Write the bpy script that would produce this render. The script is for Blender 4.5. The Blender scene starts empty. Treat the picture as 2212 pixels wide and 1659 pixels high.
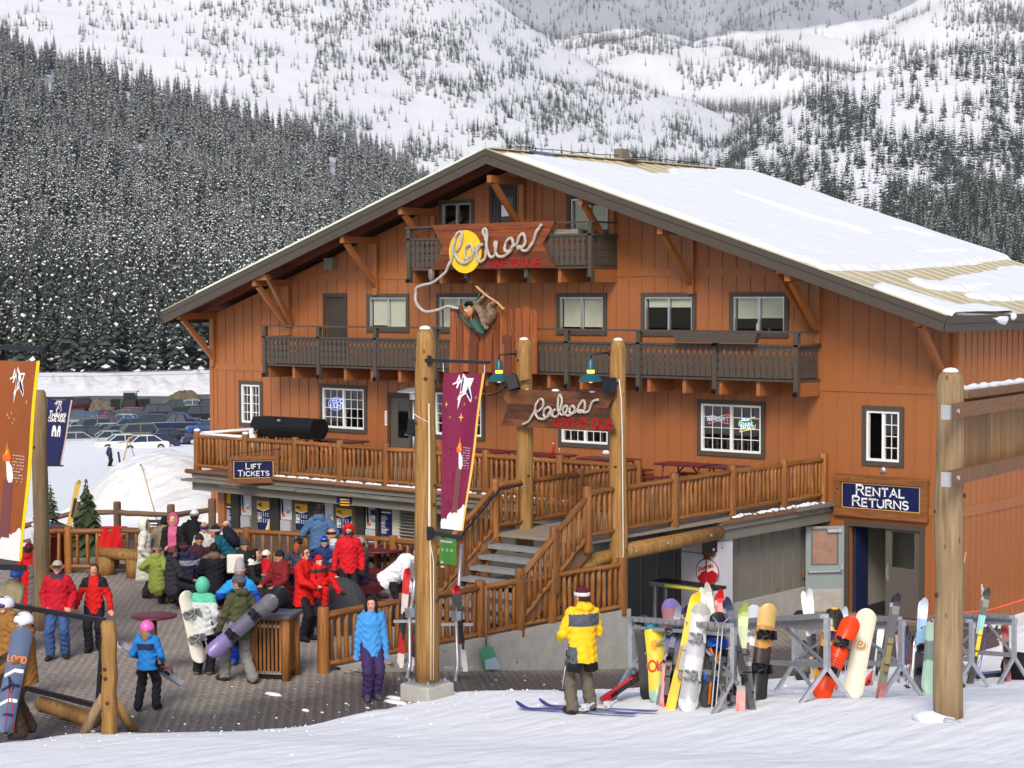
import bpy, bmesh, math, random
import numpy as np
from mathutils import Vector, Matrix, Euler
random.seed(7); NR = np.random.RandomState(7)
R = math.radians
scene = bpy.context.scene
COL = scene.collection
PI = math.pi

# ------------------------------------------------------------------ camera
# Units are metres. X runs along the gable front (right corner of the front = 0), Y runs into the house, plaza = z 0.
FPX, CXP, CYP = 4066.0, 1106.0, 829.5
CAM = np.array([19.5, -38.7, 6.4]); YAW, PIT, ROLL = R(40.1), R(2.73), R(0.2)
_f = np.array([-math.sin(YAW)*math.cos(PIT), math.cos(YAW)*math.cos(PIT), -math.sin(PIT)])
_r0 = np.array([math.cos(YAW), math.sin(YAW), 0.0]); _u0 = np.cross(_r0, _f)
_r = math.cos(ROLL)*_r0 - math.sin(ROLL)*_u0; _u = math.sin(ROLL)*_r0 + math.cos(ROLL)*_u0
cam_data = bpy.data.cameras.new('camera'); cam = bpy.data.objects.new('camera', cam_data); COL.objects.link(cam)
cam_data.sensor_width = 36.0; cam_data.lens = 36.0*FPX/2212.0
cam_data.clip_start = 0.5; cam_data.clip_end = 20000.0
cam.matrix_world = Matrix(((_r[0], _u[0], -_f[0], CAM[0]), (_r[1], _u[1], -_f[1], CAM[1]), (_r[2], _u[2], -_f[2], CAM[2]), (0, 0, 0, 1)))
scene.camera = cam

# ------------------------------------------------------------------ sky, sun, exposure
SUN_DIR = Vector((0.50, -0.87, 0.0)).normalized(); SUN_EL = R(38)
world = bpy.data.worlds.new('World'); scene.world = world; world.use_nodes = True
_nt = world.node_tree; _bg = _nt.nodes['Background']
_sky = _nt.nodes.new('ShaderNodeTexSky'); _sky.sky_type = 'NISHITA'; _sky.sun_disc = False
_sky.sun_elevation = SUN_EL; _sky.sun_rotation = math.atan2(SUN_DIR.x, SUN_DIR.y)
_sky.air_density = 1.0; _sky.dust_density = 6.0; _sky.ozone_density = .6; _sky.altitude = 1300
_nt.links.new(_sky.outputs['Color'], _bg.inputs['Color']); _bg.inputs['Strength'].default_value = 0.14
sun_data = bpy.data.lights.new('sun', 'SUN'); sun = bpy.data.objects.new('sun', sun_data); COL.objects.link(sun)
sun_data.energy = 2.6; sun_data.angle = R(20); sun_data.color = (1.0, 0.94, 0.86)
_sd = Vector((SUN_DIR.x*math.cos(SUN_EL), SUN_DIR.y*math.cos(SUN_EL), math.sin(SUN_EL)))
sun.rotation_euler = _sd.to_track_quat('Z', 'Y').to_euler()
scene.view_settings.view_transform = 'Standard'; scene.view_settings.look = 'None'
scene.view_settings.gamma = 1.0; scene.view_settings.use_curve_mapping = False
scene.view_settings.exposure = 0.26
scene.cycles.max_bounces = 6; scene.cycles.diffuse_bounces = 3; scene.cycles.transparent_max_bounces = 8

# ------------------------------------------------------------------ survey helpers: a sight line of the photograph meets a known plane
def ray(x, y): return _f + _r*((x-CXP)/FPX) - _u*((y-CYP)/FPX)
def onY(x, y, Y=0.0): d = ray(x, y); return CAM + d*((Y-CAM[1])/d[1])
def onX(x, y, X): d = ray(x, y); return CAM + d*((X-CAM[0])/d[0])
def onZ(x, y, Z=0.0): d = ray(x, y); return CAM + d*((Z-CAM[2])/d[2])
def atD(x, y, D): return CAM + ray(x, y)*D
def depth(p): return float((np.asarray(p)-CAM) @ _f)
def proj(p):
    q = np.asarray(p)-CAM; d = q @ _f
    return CXP+FPX*(q @ _r)/d, CYP-FPX*(q @ _u)/d
z6 = lambda x, y: (406.6+.3269*x, 610+.3269*y)
z7 = lambda x, y: (948.8+.3269*x, 610+.3269*y)
z8 = lambda x, y: (1491+.3269*x, 610+.3269*y)
zB = lambda x, y: (813.2+.2451*x, 305+.2451*y)
zA = lambda x, y: (338.9+.3064*x, 271.1+.3064*y)

# ------------------------------------------------------------------ mesh helpers
def rotz(a): return Matrix.Rotation(a, 3, 'Z')
def V3(p): return Vector((float(p[0]), float(p[1]), float(p[2])))
class MB:
    def __init__(s): s.v = []; s.f = []; s.m = []
    def add(s, vs, fs, mi=0):
        o = len(s.v); s.v.extend([tuple(map(float, p)) for p in vs]); s.f.extend([tuple(i+o for i in f) for f in fs]); s.m.extend([mi]*len(fs)); return s
    def box(s, c, d, mi=0, rot=None):
        c = V3(c); x, y, z = d[0]/2, d[1]/2, d[2]/2
        vs = [Vector((a*x, b*y, e*z)) for e in (-1, 1) for b in (-1, 1) for a in (-1, 1)]
        if rot is not None: vs = [rot @ p for p in vs]
        return s.add([p+c for p in vs], [(0,2,3,1),(4,5,7,6),(0,1,5,4),(2,6,7,3),(0,4,6,2),(1,3,7,5)], mi)
    def box2(s, a, b, mi=0):
        return s.box([(a[i]+b[i])/2 for i in range(3)], [abs(b[i]-a[i]) for i in range(3)], mi)
    def bar(s, p, q, w, h, mi=0, up=(0,0,1)):
        p, q = V3(p), V3(q); d = q-p; L = d.length
        if L < 1e-6: return s
        d.normalize(); up = Vector(up)
        if abs(d.dot(up)) > .98: up = Vector((1,0,0)) if abs(d.x) < .9 else Vector((0,1,0))
        sd = d.cross(up).normalized(); u = sd.cross(d)
        return s.box((p+q)/2, (w, L, h), mi, Matrix((sd, d, u)).transposed())
    def tube(s, pts, r, n=8, mi=0, cap=True, flat=1.0):
        pts = [V3(p) for p in pts]; N = len(pts)
        rr = r if hasattr(r, '__len__') else [r]*N
        t0 = (pts[1]-pts[0]).normalized(); ref = Vector((0,0,1)) if abs(t0.z) < .9 else Vector((1,0,0))
        a = t0.cross(ref).normalized(); vs = []
        for i in range(N):
            t = (pts[min(i+1, N-1)]-pts[max(i-1, 0)]).normalized()
            a = (a - t*a.dot(t)).normalized(); b = t.cross(a)
            for k in range(n):
                th = 2*PI*k/n; vs.append(pts[i] + (a*math.cos(th) + b*math.sin(th)*flat)*rr[i])
        fs = [(i*n+k, i*n+(k+1) % n, (i+1)*n+(k+1) % n, (i+1)*n+k) for i in range(N-1) for k in range(n)]
        if cap: fs += [tuple(range(n))[::-1], tuple((N-1)*n+k for k in range(n))]
        return s.add(vs, fs, mi)
    def lathe(s, prof, n=14, c=(0,0,0), mi=0, rot=None, capt=True):
        vs = []; c = V3(c)
        for r, z in prof:
            for k in range(n):
                p = Vector((r*math.cos(2*PI*k/n), r*math.sin(2*PI*k/n), z)); vs.append((rot @ p if rot is not None else p)+c)
        N = len(prof); fs = [(i*n+k, i*n+(k+1) % n, (i+1)*n+(k+1) % n, (i+1)*n+k) for i in range(N-1) for k in range(n)]
        if capt: fs += [tuple(range(n))[::-1], tuple((N-1)*n+k for k in range(n))]
        return s.add(vs, fs, mi)
    def extr(s, poly, vec, mi=0):
        vec = V3(vec); a = [V3(p) for p in poly]; n = len(a)
        return s.add(a+[p+vec for p in a], [tuple(range(n))[::-1], tuple(range(n, 2*n))] + [(i, (i+1) % n, n+(i+1) % n, n+i) for i in range(n)], mi)
    def grid(s, fn, nu, nv, mi=0):
        vs = [fn(i/nu, j/nv) for j in range(nv+1) for i in range(nu+1)]; w = nu+1
        return s.add(vs, [(j*w+i, j*w+i+1, (j+1)*w+i+1, (j+1)*w+i) for j in range(nv) for i in range(nu)], mi)
    def ball(s, c, r, n=10, m=6, mi=0, rot=None):
        rx, ry, rz = r if hasattr(r, '__len__') else (r, r, r); c = V3(c)
        def fn(u, v):
            th = 2*PI*u; ph = -PI/2+PI*v
            p = Vector((rx*math.cos(ph)*math.cos(th), ry*math.cos(ph)*math.sin(th), rz*math.sin(ph)))
            return (rot @ p if rot is not None else p)+c
        return s.grid(fn, n, m, mi)
    def mesh(s, name, mats, smooth=False):
        me = bpy.data.meshes.new(name); me.from_pydata(s.v, [], s.f)
        for m in (mats if isinstance(mats, (list, tuple)) else [mats]): me.materials.append(m)
        if any(s.m): me.polygons.foreach_set('material_index', s.m)
        if smooth: me.polygons.foreach_set('use_smooth', [True]*len(s.f))
        me.validate(); me.update(); return me
    def build(s, name, mats, parent=None, smooth=False):
        return ob(name, s.mesh(name, mats, smooth), parent)
def wmat(o):
    m = o.matrix_basis.copy()
    return m if o.parent is None else wmat(o.parent) @ o.matrix_parent_inverse @ m
def ob(name, me, parent=None, loc=None, rot=None, scale=None, inherit=False):
    o = bpy.data.objects.new(name, me); COL.objects.link(o)
    if loc is not None: o.location = V3(loc)
    if rot is not None: o.rotation_euler = rot
    if scale is not None: o.scale = scale
    if parent is not None:
        o.parent = parent
        if not inherit: o.matrix_parent_inverse = wmat(parent).inverted()
    return o
def tag(o, label=None, cat=None, group=None, kind=None):
    if label: o['label'] = label
    if cat: o['category'] = cat
    if group: o['group'] = group
    if kind: o['kind'] = kind
    return o
def thing(name, label, cat, loc=(0,0,0), group=None, rz=0.0):
    o = bpy.data.objects.new(name, None); COL.objects.link(o); o.location = V3(loc); o.rotation_euler = (0,0,rz); o.empty_display_size = .1
    return tag(o, label, cat, group)
def kids(o):
    return [c for c in bpy.data.objects if c.parent is o]
def tree_of(o): return [(c, [g for g in c.children]) for c in o.children]
def copy_tree(o, loc=None, rz=None, label=None, mats=None, group=None, tr=None):
    tr = tr or tree_of(o)
    r = o.copy(); COL.objects.link(r)
    if loc is not None: r.location = V3(loc)
    if rz is not None: r.rotation_euler = (0,0,rz)
    if label: r['label'] = label
    if group: r['group'] = group
    for c, gs in tr:
        k = c.copy(); COL.objects.link(k); k.parent = r
        for g in gs:
            d = g.copy(); COL.objects.link(d); d.parent = k
    return r
def recolor(root, old, new):
    for o in [root]+[c for c in root.children]+[g for c in root.children for g in c.children]:
        for sl in getattr(o, 'material_slots', []):
            if sl.material is old: sl.link = 'OBJECT'; sl.material = new

# ------------------------------------------------------------------ materials
_mats = {}
def ramp_set(cr, pts):
    e = cr.color_ramp.elements; e[0].position = pts[0][0]; e[0].color = (*pts[0][1], 1); e[1].position = pts[-1][0]; e[1].color = (*pts[-1][1], 1)
    for p, c in pts[1:-1]: e.new(p).color = (*c, 1)
def lin(c):
    return tuple(((x/255.0)/12.92 if x/255.0 <= .04045 else ((x/255.0+.055)/1.055)**2.4) for x in c)
def M(name, col, rough=.7, var=.12, scale=5.0, bump=0.0, bscale=None, metal=0.0, spec=.3, stretch=(1,1,1), rv=0.0, emit=None, es=1.0, trans=0.0, alpha=None, hsv=False):
    if name in _mats: return _mats[name]
    m = bpy.data.materials.new(name); m.use_nodes = True; nt = m.node_tree; N, L = nt.nodes, nt.links
    b = N['Principled BSDF']; b.inputs['Roughness'].default_value = rough; b.inputs['Metallic'].default_value = metal
    b.inputs['Specular IOR Level'].default_value = spec; b.inputs['Base Color'].default_value = (*col, 1)
    if trans: b.inputs['Transmission Weight'].default_value = trans
    if emit: b.inputs['Emission Color'].default_value = (*emit, 1); b.inputs['Emission Strength'].default_value = es
    if var or bump:
        tc = N.new('ShaderNodeTexCoord'); mp = N.new('ShaderNodeMapping'); mp.inputs['Scale'].default_value = stretch
        L.new(tc.outputs['Object'], mp.inputs['Vector'])
        nz = N.new('ShaderNodeTexNoise'); nz.inputs['Scale'].default_value = scale; nz.inputs['Detail'].default_value = 5; nz.inputs['Roughness'].default_value = .62
        L.new(mp.outputs['Vector'], nz.inputs['Vector'])
    if var:
        cr = N.new('ShaderNodeValToRGB'); e = cr.color_ramp.elements
        e[0].position = .3; e[1].position = .7
        e[0].color = (*[c*(1-var) for c in col], 1); e[1].color = (*[min(1, c*(1+var)) for c in col], 1)
        L.new(nz.outputs['Fac'], cr.inputs['Fac']); out = cr.outputs['Color']
        if rv:
            oi = N.new('ShaderNodeObjectInfo'); mr = N.new('ShaderNodeMapRange'); mr.inputs['To Min'].default_value = 1-rv; mr.inputs['To Max'].default_value = 1+rv
            L.new(oi.outputs['Random'], mr.inputs['Value'])
            mx = N.new('ShaderNodeVectorMath'); mx.operation = 'SCALE'; L.new(out, mx.inputs[0]); L.new(mr.outputs['Result'], mx.inputs['Scale']); out = mx.outputs['Vector']
        L.new(out, b.inputs['Base Color'])
    if bump:
        n2 = nz
        if bscale:
            n2 = N.new('ShaderNodeTexNoise'); n2.inputs['Scale'].default_value = bscale; n2.inputs['Detail'].default_value = 4; L.new(mp.outputs['Vector'], n2.inputs['Vector'])
        bp = N.new('ShaderNodeBump'); bp.inputs['Strength'].default_value = bump; bp.inputs['Distance'].default_value = .02
        L.new(n2.outputs['Fac'], bp.inputs['Height']); L.new(bp.outputs['Normal'], b.inputs['Normal'])
    _mats[name] = m; return m
def flat(name, rgb, rough=.6, **k):
    k.setdefault('var', .05); k.setdefault('scale', 9.0); return M(name, lin(rgb), rough, **k)
def wood(name, c1, c2, c3, along='Z', rough=.65, rv=.18, fine=26.0, knots=True, bump=.25, spec=.35, length=.06):
    """log or plank grain: streaks along one axis, knots, patches of weather"""
    if name in _mats: return _mats[name]
    m = bpy.data.materials.new(name); m.use_nodes = True; nt = m.node_tree; N, L = nt.nodes, nt.links; b = N['Principled BSDF']
    b.inputs['Roughness'].default_value = rough; b.inputs['Specular IOR Level'].default_value = spec
    tc = N.new('ShaderNodeTexCoord'); oi = N.new('ShaderNodeObjectInfo')
    ad = N.new('ShaderNodeVectorMath'); ad.operation = 'ADD'; L.new(tc.outputs['Object'], ad.inputs[0])
    sc = N.new('ShaderNodeVectorMath'); sc.operation = 'SCALE'; sc.inputs[0].default_value = (7, 11, 13); L.new(oi.outputs['Random'], sc.inputs['Scale']); L.new(sc.outputs['Vector'], ad.inputs[1])
    mp = N.new('ShaderNodeMapping'); s = {'X': (length,1,1), 'Y': (1,length,1), 'Z': (1,1,length)}[along]; mp.inputs['Scale'].default_value = s
    L.new(ad.outputs['Vector'], mp.inputs['Vector'])
    n1 = N.new('ShaderNodeTexNoise'); n1.inputs['Scale'].default_value = fine; n1.inputs['Detail'].default_value = 6; L.new(mp.outputs['Vector'], n1.inputs['Vector'])
    n2 = N.new('ShaderNodeTexNoise'); n2.inputs['Scale'].default_value = 2.2; n2.inputs['Detail'].default_value = 3; L.new(ad.outputs['Vector'], n2.inputs['Vector'])
    r1 = N.new('ShaderNodeValToRGB'); r1.color_ramp.elements[0].position = .33; r1.color_ramp.elements[1].position = .68
    r1.color_ramp.elements[0].color = (*c1, 1); r1.color_ramp.elements[1].color = (*c2, 1); L.new(n1.outputs['Fac'], r1.inputs['Fac'])
    mx = N.new('ShaderNodeMix'); mx.data_type = 'RGBA'; mx.inputs[7].default_value = (*c3, 1); L.new(r1.outputs['Color'], mx.inputs[6])
    mr = N.new('ShaderNodeMapRange'); mr.inputs['From Min'].default_value = .45; mr.inputs['From Max'].default_value = .72; mr.inputs['To Max'].default_value = .7
    L.new(n2.outputs['Fac'], mr.inputs['Value']); L.new(mr.outputs['Result'], mx.inputs[0]); out = mx.outputs[2]
    if knots:
        vo = N.new('ShaderNodeTexVoronoi'); vo.inputs['Scale'].default_value = 3.1; m2 = N.new('ShaderNodeMapping')
        m2.inputs['Scale'].default_value = {'X': (.8,1.6,1.6), 'Y': (1.6,.8,1.6), 'Z': (1.6,1.6,.8)}[along]; L.new(ad.outputs['Vector'], m2.inputs['Vector']); L.new(m2.outputs['Vector'], vo.inputs['Vector'])
        k = N.new('ShaderNodeMapRange'); k.inputs['From Min'].default_value = .05; k.inputs['From Max'].default_value = .13; k.inputs['To Min'].default_value = .85; k.inputs['To Max'].default_value = 0
        L.new(vo.outputs['Distance'], k.inputs['Value'])
        mk = N.new('ShaderNodeMix'); mk.data_type = 'RGBA'; mk.inputs[7].default_value = (*[c*.35 for c in c1], 1); L.new(k.outputs['Result'], mk.inputs[0]); L.new(out, mk.inputs[6]); out = mk.outputs[2]
    mr2 = N.new('ShaderNodeMapRange'); mr2.inputs['To Min'].default_value = 1-rv; mr2.inputs['To Max'].default_value = 1+rv; L.new(oi.outputs['Random'], mr2.inputs['Value'])
    ms = N.new('ShaderNodeVectorMath'); ms.operation = 'SCALE'; L.new(out, ms.inputs[0]); L.new(mr2.outputs['Result'], ms.inputs['Scale']); L.new(ms.outputs['Vector'], b.inputs['Base Color'])
    bp = N.new('ShaderNodeBump'); bp.inputs['Strength'].default_value = bump; bp.inputs['Distance'].default_value = .01; L.new(n1.outputs['Fac'], bp.inputs['Height']); L.new(bp.outputs['Normal'], b.inputs['Normal'])
    _mats[name] = m; return m
def snowmat(name, col=(.86,.87,.9), dirt=0.0, bs=.35, bscale=9.0):
    if name in _mats: return _mats[name]
    m = bpy.data.materials.new(name); m.use_nodes = True; nt = m.node_tree; N, L = nt.nodes, nt.links; b = N['Principled BSDF']
    b.inputs['Roughness'].default_value = .75; b.inputs['Specular IOR Level'].default_value = .2
    tc = N.new('ShaderNodeTexCoord')
    n1 = N.new('ShaderNodeTexNoise'); n1.inputs['Scale'].default_value = .6; n1.inputs['Detail'].default_value = 6; n1.inputs['Roughness'].default_value = .7; L.new(tc.outputs['Object'], n1.inputs['Vector'])
    r1 = N.new('ShaderNodeValToRGB'); e = r1.color_ramp.elements; e[0].position = .28; e[1].position = .72 if dirt else .6
    e[0].color = (*[c*(1-dirt) * k for c, k in zip(col, (1, .95 if dirt else 1, .86 if dirt else 1))], 1); e[1].color = (*col, 1)
    if not dirt: e[0].color = (*[c*.965 for c in col], 1)
    L.new(n1.outputs['Fac'], r1.inputs['Fac']); L.new(r1.outputs['Color'], b.inputs['Base Color'])
    n2 = N.new('ShaderNodeTexNoise'); n2.inputs['Scale'].default_value = bscale; n2.inputs['Detail'].default_value = 7; n2.inputs['Roughness'].default_value = .65; L.new(tc.outputs['Object'], n2.inputs['Vector'])
    n3 = N.new('ShaderNodeTexNoise'); n3.inputs['Scale'].default_value = bscale*.16; n3.inputs['Detail'].default_value = 5; mp = N.new('ShaderNodeMapping'); mp.inputs['Rotation'].default_value = (0, 0, R(-62)); mp.inputs['Scale'].default_value = (1.9, .45, 1); L.new(tc.outputs['Object'], mp.inputs['Vector']); L.new(mp.outputs['Vector'], n3.inputs['Vector'])
    b1 = N.new('ShaderNodeBump'); b1.inputs['Strength'].default_value = bs; b1.inputs['Distance'].default_value = .04; L.new(n2.outputs['Fac'], b1.inputs['Height'])
    b2 = N.new('ShaderNodeBump'); b2.inputs['Strength'].default_value = bs; b2.inputs['Distance'].default_value = .25; L.new(n3.outputs['Fac'], b2.inputs['Height']); L.new(b1.outputs['Normal'], b2.inputs['Normal'])
    vo = N.new('ShaderNodeTexVoronoi'); vo.feature = 'SMOOTH_F1'; vo.inputs['Scale'].default_value = bscale*.28; L.new(tc.outputs['Object'], vo.inputs['Vector']); b3 = N.new('ShaderNodeBump'); b3.inputs['Strength'].default_value = bs*.8; b3.inputs['Distance'].default_value = .09; L.new(vo.outputs['Distance'], b3.inputs['Height']); L.new(b2.outputs['Normal'], b3.inputs['Normal']); L.new(b3.outputs['Normal'], b.inputs['Normal'])
    _mats[name] = m; return m
MSNOW = snowmat('snow'); MSNOWCAP = snowmat('snow_cap', (.80,.815,.845), bs=.2, bscale=14.0)
MDIRTY = snowmat('dirty_snow', dirt=.3)
MORANGE = M('orange_siding', (.335,.114,.033), .5, var=.07, scale=1.3, bump=.06, bscale=60, stretch=(1,1,.3), spec=.5)
MTRIM = flat('grey_brown_trim', (78,70,63), .6, var=.08)
MTRIMD = flat('dark_brown_trim', (64,57,50), .6, var=.1)
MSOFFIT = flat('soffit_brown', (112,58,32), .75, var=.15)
MWHITE = flat('white_vinyl', (236,236,232), .45, var=.02)
MALU = M('aluminium', (.62,.63,.65), .38, var=.05, metal=.85)
MGALV = M('galvanised_steel', (.50,.51,.53), .42, var=.16, scale=16, metal=.75)
MDARKSTEEL = flat('dark_steel', (46,47,54), .45, metal=.3)
MCONC = M('concrete', (.40,.38,.34), .85, var=.14, scale=3.0, bump=.15, bscale=30)
MBLACK = flat('black', (22,22,24), .5)
MRED = M('maroon_plastic', (.12,.012,.018), .42, var=.1, scale=6, spec=.4)
LOG = wood('stained_log', (.17,.062,.014), (.37,.150,.036), (.21,.075,.019), rough=.5, rv=.2)
POST = wood('peeled_post', (.21,.105,.028), (.43,.235,.068), (.28,.14,.04), rough=.7, rv=.08, fine=20, bump=.4)
POSTG = wood('weathered_post', (.19,.125,.062), (.33,.23,.125), (.235,.15,.075), rough=.75, rv=.08, fine=22, bump=.5)
PLANKV = wood('red_cedar_vertical', (.17,.040,.012), (.36,.105,.026), (.25,.075,.022), rough=.5, rv=.35, fine=18)
PLANKH = wood('red_cedar_horizontal', (.13,.030,.010), (.27,.072,.020), (.18,.045,.014), along='X', rough=.5, rv=.3, fine=18)
PLANKD = wood('dark_cedar', (.055,.020,.010), (.15,.050,.020), (.20,.085,.035), along='X', rough=.5, rv=.3, fine=18)
FRAMEW = wood('sign_frame_wood', (.16,.058,.017), (.29,.115,.036), (.2,.075,.024), along='X', rough=.55, rv=.1)
TIMBER = wood('brown_timber', (.155,.07,.032), (.27,.135,.066), (.18,.10,.06), along='X', rough=.7, rv=.1)
BOARDV = wood('honey_boards', (.22,.105,.032), (.36,.19,.068), (.25,.13,.05), rough=.6, rv=.22, fine=16)
GREYW = wood('weathered_grey_wood', (.15,.14,.115), (.27,.255,.215), (.19,.16,.12), along='X', rough=.85, rv=.15)
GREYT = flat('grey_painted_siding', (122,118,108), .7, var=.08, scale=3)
STAIRG = M('stair_tread_grey', (.24,.25,.25), .75, var=.15, scale=9)
NAVY = flat('navy_sign', (24,32,78), .4, var=.04)
GLASS = M('dark_glass', (.012,.013,.016), .04, var=0, spec=.6)
BLIND = flat('window_blind', (214,210,190), .7, var=.03)
# ================================================================== ground
def vnoise(x, y, seed=0):
    x = np.asarray(x, float); y = np.asarray(y, float)
    xi = np.floor(x).astype(np.int64); yi = np.floor(y).astype(np.int64); fx = x-xi; fy = y-yi
    fx = fx*fx*(3-2*fx); fy = fy*fy*(3-2*fy)
    def h(a, b):
        n = (a*374761393 + b*668265263 + seed*974634777) & 0x7fffffff
        n = ((n ^ (n >> 13))*1274126177) & 0x7fffffff
        return ((n ^ (n >> 16)) & 0xffff)/65535.0
    return (h(xi, yi)*(1-fx)+h(xi+1, yi)*fx)*(1-fy) + (h(xi, yi+1)*(1-fx)+h(xi+1, yi+1)*fx)*fy
def fbm(x, y, o=4, seed=0):
    s = 0; a = .5; t = 0
    for i in range(o): s = s+a*vnoise(x*2**i, y*2**i, seed+i); t += a; a *= .5
    return s/t
def sstep(a, b, x): t = np.clip((x-a)/(b-a), 0, 1); return t*t*(3-2*t)
def walk_z(y): return -1.1*np.clip((np.asarray(y, float)+16.4)/7.6, 0, 1)
EDGE_Y = [-60, -30, -24, -22, -21.3, -20.5, -19.6, -18.5, -17.2, -16.4, -15.6, -14.9, -14, -12.7, -10.7, -8.7, -7.3, -5.5, -4.3, -2, 0, 30]
EDGE_X = [-9.5, -6.3, -4.1, -2.95, -2.15, -1.25, -.8, -.7, -.65, -.65, -.62, -.55, -.42, -.35, -.55, -.45, .0, 1.0, 1.5, 2.0, 1.2, .9]
def edge_x(y): return np.interp(y, EDGE_Y, EDGE_X)
FALL_D = [0, 44, 52, 60, 75, 100, 148, 170, 176, 266, 272, 280, 300, 900]
FALL_Z = [-.12, -.12, -.5, -1.1, -2.4, -4.4, -7.0, -7.3, -7.75, -7.75, -6.0, -4.3, -7.4, -9.0]
def ground(x, y):
    x = np.asarray(x, float); y = np.asarray(y, float)
    D = (x-CAM[0])*_f[0] + (y-CAM[1])*_f[1]; lat = (x-CAM[0])*_r0[0] + (y-CAM[1])*_r0[1]
    d = x-edge_x(y) + .22*(fbm(x*1.3, y*1.3, 3, 5)-.5) + .12*(fbm(x*6, y*6, 2, 9)-.5)
    w = walk_z(y)
    near = w - .16 + .2*sstep(-.12, .22, d) + .055*np.clip(d, 0, 1) + .118*np.clip(d-.5, 0, 60)
    near = near + .03*(fbm(x*.9, y*.9, 3, 2)-.5)*sstep(0, 1.5, d)
    # snow bank against the side wall of the lodge
    near = near + .105*np.clip(y+3.2, 0, 16)*sstep(.2, 2.5, x) - .10*np.clip(d-3, 0, 30)*sstep(-6, 6, y)*sstep(0,3,x)
    far = np.interp(D, FALL_D, FALL_Z) + .5*(fbm(x*.05, y*.05, 4, 3)-.5)*sstep(50, 80, D)*(1-sstep(172, 176, D)*(1-sstep(264, 268, D)))
    far = far + (2.4*(fbm(x*.09, y*.11, 4, 11)-.5)+1.5*(fbm(x*.3, y*.3, 3, 12)-.5))*sstep(268, 278, D)*(1-sstep(290, 320, D))*1.6
    far = far + .75*sstep(171, 174, D)*(1-sstep(174.5, 177, D))*(.5+fbm(x*.3, y*.3, 3, 4))
    east = sstep(-3.3, -2.9, x)
    west = np.where(D < 50, -.14, far); under = sstep(-20.9, -20.5, x)*sstep(-29.5, -29, y)*(1-sstep(9, 9.5, y)); west = west*(1-under)+(-1.6)*under
    z = near*east + west*(1-east)
    z = z*(1-sstep(60, 90, D)) + far*sstep(60, 90, D)
    # the big heap of ploughed snow beside the deck
    c = atD(392, 1110, 66.0); a = lat-((c-CAM)@_r0); b = D-66.0
    r2 = (a/2.9)**2 + (b/4.5)**2
    heap = 2.35*np.exp(-r2**1.3) + .5*np.exp(-((a+2.2)/1.2)**2-(b/3)**2)
    z = z + heap*(1+.10*(fbm(x*1.1, y*1.1, 3, 8)-.5))
    c2 = atD(455, 1120, 60.0); z = z + .9*np.exp(-(((lat-((c2-CAM)@_r0))/2.2)**2 + ((D-60)/3.0)**2))
    return z
def gz(x, y): return float(ground(x, y))
def gpx(px, py, z0=0.0):
    """where a sight line meets the snow"""
    D = np.arange(8, 90, .04); d = ray(px, py); P = CAM+d[None]*D[:, None]; b = P[:, 2] < ground(P[:, 0], P[:, 1]); i = int(np.argmax(b)) if b.any() else -1; p = P[i]
    return np.array([p[0], p[1], gz(p[0], p[1])])
def axis(lo, a, b, hi, h, g=1.13):
    m = list(np.arange(a, b+1e-6, h)); L = []; s = h; x = a
    while x > lo: s *= g; x -= s; L.append(x)
    U = []; s = h; x = m[-1]
    while x < hi: s *= g; x += s; U.append(x)
    return np.array(L[::-1]+m+U)
def heightmesh(name, xs, ys, fz, mat, kind='structure', smooth=True):
    X, Y = np.meshgrid(xs, ys); Z = fz(X, Y); nx, ny = len(xs), len(ys)
    v = np.stack([X.ravel(), Y.ravel(), Z.ravel()], 1)
    i = np.arange(nx*ny).reshape(ny, nx); f = np.stack([i[:-1, :-1].ravel(), i[:-1, 1:].ravel(), i[1:, 1:].ravel(), i[1:, :-1].ravel()], 1)
    me = npmesh(name, v, f, smooth); me.materials.append(mat); o = ob(name, me); o['kind'] = kind; return o
def npmesh(name, v, f, smooth=False, mi=None):
    me = bpy.data.meshes.new(name); n, k = f.shape
    me.vertices.add(len(v)); me.vertices.foreach_set('co', np.asarray(v, np.float32).ravel())
    me.loops.add(n*k); me.loops.foreach_set('vertex_index', np.asarray(f, np.int32).ravel())
    me.polygons.add(n); me.polygons.foreach_set('loop_start', np.arange(0, n*k, k, dtype=np.int32))
    if mi is not None: me.polygons.foreach_set('material_index', np.asarray(mi, np.int32))
    if smooth: me.polygons.foreach_set('use_smooth', np.ones(n, bool))
    me.update(calc_edges=True); me.validate(); return me
# snow colour with tracks and grit
xs = axis(-330, -9, 15, 60, .16, 1.10); ys = axis(-60, -27, 2, 420, .16, 1.085)
tag(heightmesh('snow_ground', xs, ys, ground, MSNOW), 'snow covered ground sloping down to the plaza and away to the car park')

hc_ = atD(392, 1110, 66.0); fq = np.array([_f[0], _f[1]])/np.hypot(_f[0], _f[1])
def heapz(X, Y):
    m = np.clip((ground(X, Y)-np.interp((X-CAM[0])*_f[0]+(Y-CAM[1])*_f[1], FALL_D, FALL_Z))/1.2, 0, 1); return ground(X, Y)-.12+m*(.17+.42*(fbm(X*.8, Y*.8, 4, 51)-.5)+.2*(fbm(X*2.6, Y*2.6, 3, 52)-.5))
tag(heightmesh('snow_heap', np.arange(hc_[0]-9, hc_[0]+9, .16), np.arange(hc_[1]-9, hc_[1]+9, .16), heapz, snowmat('heap_snow', dirt=.22, bs=.6)), 'big lumpy heap of ploughed snow left of the deck')
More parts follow.
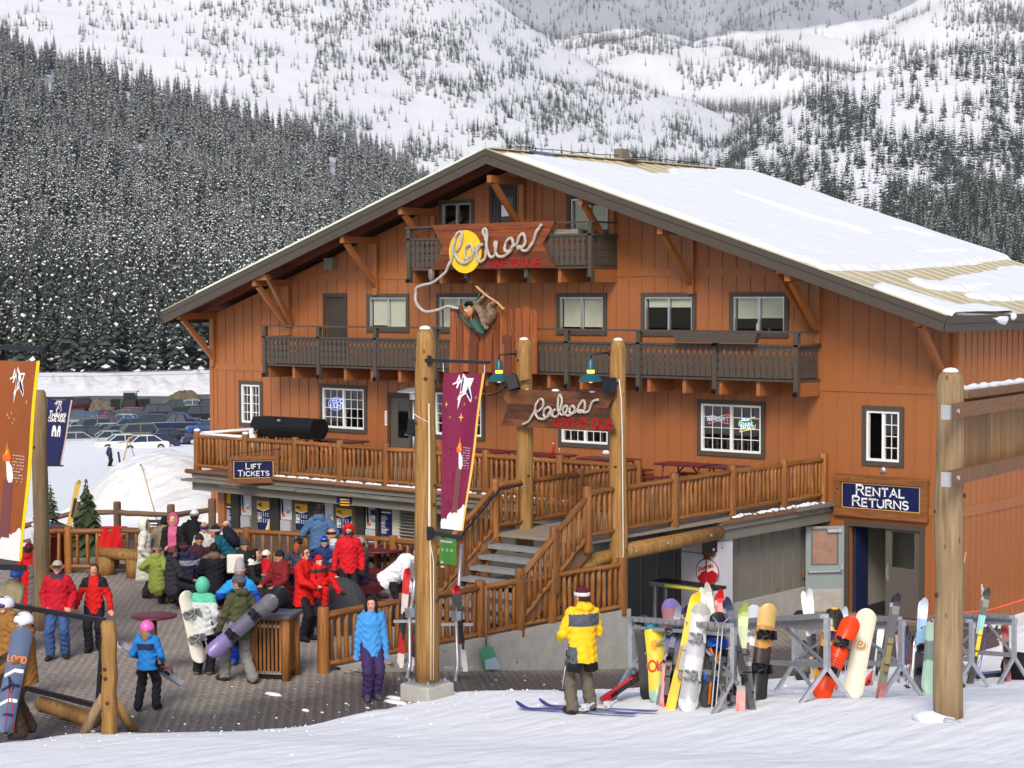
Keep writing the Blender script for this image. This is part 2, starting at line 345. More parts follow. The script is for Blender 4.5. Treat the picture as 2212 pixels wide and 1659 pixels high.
# ------------------------------------------------------------------ pavers
MJOINT = M('paver_joint', (.09,.078,.066), .9, var=.2, scale=14)
def pavermat():
    m = bpy.data.materials.new('paver'); m.use_nodes = True; nt = m.node_tree; N, L = nt.nodes, nt.links; b = N['Principled BSDF']
    g = N.new('ShaderNodeNewGeometry')
    nz = N.new('ShaderNodeTexNoise'); nz.inputs['Scale'].default_value = 1.1; nz.inputs['Detail'].default_value = 6; L.new(g.outputs['Position'], nz.inputs['Vector'])
    rnd = N.new('ShaderNodeTexWhiteNoise'); sn = N.new('ShaderNodeVectorMath'); sn.operation = 'SNAP'; sn.inputs[1].default_value = (.2, .1, 5)
    L.new(g.outputs['Position'], sn.inputs[0]); L.new(sn.outputs['Vector'], rnd.inputs['Vector'])
    cr = N.new('ShaderNodeValToRGB'); e = cr.color_ramp.elements; e[0].color = (.20,.17,.145,1); e[1].color = (.36,.305,.26,1)
    ad = N.new('ShaderNodeMath'); ad.operation = 'MULTIPLY_ADD'; ad.inputs[1].default_value = .35; L.new(rnd.outputs['Value'], ad.inputs[0]); 
    s2 = N.new('ShaderNodeMath'); s2.operation = 'MULTIPLY'; s2.inputs[1].default_value = .65; L.new(nz.outputs['Fac'], s2.inputs[0]); L.new(s2.outputs['Value'], ad.inputs[2]); L.new(ad.outputs['Value'], cr.inputs['Fac'])
    # wet, trodden band along the snow: melt water soaks the stones
    sp = N.new('ShaderNodeSeparateXYZ'); L.new(g.outputs['Position'], sp.inputs[0])
    fc = N.new('ShaderNodeFloatCurve'); 
    m1 = N.new('ShaderNodeMapRange'); m1.inputs['From Min'].default_value = -30; m1.inputs['From Max'].default_value = 0; L.new(sp.outputs['Y'], m1.inputs['Value'])
    ramp = N.new('ShaderNodeValToRGB'); ramp.color_ramp.interpolation = 'LINEAR'
    ramp_set(ramp, [((y+30)/30, ((float(edge_x(y))+8)/12,)*3) for y in (-30, -24, -21.3, -19.6, -16.4, -14, -9, 0)])
    L.new(m1.outputs['Result'], ramp.inputs['Fac'])
    ex = N.new('ShaderNodeMath'); ex.operation = 'MULTIPLY_ADD'; ex.inputs[1].default_value = 12; ex.inputs[2].default_value = -8; L.new(ramp.outputs['Color'], ex.inputs[0])
    dd = N.new('ShaderNodeMath'); dd.operation = 'SUBTRACT'; L.new(ex.outputs['Value'], dd.inputs[0]); L.new(sp.outputs['X'], dd.inputs[1])
    dn = N.new('ShaderNodeMath'); dn.operation = 'MULTIPLY_ADD'; dn.inputs[1].default_value = -2.6; L.new(nz.outputs['Fac'], dn.inputs[0]); L.new(dd.outputs['Value'], dn.inputs[2])
    wet = N.new('ShaderNodeMapRange'); wet.inputs['From Min'].default_value = .0; wet.inputs['From Max'].default_value = 1.5; wet.inputs['To Min'].default_value = 1; wet.inputs['To Max'].default_value = 0; L.new(dn.outputs['Value'], wet.inputs['Value'])
    mx = N.new('ShaderNodeMix'); mx.data_type = 'RGBA'; mx.inputs[7].default_value = (.07,.06,.058,1); L.new(cr.outputs['Color'], mx.inputs[6])
    wf = N.new('ShaderNodeMath'); wf.operation = 'MULTIPLY'; wf.inputs[1].default_value = .85; L.new(wet.outputs['Result'], wf.inputs[0]); L.new(wf.outputs['Value'], mx.inputs[0]); L.new(mx.outputs[2], b.inputs['Base Color'])
    rr = N.new('ShaderNodeMapRange'); rr.inputs['To Min'].default_value = .78; rr.inputs['To Max'].default_value = .38; L.new(wet.outputs['Result'], rr.inputs['Value']); L.new(rr.outputs['Result'], b.inputs['Roughness'])
    n3 = N.new('ShaderNodeTexNoise'); n3.inputs['Scale'].default_value = 60; bp = N.new('ShaderNodeBump'); bp.inputs['Strength'].default_value = .3; bp.inputs['Distance'].default_value = .008
    L.new(g.outputs['Position'], n3.inputs['Vector']); L.new(n3.outputs['Fac'], bp.inputs['Height']); L.new(bp.outputs['Normal'], b.inputs['Normal'])
    return m
MPAVER = pavermat()
b = MB(); b.box2((-21, -30, -.3), (-3.2, -8.55, -.012)); b.box2((-21, -8.55, -.3), (-8.2, -3.7, -.012)); plaza = b.build('plaza', MJOINT); plaza['kind'] = 'structure'; plaza['label'] = 'brown brick paved plaza in front of the lodge'
wy = np.linspace(-30, 0.3, 80); b = MB()
b.grid(lambda u, v: (-3.2+5.05*u, -30+30.3*v, float(walk_z(-30+30.3*v))-.012), 2, 80); walkway = b.build('pavement', MJOINT); walkway['kind'] = 'structure'; walkway['label'] = 'brick paved walkway sloping down to the rental door'
b = MB(); b.box2((-21, -8.7, -1.4), (-3.3, 0, -1.12)); lowf = b.build('path', MCONC); lowf['kind'] = 'structure'; lowf['label'] = 'concrete floor under the deck'
def pavers(x0, x1, y0, y1, fz, parent, keep):
    L, W, g = .2, .1, .007; c = []
    ny = int((y1-y0)/W); nx = int((x1-x0)/L)
    for j in range(ny):
        for i in range(nx):
            x = x0+(i+.5*(j % 2))*L; y = y0+j*W
            if keep(x+L/2, y+W/2): c.append((x+L/2, y+W/2))
    c = np.array(c); cz = fz(c[:, 0], c[:, 1])+NR.uniform(-.003, .003, len(c))
    dist = np.hypot(c[:, 0]-CAM[0], c[:, 1]-CAM[1]); order = np.argsort(dist)
    return c[order], cz[order]
def paver_box(hx, hy):
    b = .008; return np.array([(-hx,-hy,-.03),(hx,-hy,-.03),(hx,hy,-.03),(-hx,hy,-.03),(-hx+b,-hy+b,0),(hx-b,-hy+b,0),(hx-b,hy-b,0),(-hx+b,hy-b,0)]), np.array([(4,5,6,7),(0,1,5,4),(1,2,6,5),(2,3,7,6),(3,0,4,7)])
PV, PF = paver_box(.0965, .0465)
pm = npmesh('paver', PV, PF); pm.materials.append(MPAVER)
def seen(x, y, z=0):
    u, v = proj((x, y, z)); return -40 < u < 2250 and v < 1680
def lay(c, cz, parent, n_single):
    for (x, y), z in zip(c[:n_single], cz[:n_single]): ob('paver', pm, parent, (x, y, z), (NR.uniform(-.015,.015), NR.uniform(-.015,.015), NR.uniform(-.01,.01)))
    rc, rz = c[n_single:], cz[n_single:]; n = len(rc)
    v = PV[None]+np.concatenate([rc, rz[:, None]], 1)[:, None, :]
    v = v.copy(); v[:, :, 2] += PV[None, :, 0]*NR.uniform(-.03, .03, n)[:, None]
    f = PF[None]+(8*np.arange(n))[:, None, None]
    me = npmesh('pavers', v.reshape(-1, 3), f.reshape(-1, 4)); me.materials.append(MPAVER); o = ob('pavers', me, parent); o['kind'] = 'stuff'
c, cz = pavers(-18.2, -3.2, -24.5, -5, lambda x, y: 0*x, plaza, lambda x, y: x < edge_x(y)+.5 and seen(x, y) and y < -8.2+.18*(-x-8))
lay(c, cz, plaza, 150)
c, cz = pavers(-3.2, 1.9, -24.5, 0, lambda x, y: walk_z(y), walkway, lambda x, y: x < edge_x(y)+.6 and seen(x, y, float(walk_z(y))))
lay(c, cz, walkway, 150)
# scraps of snow trodden onto the stones
b = MB()
for i in range(70):
    y = random.uniform(-22, -12); x = float(edge_x(y))-abs(random.gauss(0, 1.3))-.05
    if x < -3.1: z = 0
    else: z = float(walk_z(y))
    r = random.uniform(.006, .022)*(1.0 if random.random() < .93 else 2.2); b.ball((x, y, z+.003), (r*random.uniform(1,2), r*random.uniform(.8,1.4), r*.45), 6, 3)
for (px, py, r) in ((855,1517,.16),(853,1508,.12),(590,1500,.12),(970,1496,.12),(610,1585,.1),(700,1440,.04),(660,1535,.05)):
    p = onZ(px, py, 0.0); b.ball((p[0], p[1], float(walk_z(p[1])) if p[0] > -3.2 else 0), (r*1.7, r*.7, .03), 8, 4)
o = b.build('snow_scraps', MSNOWCAP, smooth=True); tag(o, 'small scraps of trodden snow lying on the wet pavers', 'snow', kind='stuff')
# crumbs of snow on the slope
b = MB()
for i in range(350):
    y = random.uniform(-32, -9); x = float(edge_x(y))+abs(random.gauss(0, 3.2))*random.random()+.15; z = gz(x, y); r = random.uniform(.006, .018)*(2 if random.random() < .05 else 1)
    b.ball((x, y, z+r*.2), (r*1.3, r*1.1, r*.8), 5, 3)
o = b.build('snow_crumbs', MSNOWCAP, smooth=True); tag(o, 'crumbs and clods of snow strewn over the slope', 'snow', kind='stuff')
# ================================================================== the lodge
XL, XR, XC, YB = -25.34, 0.0, -12.65, 9.6
SL = .325; ZRIDGE = 10.17
def roof_top(x): return ZRIDGE-SL*abs(x-XC)
def wall_top(x): return roof_top(x)-.30
lodge = thing('ski_lodge', 'orange board and batten ski lodge with dark trim, balconies and snowy tan metal roof', 'building', (XC, 0, -1.1))
def rectpx(a, b, Y=0.0):
    p, q = onY(*a, Y), onY(*b, Y); x0, x1 = sorted((p[0], q[0])); z0, z1 = sorted((p[2], q[2])); return x0, x1, z0, z1
def avg2(a, b):  # frame corners top-left and bottom-right in photo pixels
    return rectpx(a, b)
# openings in the front wall: outer trim rectangles x0,x1,z0,z1
W = {}
W['A'] = rectpx((793.3,636.8),(884.9,720.5)); W['B'] = rectpx((943.6,636),(1040,722)); W['C'] = rectpx((1203,632),(1311.7,723.4))
W['D'] = rectpx((1385.9,631),(1504.5,725)); W['E'] = rectpx((1577,628.6),(1704,727))
zt = [W[k][3] for k in 'ABCDE']; zb = [W[k][2] for k in 'ABCDE']; zt = sum(zt)/5; zb = sum(zb)/5
for k in 'ABCDE': W[k] = (W[k][0], W[k][1], zb, zt)
W['F'] = (*rectpx((949,436),(1025,490))[:2], 8.05, 9.0); W['G'] = (*rectpx((1228,423),(1319,503))[:2], 7.95, 9.05)
W['G'] = (-11.15, -9.72, 7.95, 8.98)
W['H'] = rectpx((517,823),(568.4,919)); W['I'] = rectpx((691.7,832),(794,937)); W['K'] = rectpx((935,843),(1048.5,953))
W['L'] = (*rectpx((1207,870),(1322,972))[:2], 2.40, 3.80); W['M'] = rectpx((1507.3,864),(1653.5,991)); W['N'] = rectpx((1863.7,871.5),(1953,1005.5))
for k in 'HIKLMN': W[k] = (W[k][0], W[k][1], 2.40, 3.79)
D2 = (*rectpx((698.5,633.5),(750.5,735))[:2], 4.5, W['A'][3]+.02); D3 = (*rectpx((1058,410),(1117,481))[:2], 7.25, 9.35); D1 = (*rectpx((838,846),(893.7,966))[:2], 1.47, 3.62); DR = (-2.87, -.8, -1.1, 1.07)
HOLES = list(W.values())+[D1, D2, D3, DR]
T = .11  # trim width
def wall_with_holes(outline, holes, name, mat, parent, y=0.0, depthy=.16):
    bm = bmesh.new(); ed = []
    def loop(pts):
        vs = [bm.verts.new((p[0], y, p[1])) for p in pts]
        for i in range(len(vs)): ed.append(bm.edges.new((vs[i], vs[(i+1) % len(vs)])))
        return vs
    loop(outline); hl = [loop([(h[0]+T, h[2]+(T if h is not D1 and h is not D2 and h is not DR and h is not D3 else 0)), (h[1]-T, h[2]+(T if h not in (D1, D2, D3, DR) else 0)), (h[1]-T, h[3]-T), (h[0]+T, h[3]-T)]) for h in holes]
    bmesh.ops.triangle_fill(bm, use_beauty=True, use_dissolve=False, edges=ed, normal=(0, -1, 0))
    for vs in hl:
        bk = [bm.verts.new((v.co.x, y+depthy, v.co.z)) for v in vs]
        for i in range(4): bm.faces.new((vs[i], vs[(i+1) % 4], bk[(i+1) % 4], bk[i]))
    bmesh.ops.recalc_face_normals(bm, faces=bm.faces)
    me = bpy.data.meshes.new(name); bm.to_mesh(me); bm.free(); me.materials.append(mat); return ob(name, me, parent)
outl = [(XL, -1.4), (XR, -1.4), (XR, wall_top(XR)), (XC, wall_top(XC)), (XL, wall_top(XL))]
wf = wall_with_holes(outl, HOLES, 'front_wall', MORANGE, lodge)
b = MB(); b.extr([(XR-.02, .02, -1.4), (XR-.02, YB, -1.4), (XR-.02, YB, wall_top(XR)), (XR-.02, .02, wall_top(XR))], (.02, 0, 0)); ws = b.build('side_wall', MORANGE, lodge)
b = MB(); b.box2((XL, .02, -1.4), (XL+.1, YB, wall_top(XL))); b.extr([(XL, YB-.1, -1.4), (XR-.03, YB-.1, -1.4), (XR-.03, YB-.1, wall_top(XR)), (XC, YB-.1, wall_top(XC)), (XL, YB-.1, wall_top(XL))], (0, .1, 0)); b.build('back_walls', MORANGE, lodge)
# interior floors and partition, seen only through the panes
MIN = flat('interior', (92,84,74), .8, var=.1)
b = MB()
for z, i in ((1.4, .1), (4.15, .1), (6.85, 3.6)): b.box2((XL+.02+i, .2, z-.12), (XR-i, YB-.12, z))
b.extr([(XL+.12, 3.2, -1.3), (XR-.05, 3.2, -1.3), (XR-.05, 3.2, wall_top(XR)-.1), (XC, 3.2, wall_top(XC)-.1), (XL+.12, 3.2, wall_top(XL)-.1)], (0, .1, 0)); b.build('interior', MIN, lodge)
# corner boards
b = MB(); b.box2((XR-.13, -.025, -1.4), (XR+.025, -.001, wall_top(XR)-.02)); b.box2((XR+.001, -.001, -1.4), (XR+.025, .13, wall_top(XR)-.02)); b.build('corner_board', MORANGE, lodge)
b = MB(); b.box2((XL-.02, -.025, -1.4), (XL+.13, -.001, wall_top(XL)-.02)); b.build('corner_board', MORANGE, lodge)
# battens, each one a strip; cut by the openings and the horizontal bands
bat = MB(); bat.box2((-.019, -.022, 0), (.019, 0, 1)); batm = bat.mesh('batten', MORANGE)
bands = [(1.33, 1.52), (4.10, 4.29), (6.84, 7.02)]
def spans(lo, hi, cuts):
    segs = [(lo, hi)]
    for a, c in cuts:
        ns = []
        for s, e in segs:
            if c <= s or a >= e: ns.append((s, e))
            else:
                if a > s: ns.append((s, a))
                if c < e: ns.append((c, e))
        segs = ns
    return [(s, e) for s, e in segs if e-s > .06]
x = XL+.3
while x < XR-.15:
    cuts = [(h[2]-.01, h[3]+.01) for h in HOLES if h[0]-.02 < x < h[1]+.02]+[(a-.002, c+.002) for a, c in bands]
    for s, e in spans(-1.2, wall_top(x)-.02, cuts): ob('batten', batm, wf, (x, 0, s), None, (1, 1, e-s))
    x += .4064
for z0, z1 in bands:
    xa = XC-(wall_top(XC)-z1)/SL if z1 > wall_top(XL) else XL+.14; xb = 2*XC-xa if z1 > wall_top(XL) else XR-.14
    for s, e in spans(xa+.02, xb-.02, [(h[0]-.003, h[1]+.003) for h in HOLES if h[2] < z1 and h[3] > z0]):
        b = MB(); b.box2((s, -.024, z0), (e, -.001, z1)); b.build('band_board', MORANGE, wf)
batm2 = MB().box2((0, -.019, 0), (.022, .019, 1)).mesh('batten', MORANGE)
y = .35
while y < YB:
    for s, e in spans(-1.2, wall_top(0)-.05, [(1.33, 1.56), (4.12, 4.34)]): ob('batten', batm2, ws, (0, y, s), None, (1, 1, e-s))
    y += .3
for z0, z1 in ((1.33, 1.56), (4.12, 4.34)): MB().box2((.001, .14, z0), (.026, YB, z1)).build('band_board', MORANGE, ws)

# ------------------------------------------------------------------ windows and doors
def glassmat():
    m = bpy.data.materials.new('window_glass'); m.use_nodes = True; nt = m.node_tree; N, L = nt.nodes, nt.links
    for n in list(N):
        if n.type == 'BSDF_PRINCIPLED': N.remove(n)
    o = N['Material Output']; t = N.new('ShaderNodeBsdfTransparent'); t.inputs['Color'].default_value = (.93,.95,.95,1); g = N.new('ShaderNodeBsdfGlossy'); g.inputs['Roughness'].default_value = .03
    lw = N.new('ShaderNodeLayerWeight'); pw = N.new('ShaderNodeMath'); pw.operation = 'POWER'; pw.inputs[1].default_value = 3.5; ma = N.new('ShaderNodeMath'); ma.operation = 'MULTIPLY_ADD'; ma.inputs[1].default_value = .7; ma.inputs[2].default_value = .045; mx = N.new('ShaderNodeMixShader')
    L.new(lw.outputs['Facing'], pw.inputs[0]); L.new(pw.outputs[0], ma.inputs[0]); L.new(ma.outputs[0], mx.inputs['Fac']); L.new(t.outputs[0], mx.inputs[1]); L.new(g.outputs[0], mx.inputs[2]); L.new(mx.outputs[0], o.inputs['Surface']); return m
WG = glassmat()
def window(h, style, blind=None, open_=False):
    x0, x1, z0, z1 = h; w = MB()
    # outer trim boards
    w.box2((x0, -.045, z1-T), (x1, -.001, z1)); w.box2((x0, -.045, z0), (x1, -.001, z0+T))
    w.box2((x0, -.043, z0+T+.001), (x0+T, -.001, z1-T-.001)); w.box2((x1-T, -.043, z0+T+.001), (x1, -.001, z1-T-.001))
    o = w.build('window', MTRIM, lodge)
    a, c, d, e = x0+T, x1-T, z0+T, z1-T; m = (a+c)/2
    fw = .055 if style == 'white' else .04; mat = MWHITE if style == 'white' else MALU
    f = MB(); y0, y1 = -.02, .07
    f.box2((a, y0, d), (a+fw, y1, e)); f.box2((c-fw, y0, d), (c, y1, e)); f.box2((a+fw, y0, d), (c-fw, y1, d+fw)); f.box2((a+fw, y0, e-fw), (c-fw, y1, e)); f.box2((m-fw*.6, y0+.01, d+fw), (m+fw*.6, y1, e-fw))
    f.build('frame', mat, o)
    for s, (p, q) in enumerate(((a+fw, m-fw*.6), (m+fw*.6, c-fw))):
        if open_ and s == 0: continue
        MB().box2((p, .03+.015*s, d+fw), (q, .036+.015*s, e-fw)).build('pane', WG, o)
        if style == 'white':
            g = MB(); nc = 2 if (q-p) < .55 else 3; nr = 4
            for i in range(1, nc): xx = p+(q-p)*i/nc; g.box2((xx-.009, .018, d+fw), (xx+.009, .029, e-fw))
            for j in range(1, nr): zz = d+fw+(e-d-2*fw)*j/nr; g.box2((p, .016, zz-.009), (q, .0275, zz+.009))
            g.build('muntin', MWHITE, o)
    if blind:
        for s, (p, q) in enumerate(((a+fw+.03, m-fw*.6-.01), (m+fw*.6+.01, c-fw-.02))):
            f0 = blind[s]; bl = MB(); n = 14; zb_ = e-fw-(e-d-2*fw)*f0
            bl.box2((p, .07, e-fw-.05), (q, .10, e-fw)); k = int(22*f0)+1
            for i in range(k):
                zz = zb_+(e-fw-.05-zb_)*(i+.5)/k; bl.box(((p+q)/2, .085, zz), (q-p, .004, (e-fw-.05-zb_)/k*1.04), 0, Matrix.Rotation(R(-12), 3, 'X'))
            bl.build('blind', BLIND, o)
    return o
window(W['A'], 'alu', (.95, 1.0)); window(W['B'], 'alu', (.98, .98)); window(W['C'], 'alu', (.93, .93)); window(W['D'], 'alu', (.28, .28)); window(W['E'], 'alu', (.62, .6))
window(W['F'], 'alu'); window(W['G'], 'alu', (1.0, 1.0))
for k in 'HIKLM': window(W[k], 'white')
window(W['N'], 'white', open_=True)
# things on the window sills
b = MB(); xb = onY(1626, 700)[0]; b.lathe([(.05,0),(.055,.02),(.055,.2),(.02,.27),(.016,.33),(.02,.34)], 10, (xb, .25, W['E'][2]+.1)); tag(b.build('bottle', MWHITE, smooth=True), 'white plastic bottle on an upstairs window sill', 'bottle')
b = MB(); b.lathe([(.03,0),(.032,.1),(.02,.11)], 8, (xb+.32, .25, W['E'][2]+.1)); tag(b.build('can', flat('blue_can', (96,112,160))), 'small pale blue can beside the white bottle on the sill', 'can')
b = MB(); b.ball((onY(1490, 712)[0], .3, W['D'][2]+.14), (.2, .12, .06)); tag(b.build('hat', flat('red_cloth', (196,20,24)), smooth=True), 'red cloth hat lying on an upstairs window sill', 'hat')
def door(h, mat, glass=None, label=None):
    x0, x1, z0, z1 = h; t = MB(); t.box2((x0, -.04, z1-T), (x1, -.001, z1)); t.box2((x0, -.038, z0), (x0+T, -.001, z1-T-.001)); t.box2((x1-T, -.038, z0), (x1, -.001, z1-T-.001))
    o = t.build('door', MTRIMD, lodge); lf = MB()
    a, c, d, e = x0+T+.005, x1-T-.005, z0+.02, z1-T-.005
    if glass:
        p, q, r_, s_ = a+(c-a)*glass[0], a+(c-a)*glass[1], d+(e-d)*glass[2], d+(e-d)*glass[3]
        lf.box2((a, .03, d), (p, .07, e)); lf.box2((q, .03, d), (c, .07, e)); lf.box2((p, .03, d), (q, .07, r_)); lf.box2((p, .03, s_), (q, .07, e))
        MB().box2((p, .045, r_), (q, .051, s_)).build('pane', WG, o)
    else: lf.box2((a, .03, d), (c, .07, e))
    lf.build('leaf', mat, o)
    hb = MB(); hx = c-.09; hb.lathe([(.03,0),(.03,.01)], 10, (hx, .03, d+.95), 0, Matrix.Rotation(PI/2, 3, 'X')); hb.bar((hx+.01, -.02, d+.95), (hx-.12, -.02, d+.95), .02, .02); hb.bar((hx, .03, d+.95), (hx, -.02, d+.95), .02, .02)
    hb.build('handle', MALU, o); return o
door(D2, MTRIMD); door(D3, flat('slate_door', (58,58,60)), (.3, .95, .12, .88)); dj = door(D1, flat('grey_door', (84,80,74)), (.3, .85, .42, .92))
b = MB(); p = onY(*zB(1130, 612)); b.box((p[0], .02, p[2]), (.26, .004, .30)); tag(b.build('paper_notice', flat('paper', (232,228,236))), 'white paper notice taped to the top floor door', 'notice')
p = onY(*z6(1318, 897)); b = MB(); b.box((p[0], -.03, p[2]), (.16, .012, .42)); o = b.build('paper_notice', MWHITE); tag(o, 'narrow white notice with red lines beside the deck door', 'notice')
l = MB(); 
for i in range(6): l.box((p[0], -.038, p[2]+.15-.06*i), (.1, .003, .022))
l.build('printed_lines', flat('red_print', (150,60,50)), o)
# rental doors: frame, a closed right leaf with a window, an open left leaf swung out
x0, x1, z0, z1 = DR
t = MB(); t.box2((x0, -.05, z1-T), (x1, -.001, z1)); t.box2((x0, -.048, z0), (x0+T, -.001, z1-T-.001)); t.box2((x1-T, -.048, z0), (x1, -.001, z1-T-.001))
rd = t.build('rental_door_frame', MTRIM, lodge)
MDOOR = flat('brown_steel_door', (92,86,80), .45, var=.06); MDOOR2 = flat('grey_green_door', (138,148,146), .4, var=.05)
xm = (x0+x1)/2+.02
def leaf(w, h, gl, mat, parent, name):
    o = MB(); a, c, d, e = gl
    o.box2((0, -.022, 0), (w, .022, d)); o.box2((0, -.022, e), (w, .022, h)); o.box2((0, -.022, d), (a, .022, e)); o.box2((c, -.022, d), (w, .022, e))
    return o
wl = x1-T-.005-xm; hl = z1-T-.01-z0-.02
o = leaf(wl, hl, (.16, .74, 1.15, 1.98), MDOOR, rd, 'leaf'); lr = ob('leaf', o.mesh('leaf', MDOOR), rd, (xm, .04, z0+.02))
ob('pane', MB().box2((.16, -.004, 1.15), (.74, .004, 1.98)).mesh('pane', WG), lr, (xm, .04, z0+.02)); 
hb = MB().box2((.045, -.05, .82), (.085, -.023, 1.2)); hb.bar((.065, -.075, .9), (.065, -.075, 1.12), .03, .03); ob('handle', hb.mesh('handle', MALU), lr, (xm, .04, z0+.02))
hg = MB()
for z in (.35, .95, 1.85): hg.box2((wl-.02, -.03, z), (wl+.012, -.0225, z+.13))
ob('hinge', hg.mesh('hinge', MALU), lr, (xm, .04, z0+.02))
LW = .93; o = leaf(LW, hl, (.17, .77, 1.15, 1.95), MDOOR2, rd, 'leaf'); ang = R(-172); hinge = (x0+T, -.06, z0+.02)
hinge = (x0+.02, -.09, z0+.02); rot = (0, 0, R(228))
ll = ob('leaf', o.mesh('leaf', MDOOR2), rd, hinge, rot)
ob('pane', MB().box2((.17, -.004, 1.15), (.77, .004, 1.95)).mesh('pane', M('reflection_toned_glass', (.32,.17,.12), .12, var=.2, spec=.6)), ll, hinge, rot)  # warm reflection is put into the pane's opaque base colour
tr = MB()
for (a, c, d, e) in ((.15,.79,1.95,1.98),(.15,.79,1.12,1.15),(.14,.17,1.12,1.98),(.77,.80,1.12,1.98)): tr.box2((a, .022, d), (c, .032, e))
ob('glazing_bead', tr.mesh('bead', flat('bead', (96,100,98))), ll, hinge, rot)
pb = MB().bar((.06, .075, .98), (.88, .075, .98), .05, .05); pb.box2((.05, .022, .94), (.11, .1, 1.1)); pb.box2((.82, .022, .95), (.88, .08, 1.01)); ob('push_bar', pb.mesh('push_bar', MALU), ll, hinge, rot)
ob('kick_plate', MB().box2((.03, .022, .02), (.90, .027, .55)).mesh('kick_plate', M('brushed_plate', (.62,.57,.5), .35, var=.15, metal=.6)), ll, hinge, rot)
cl = MB().box2((.08, .022, hl-.14), (.42, .08, hl-.06)); ob('door_closer', cl.mesh('door_closer', MALU), ll, hinge, rot)
# hall inside the rental door
b = MB(); b.box2((x0-.1, 2.6, -1.1), (x1+.1, 2.65, 1.3)); b.box2((x1-.35, .3, -1.1), (x1-.3, 2.6, 1.3)); b.box2((x0-.1, .3, -1.1), (x0-.05, 2.6, 1.3)); b.build('entrance_hall', flat('cream_wall', (176,170,156)), lodge)
b = MB(); b.box2((x0-.1, .2, -1.12), (x1, 2.7, -1.09)); b.build('entrance_floor', flat('dark_floor', (38,38,46)), lodge)
b = MB(); b.box2((x0+.13, .17, -1.1), (x0+.19, .75, .9)); b.build('inner_door', flat('navy_door', (34,40,78)), lodge)

# ------------------------------------------------------------------ roof
RY0, RY1 = -1.5, 10.85; XE = 13.12
TAN = M('tan_roof_metal', (.58,.50,.32), .42, var=.06, scale=.8, spec=.45, metal=.1)
def slope_pt(side, s, y, h=0.0):
    c = 1/math.sqrt(1+SL*SL); return (XC+side*(s*c)+side*h*SL*c, y, ZRIDGE-s*c*SL+h*c)
SLEN = XE/(1/math.sqrt(1+SL*SL))
roofparts = []
for side in (1, -1):
    b = MB(); P = [slope_pt(side, 0, RY0), slope_pt(side, SLEN, RY0), slope_pt(side, SLEN, RY1), slope_pt(side, 0, RY1)]
    Q = [slope_pt(side, 0, RY0, -.06), slope_pt(side, SLEN, RY0, -.06), slope_pt(side, SLEN, RY1, -.06), slope_pt(side, 0, RY1, -.06)]
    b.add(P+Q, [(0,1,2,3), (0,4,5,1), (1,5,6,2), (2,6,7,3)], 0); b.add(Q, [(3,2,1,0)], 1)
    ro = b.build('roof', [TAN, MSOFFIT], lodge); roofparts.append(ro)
    if side == 1:
        rb = MB(); rb.extr([(0, -.028, 0), (0, -.012, .018), (0, .012, .018), (0, .028, 0)], (SLEN, 0, 0)); rbm = rb.mesh('rib', TAN); y = RY0+.08
        while y < RY1: ob('rib', rbm, ro, slope_pt(1, 0, y, .001), (0, math.atan(SL), 0)); y += .6
b = MB(); b.bar(slope_pt(1, 0, RY0+.01, .03), slope_pt(1, 0, RY1, .03), .3, .03); b.build('ridge_cap', TAN, lodge)
# rake fascia on the front: a wide board with a narrower one proud of it; eave fascia along the side
for side in (1, -1):
    a, c = slope_pt(side, 0, 0, -.16), slope_pt(side, SLEN+.0, 0, -.16); f = MB()
    def rake(h0, h1, ya, yb):
        p = [slope_pt(side, 0, ya, h0), slope_pt(side, SLEN+.03, ya, h0), slope_pt(side, SLEN+.03, ya, h1), slope_pt(side, 0, ya, h1)]
        p[0] = (XC, ya, ZRIDGE+h0*math.sqrt(1+SL*SL)); p[3] = (XC, ya, ZRIDGE+h1*math.sqrt(1+SL*SL)); f.extr(p, (0, yb-ya, 0))
    rake(.01, -.14, RY0-.05, RY0-.01); rake(-.142, -.36, RY0-.03, RY0+.005); f.build('fascia', MTRIM, lodge)
    e = MB(); p = slope_pt(side, SLEN, 0); xe = p[0]; ze = p[2]
    e.box2((xe, RY0-.03, ze-.17), (xe+side*.045, RY1, ze-.005)); e.box2((xe-side*.02, RY0-.028, ze-.36), (xe+side*.028, RY1, ze-.172)); e.build('fascia', MTRIM, lodge)
    g = MB(); g.bar(slope_pt(side, 0, RY0-.052, .018), slope_pt(side, SLEN+.02, RY0-.052, .018), .03, .02); g.build('drip_edge', M('pale_drip_edge', (.5,.52,.36), .5), lodge)
# rafters under the front overhang
for k, h in ((-.55, -.16), (-1.1, -.16)):
    for side in (1, -1):
        b = MB(); b.bar(slope_pt(side, .1, k, h), slope_pt(side, SLEN-.1, k, h), .05, .18); b.build('rafter', MSOFFIT, lodge)
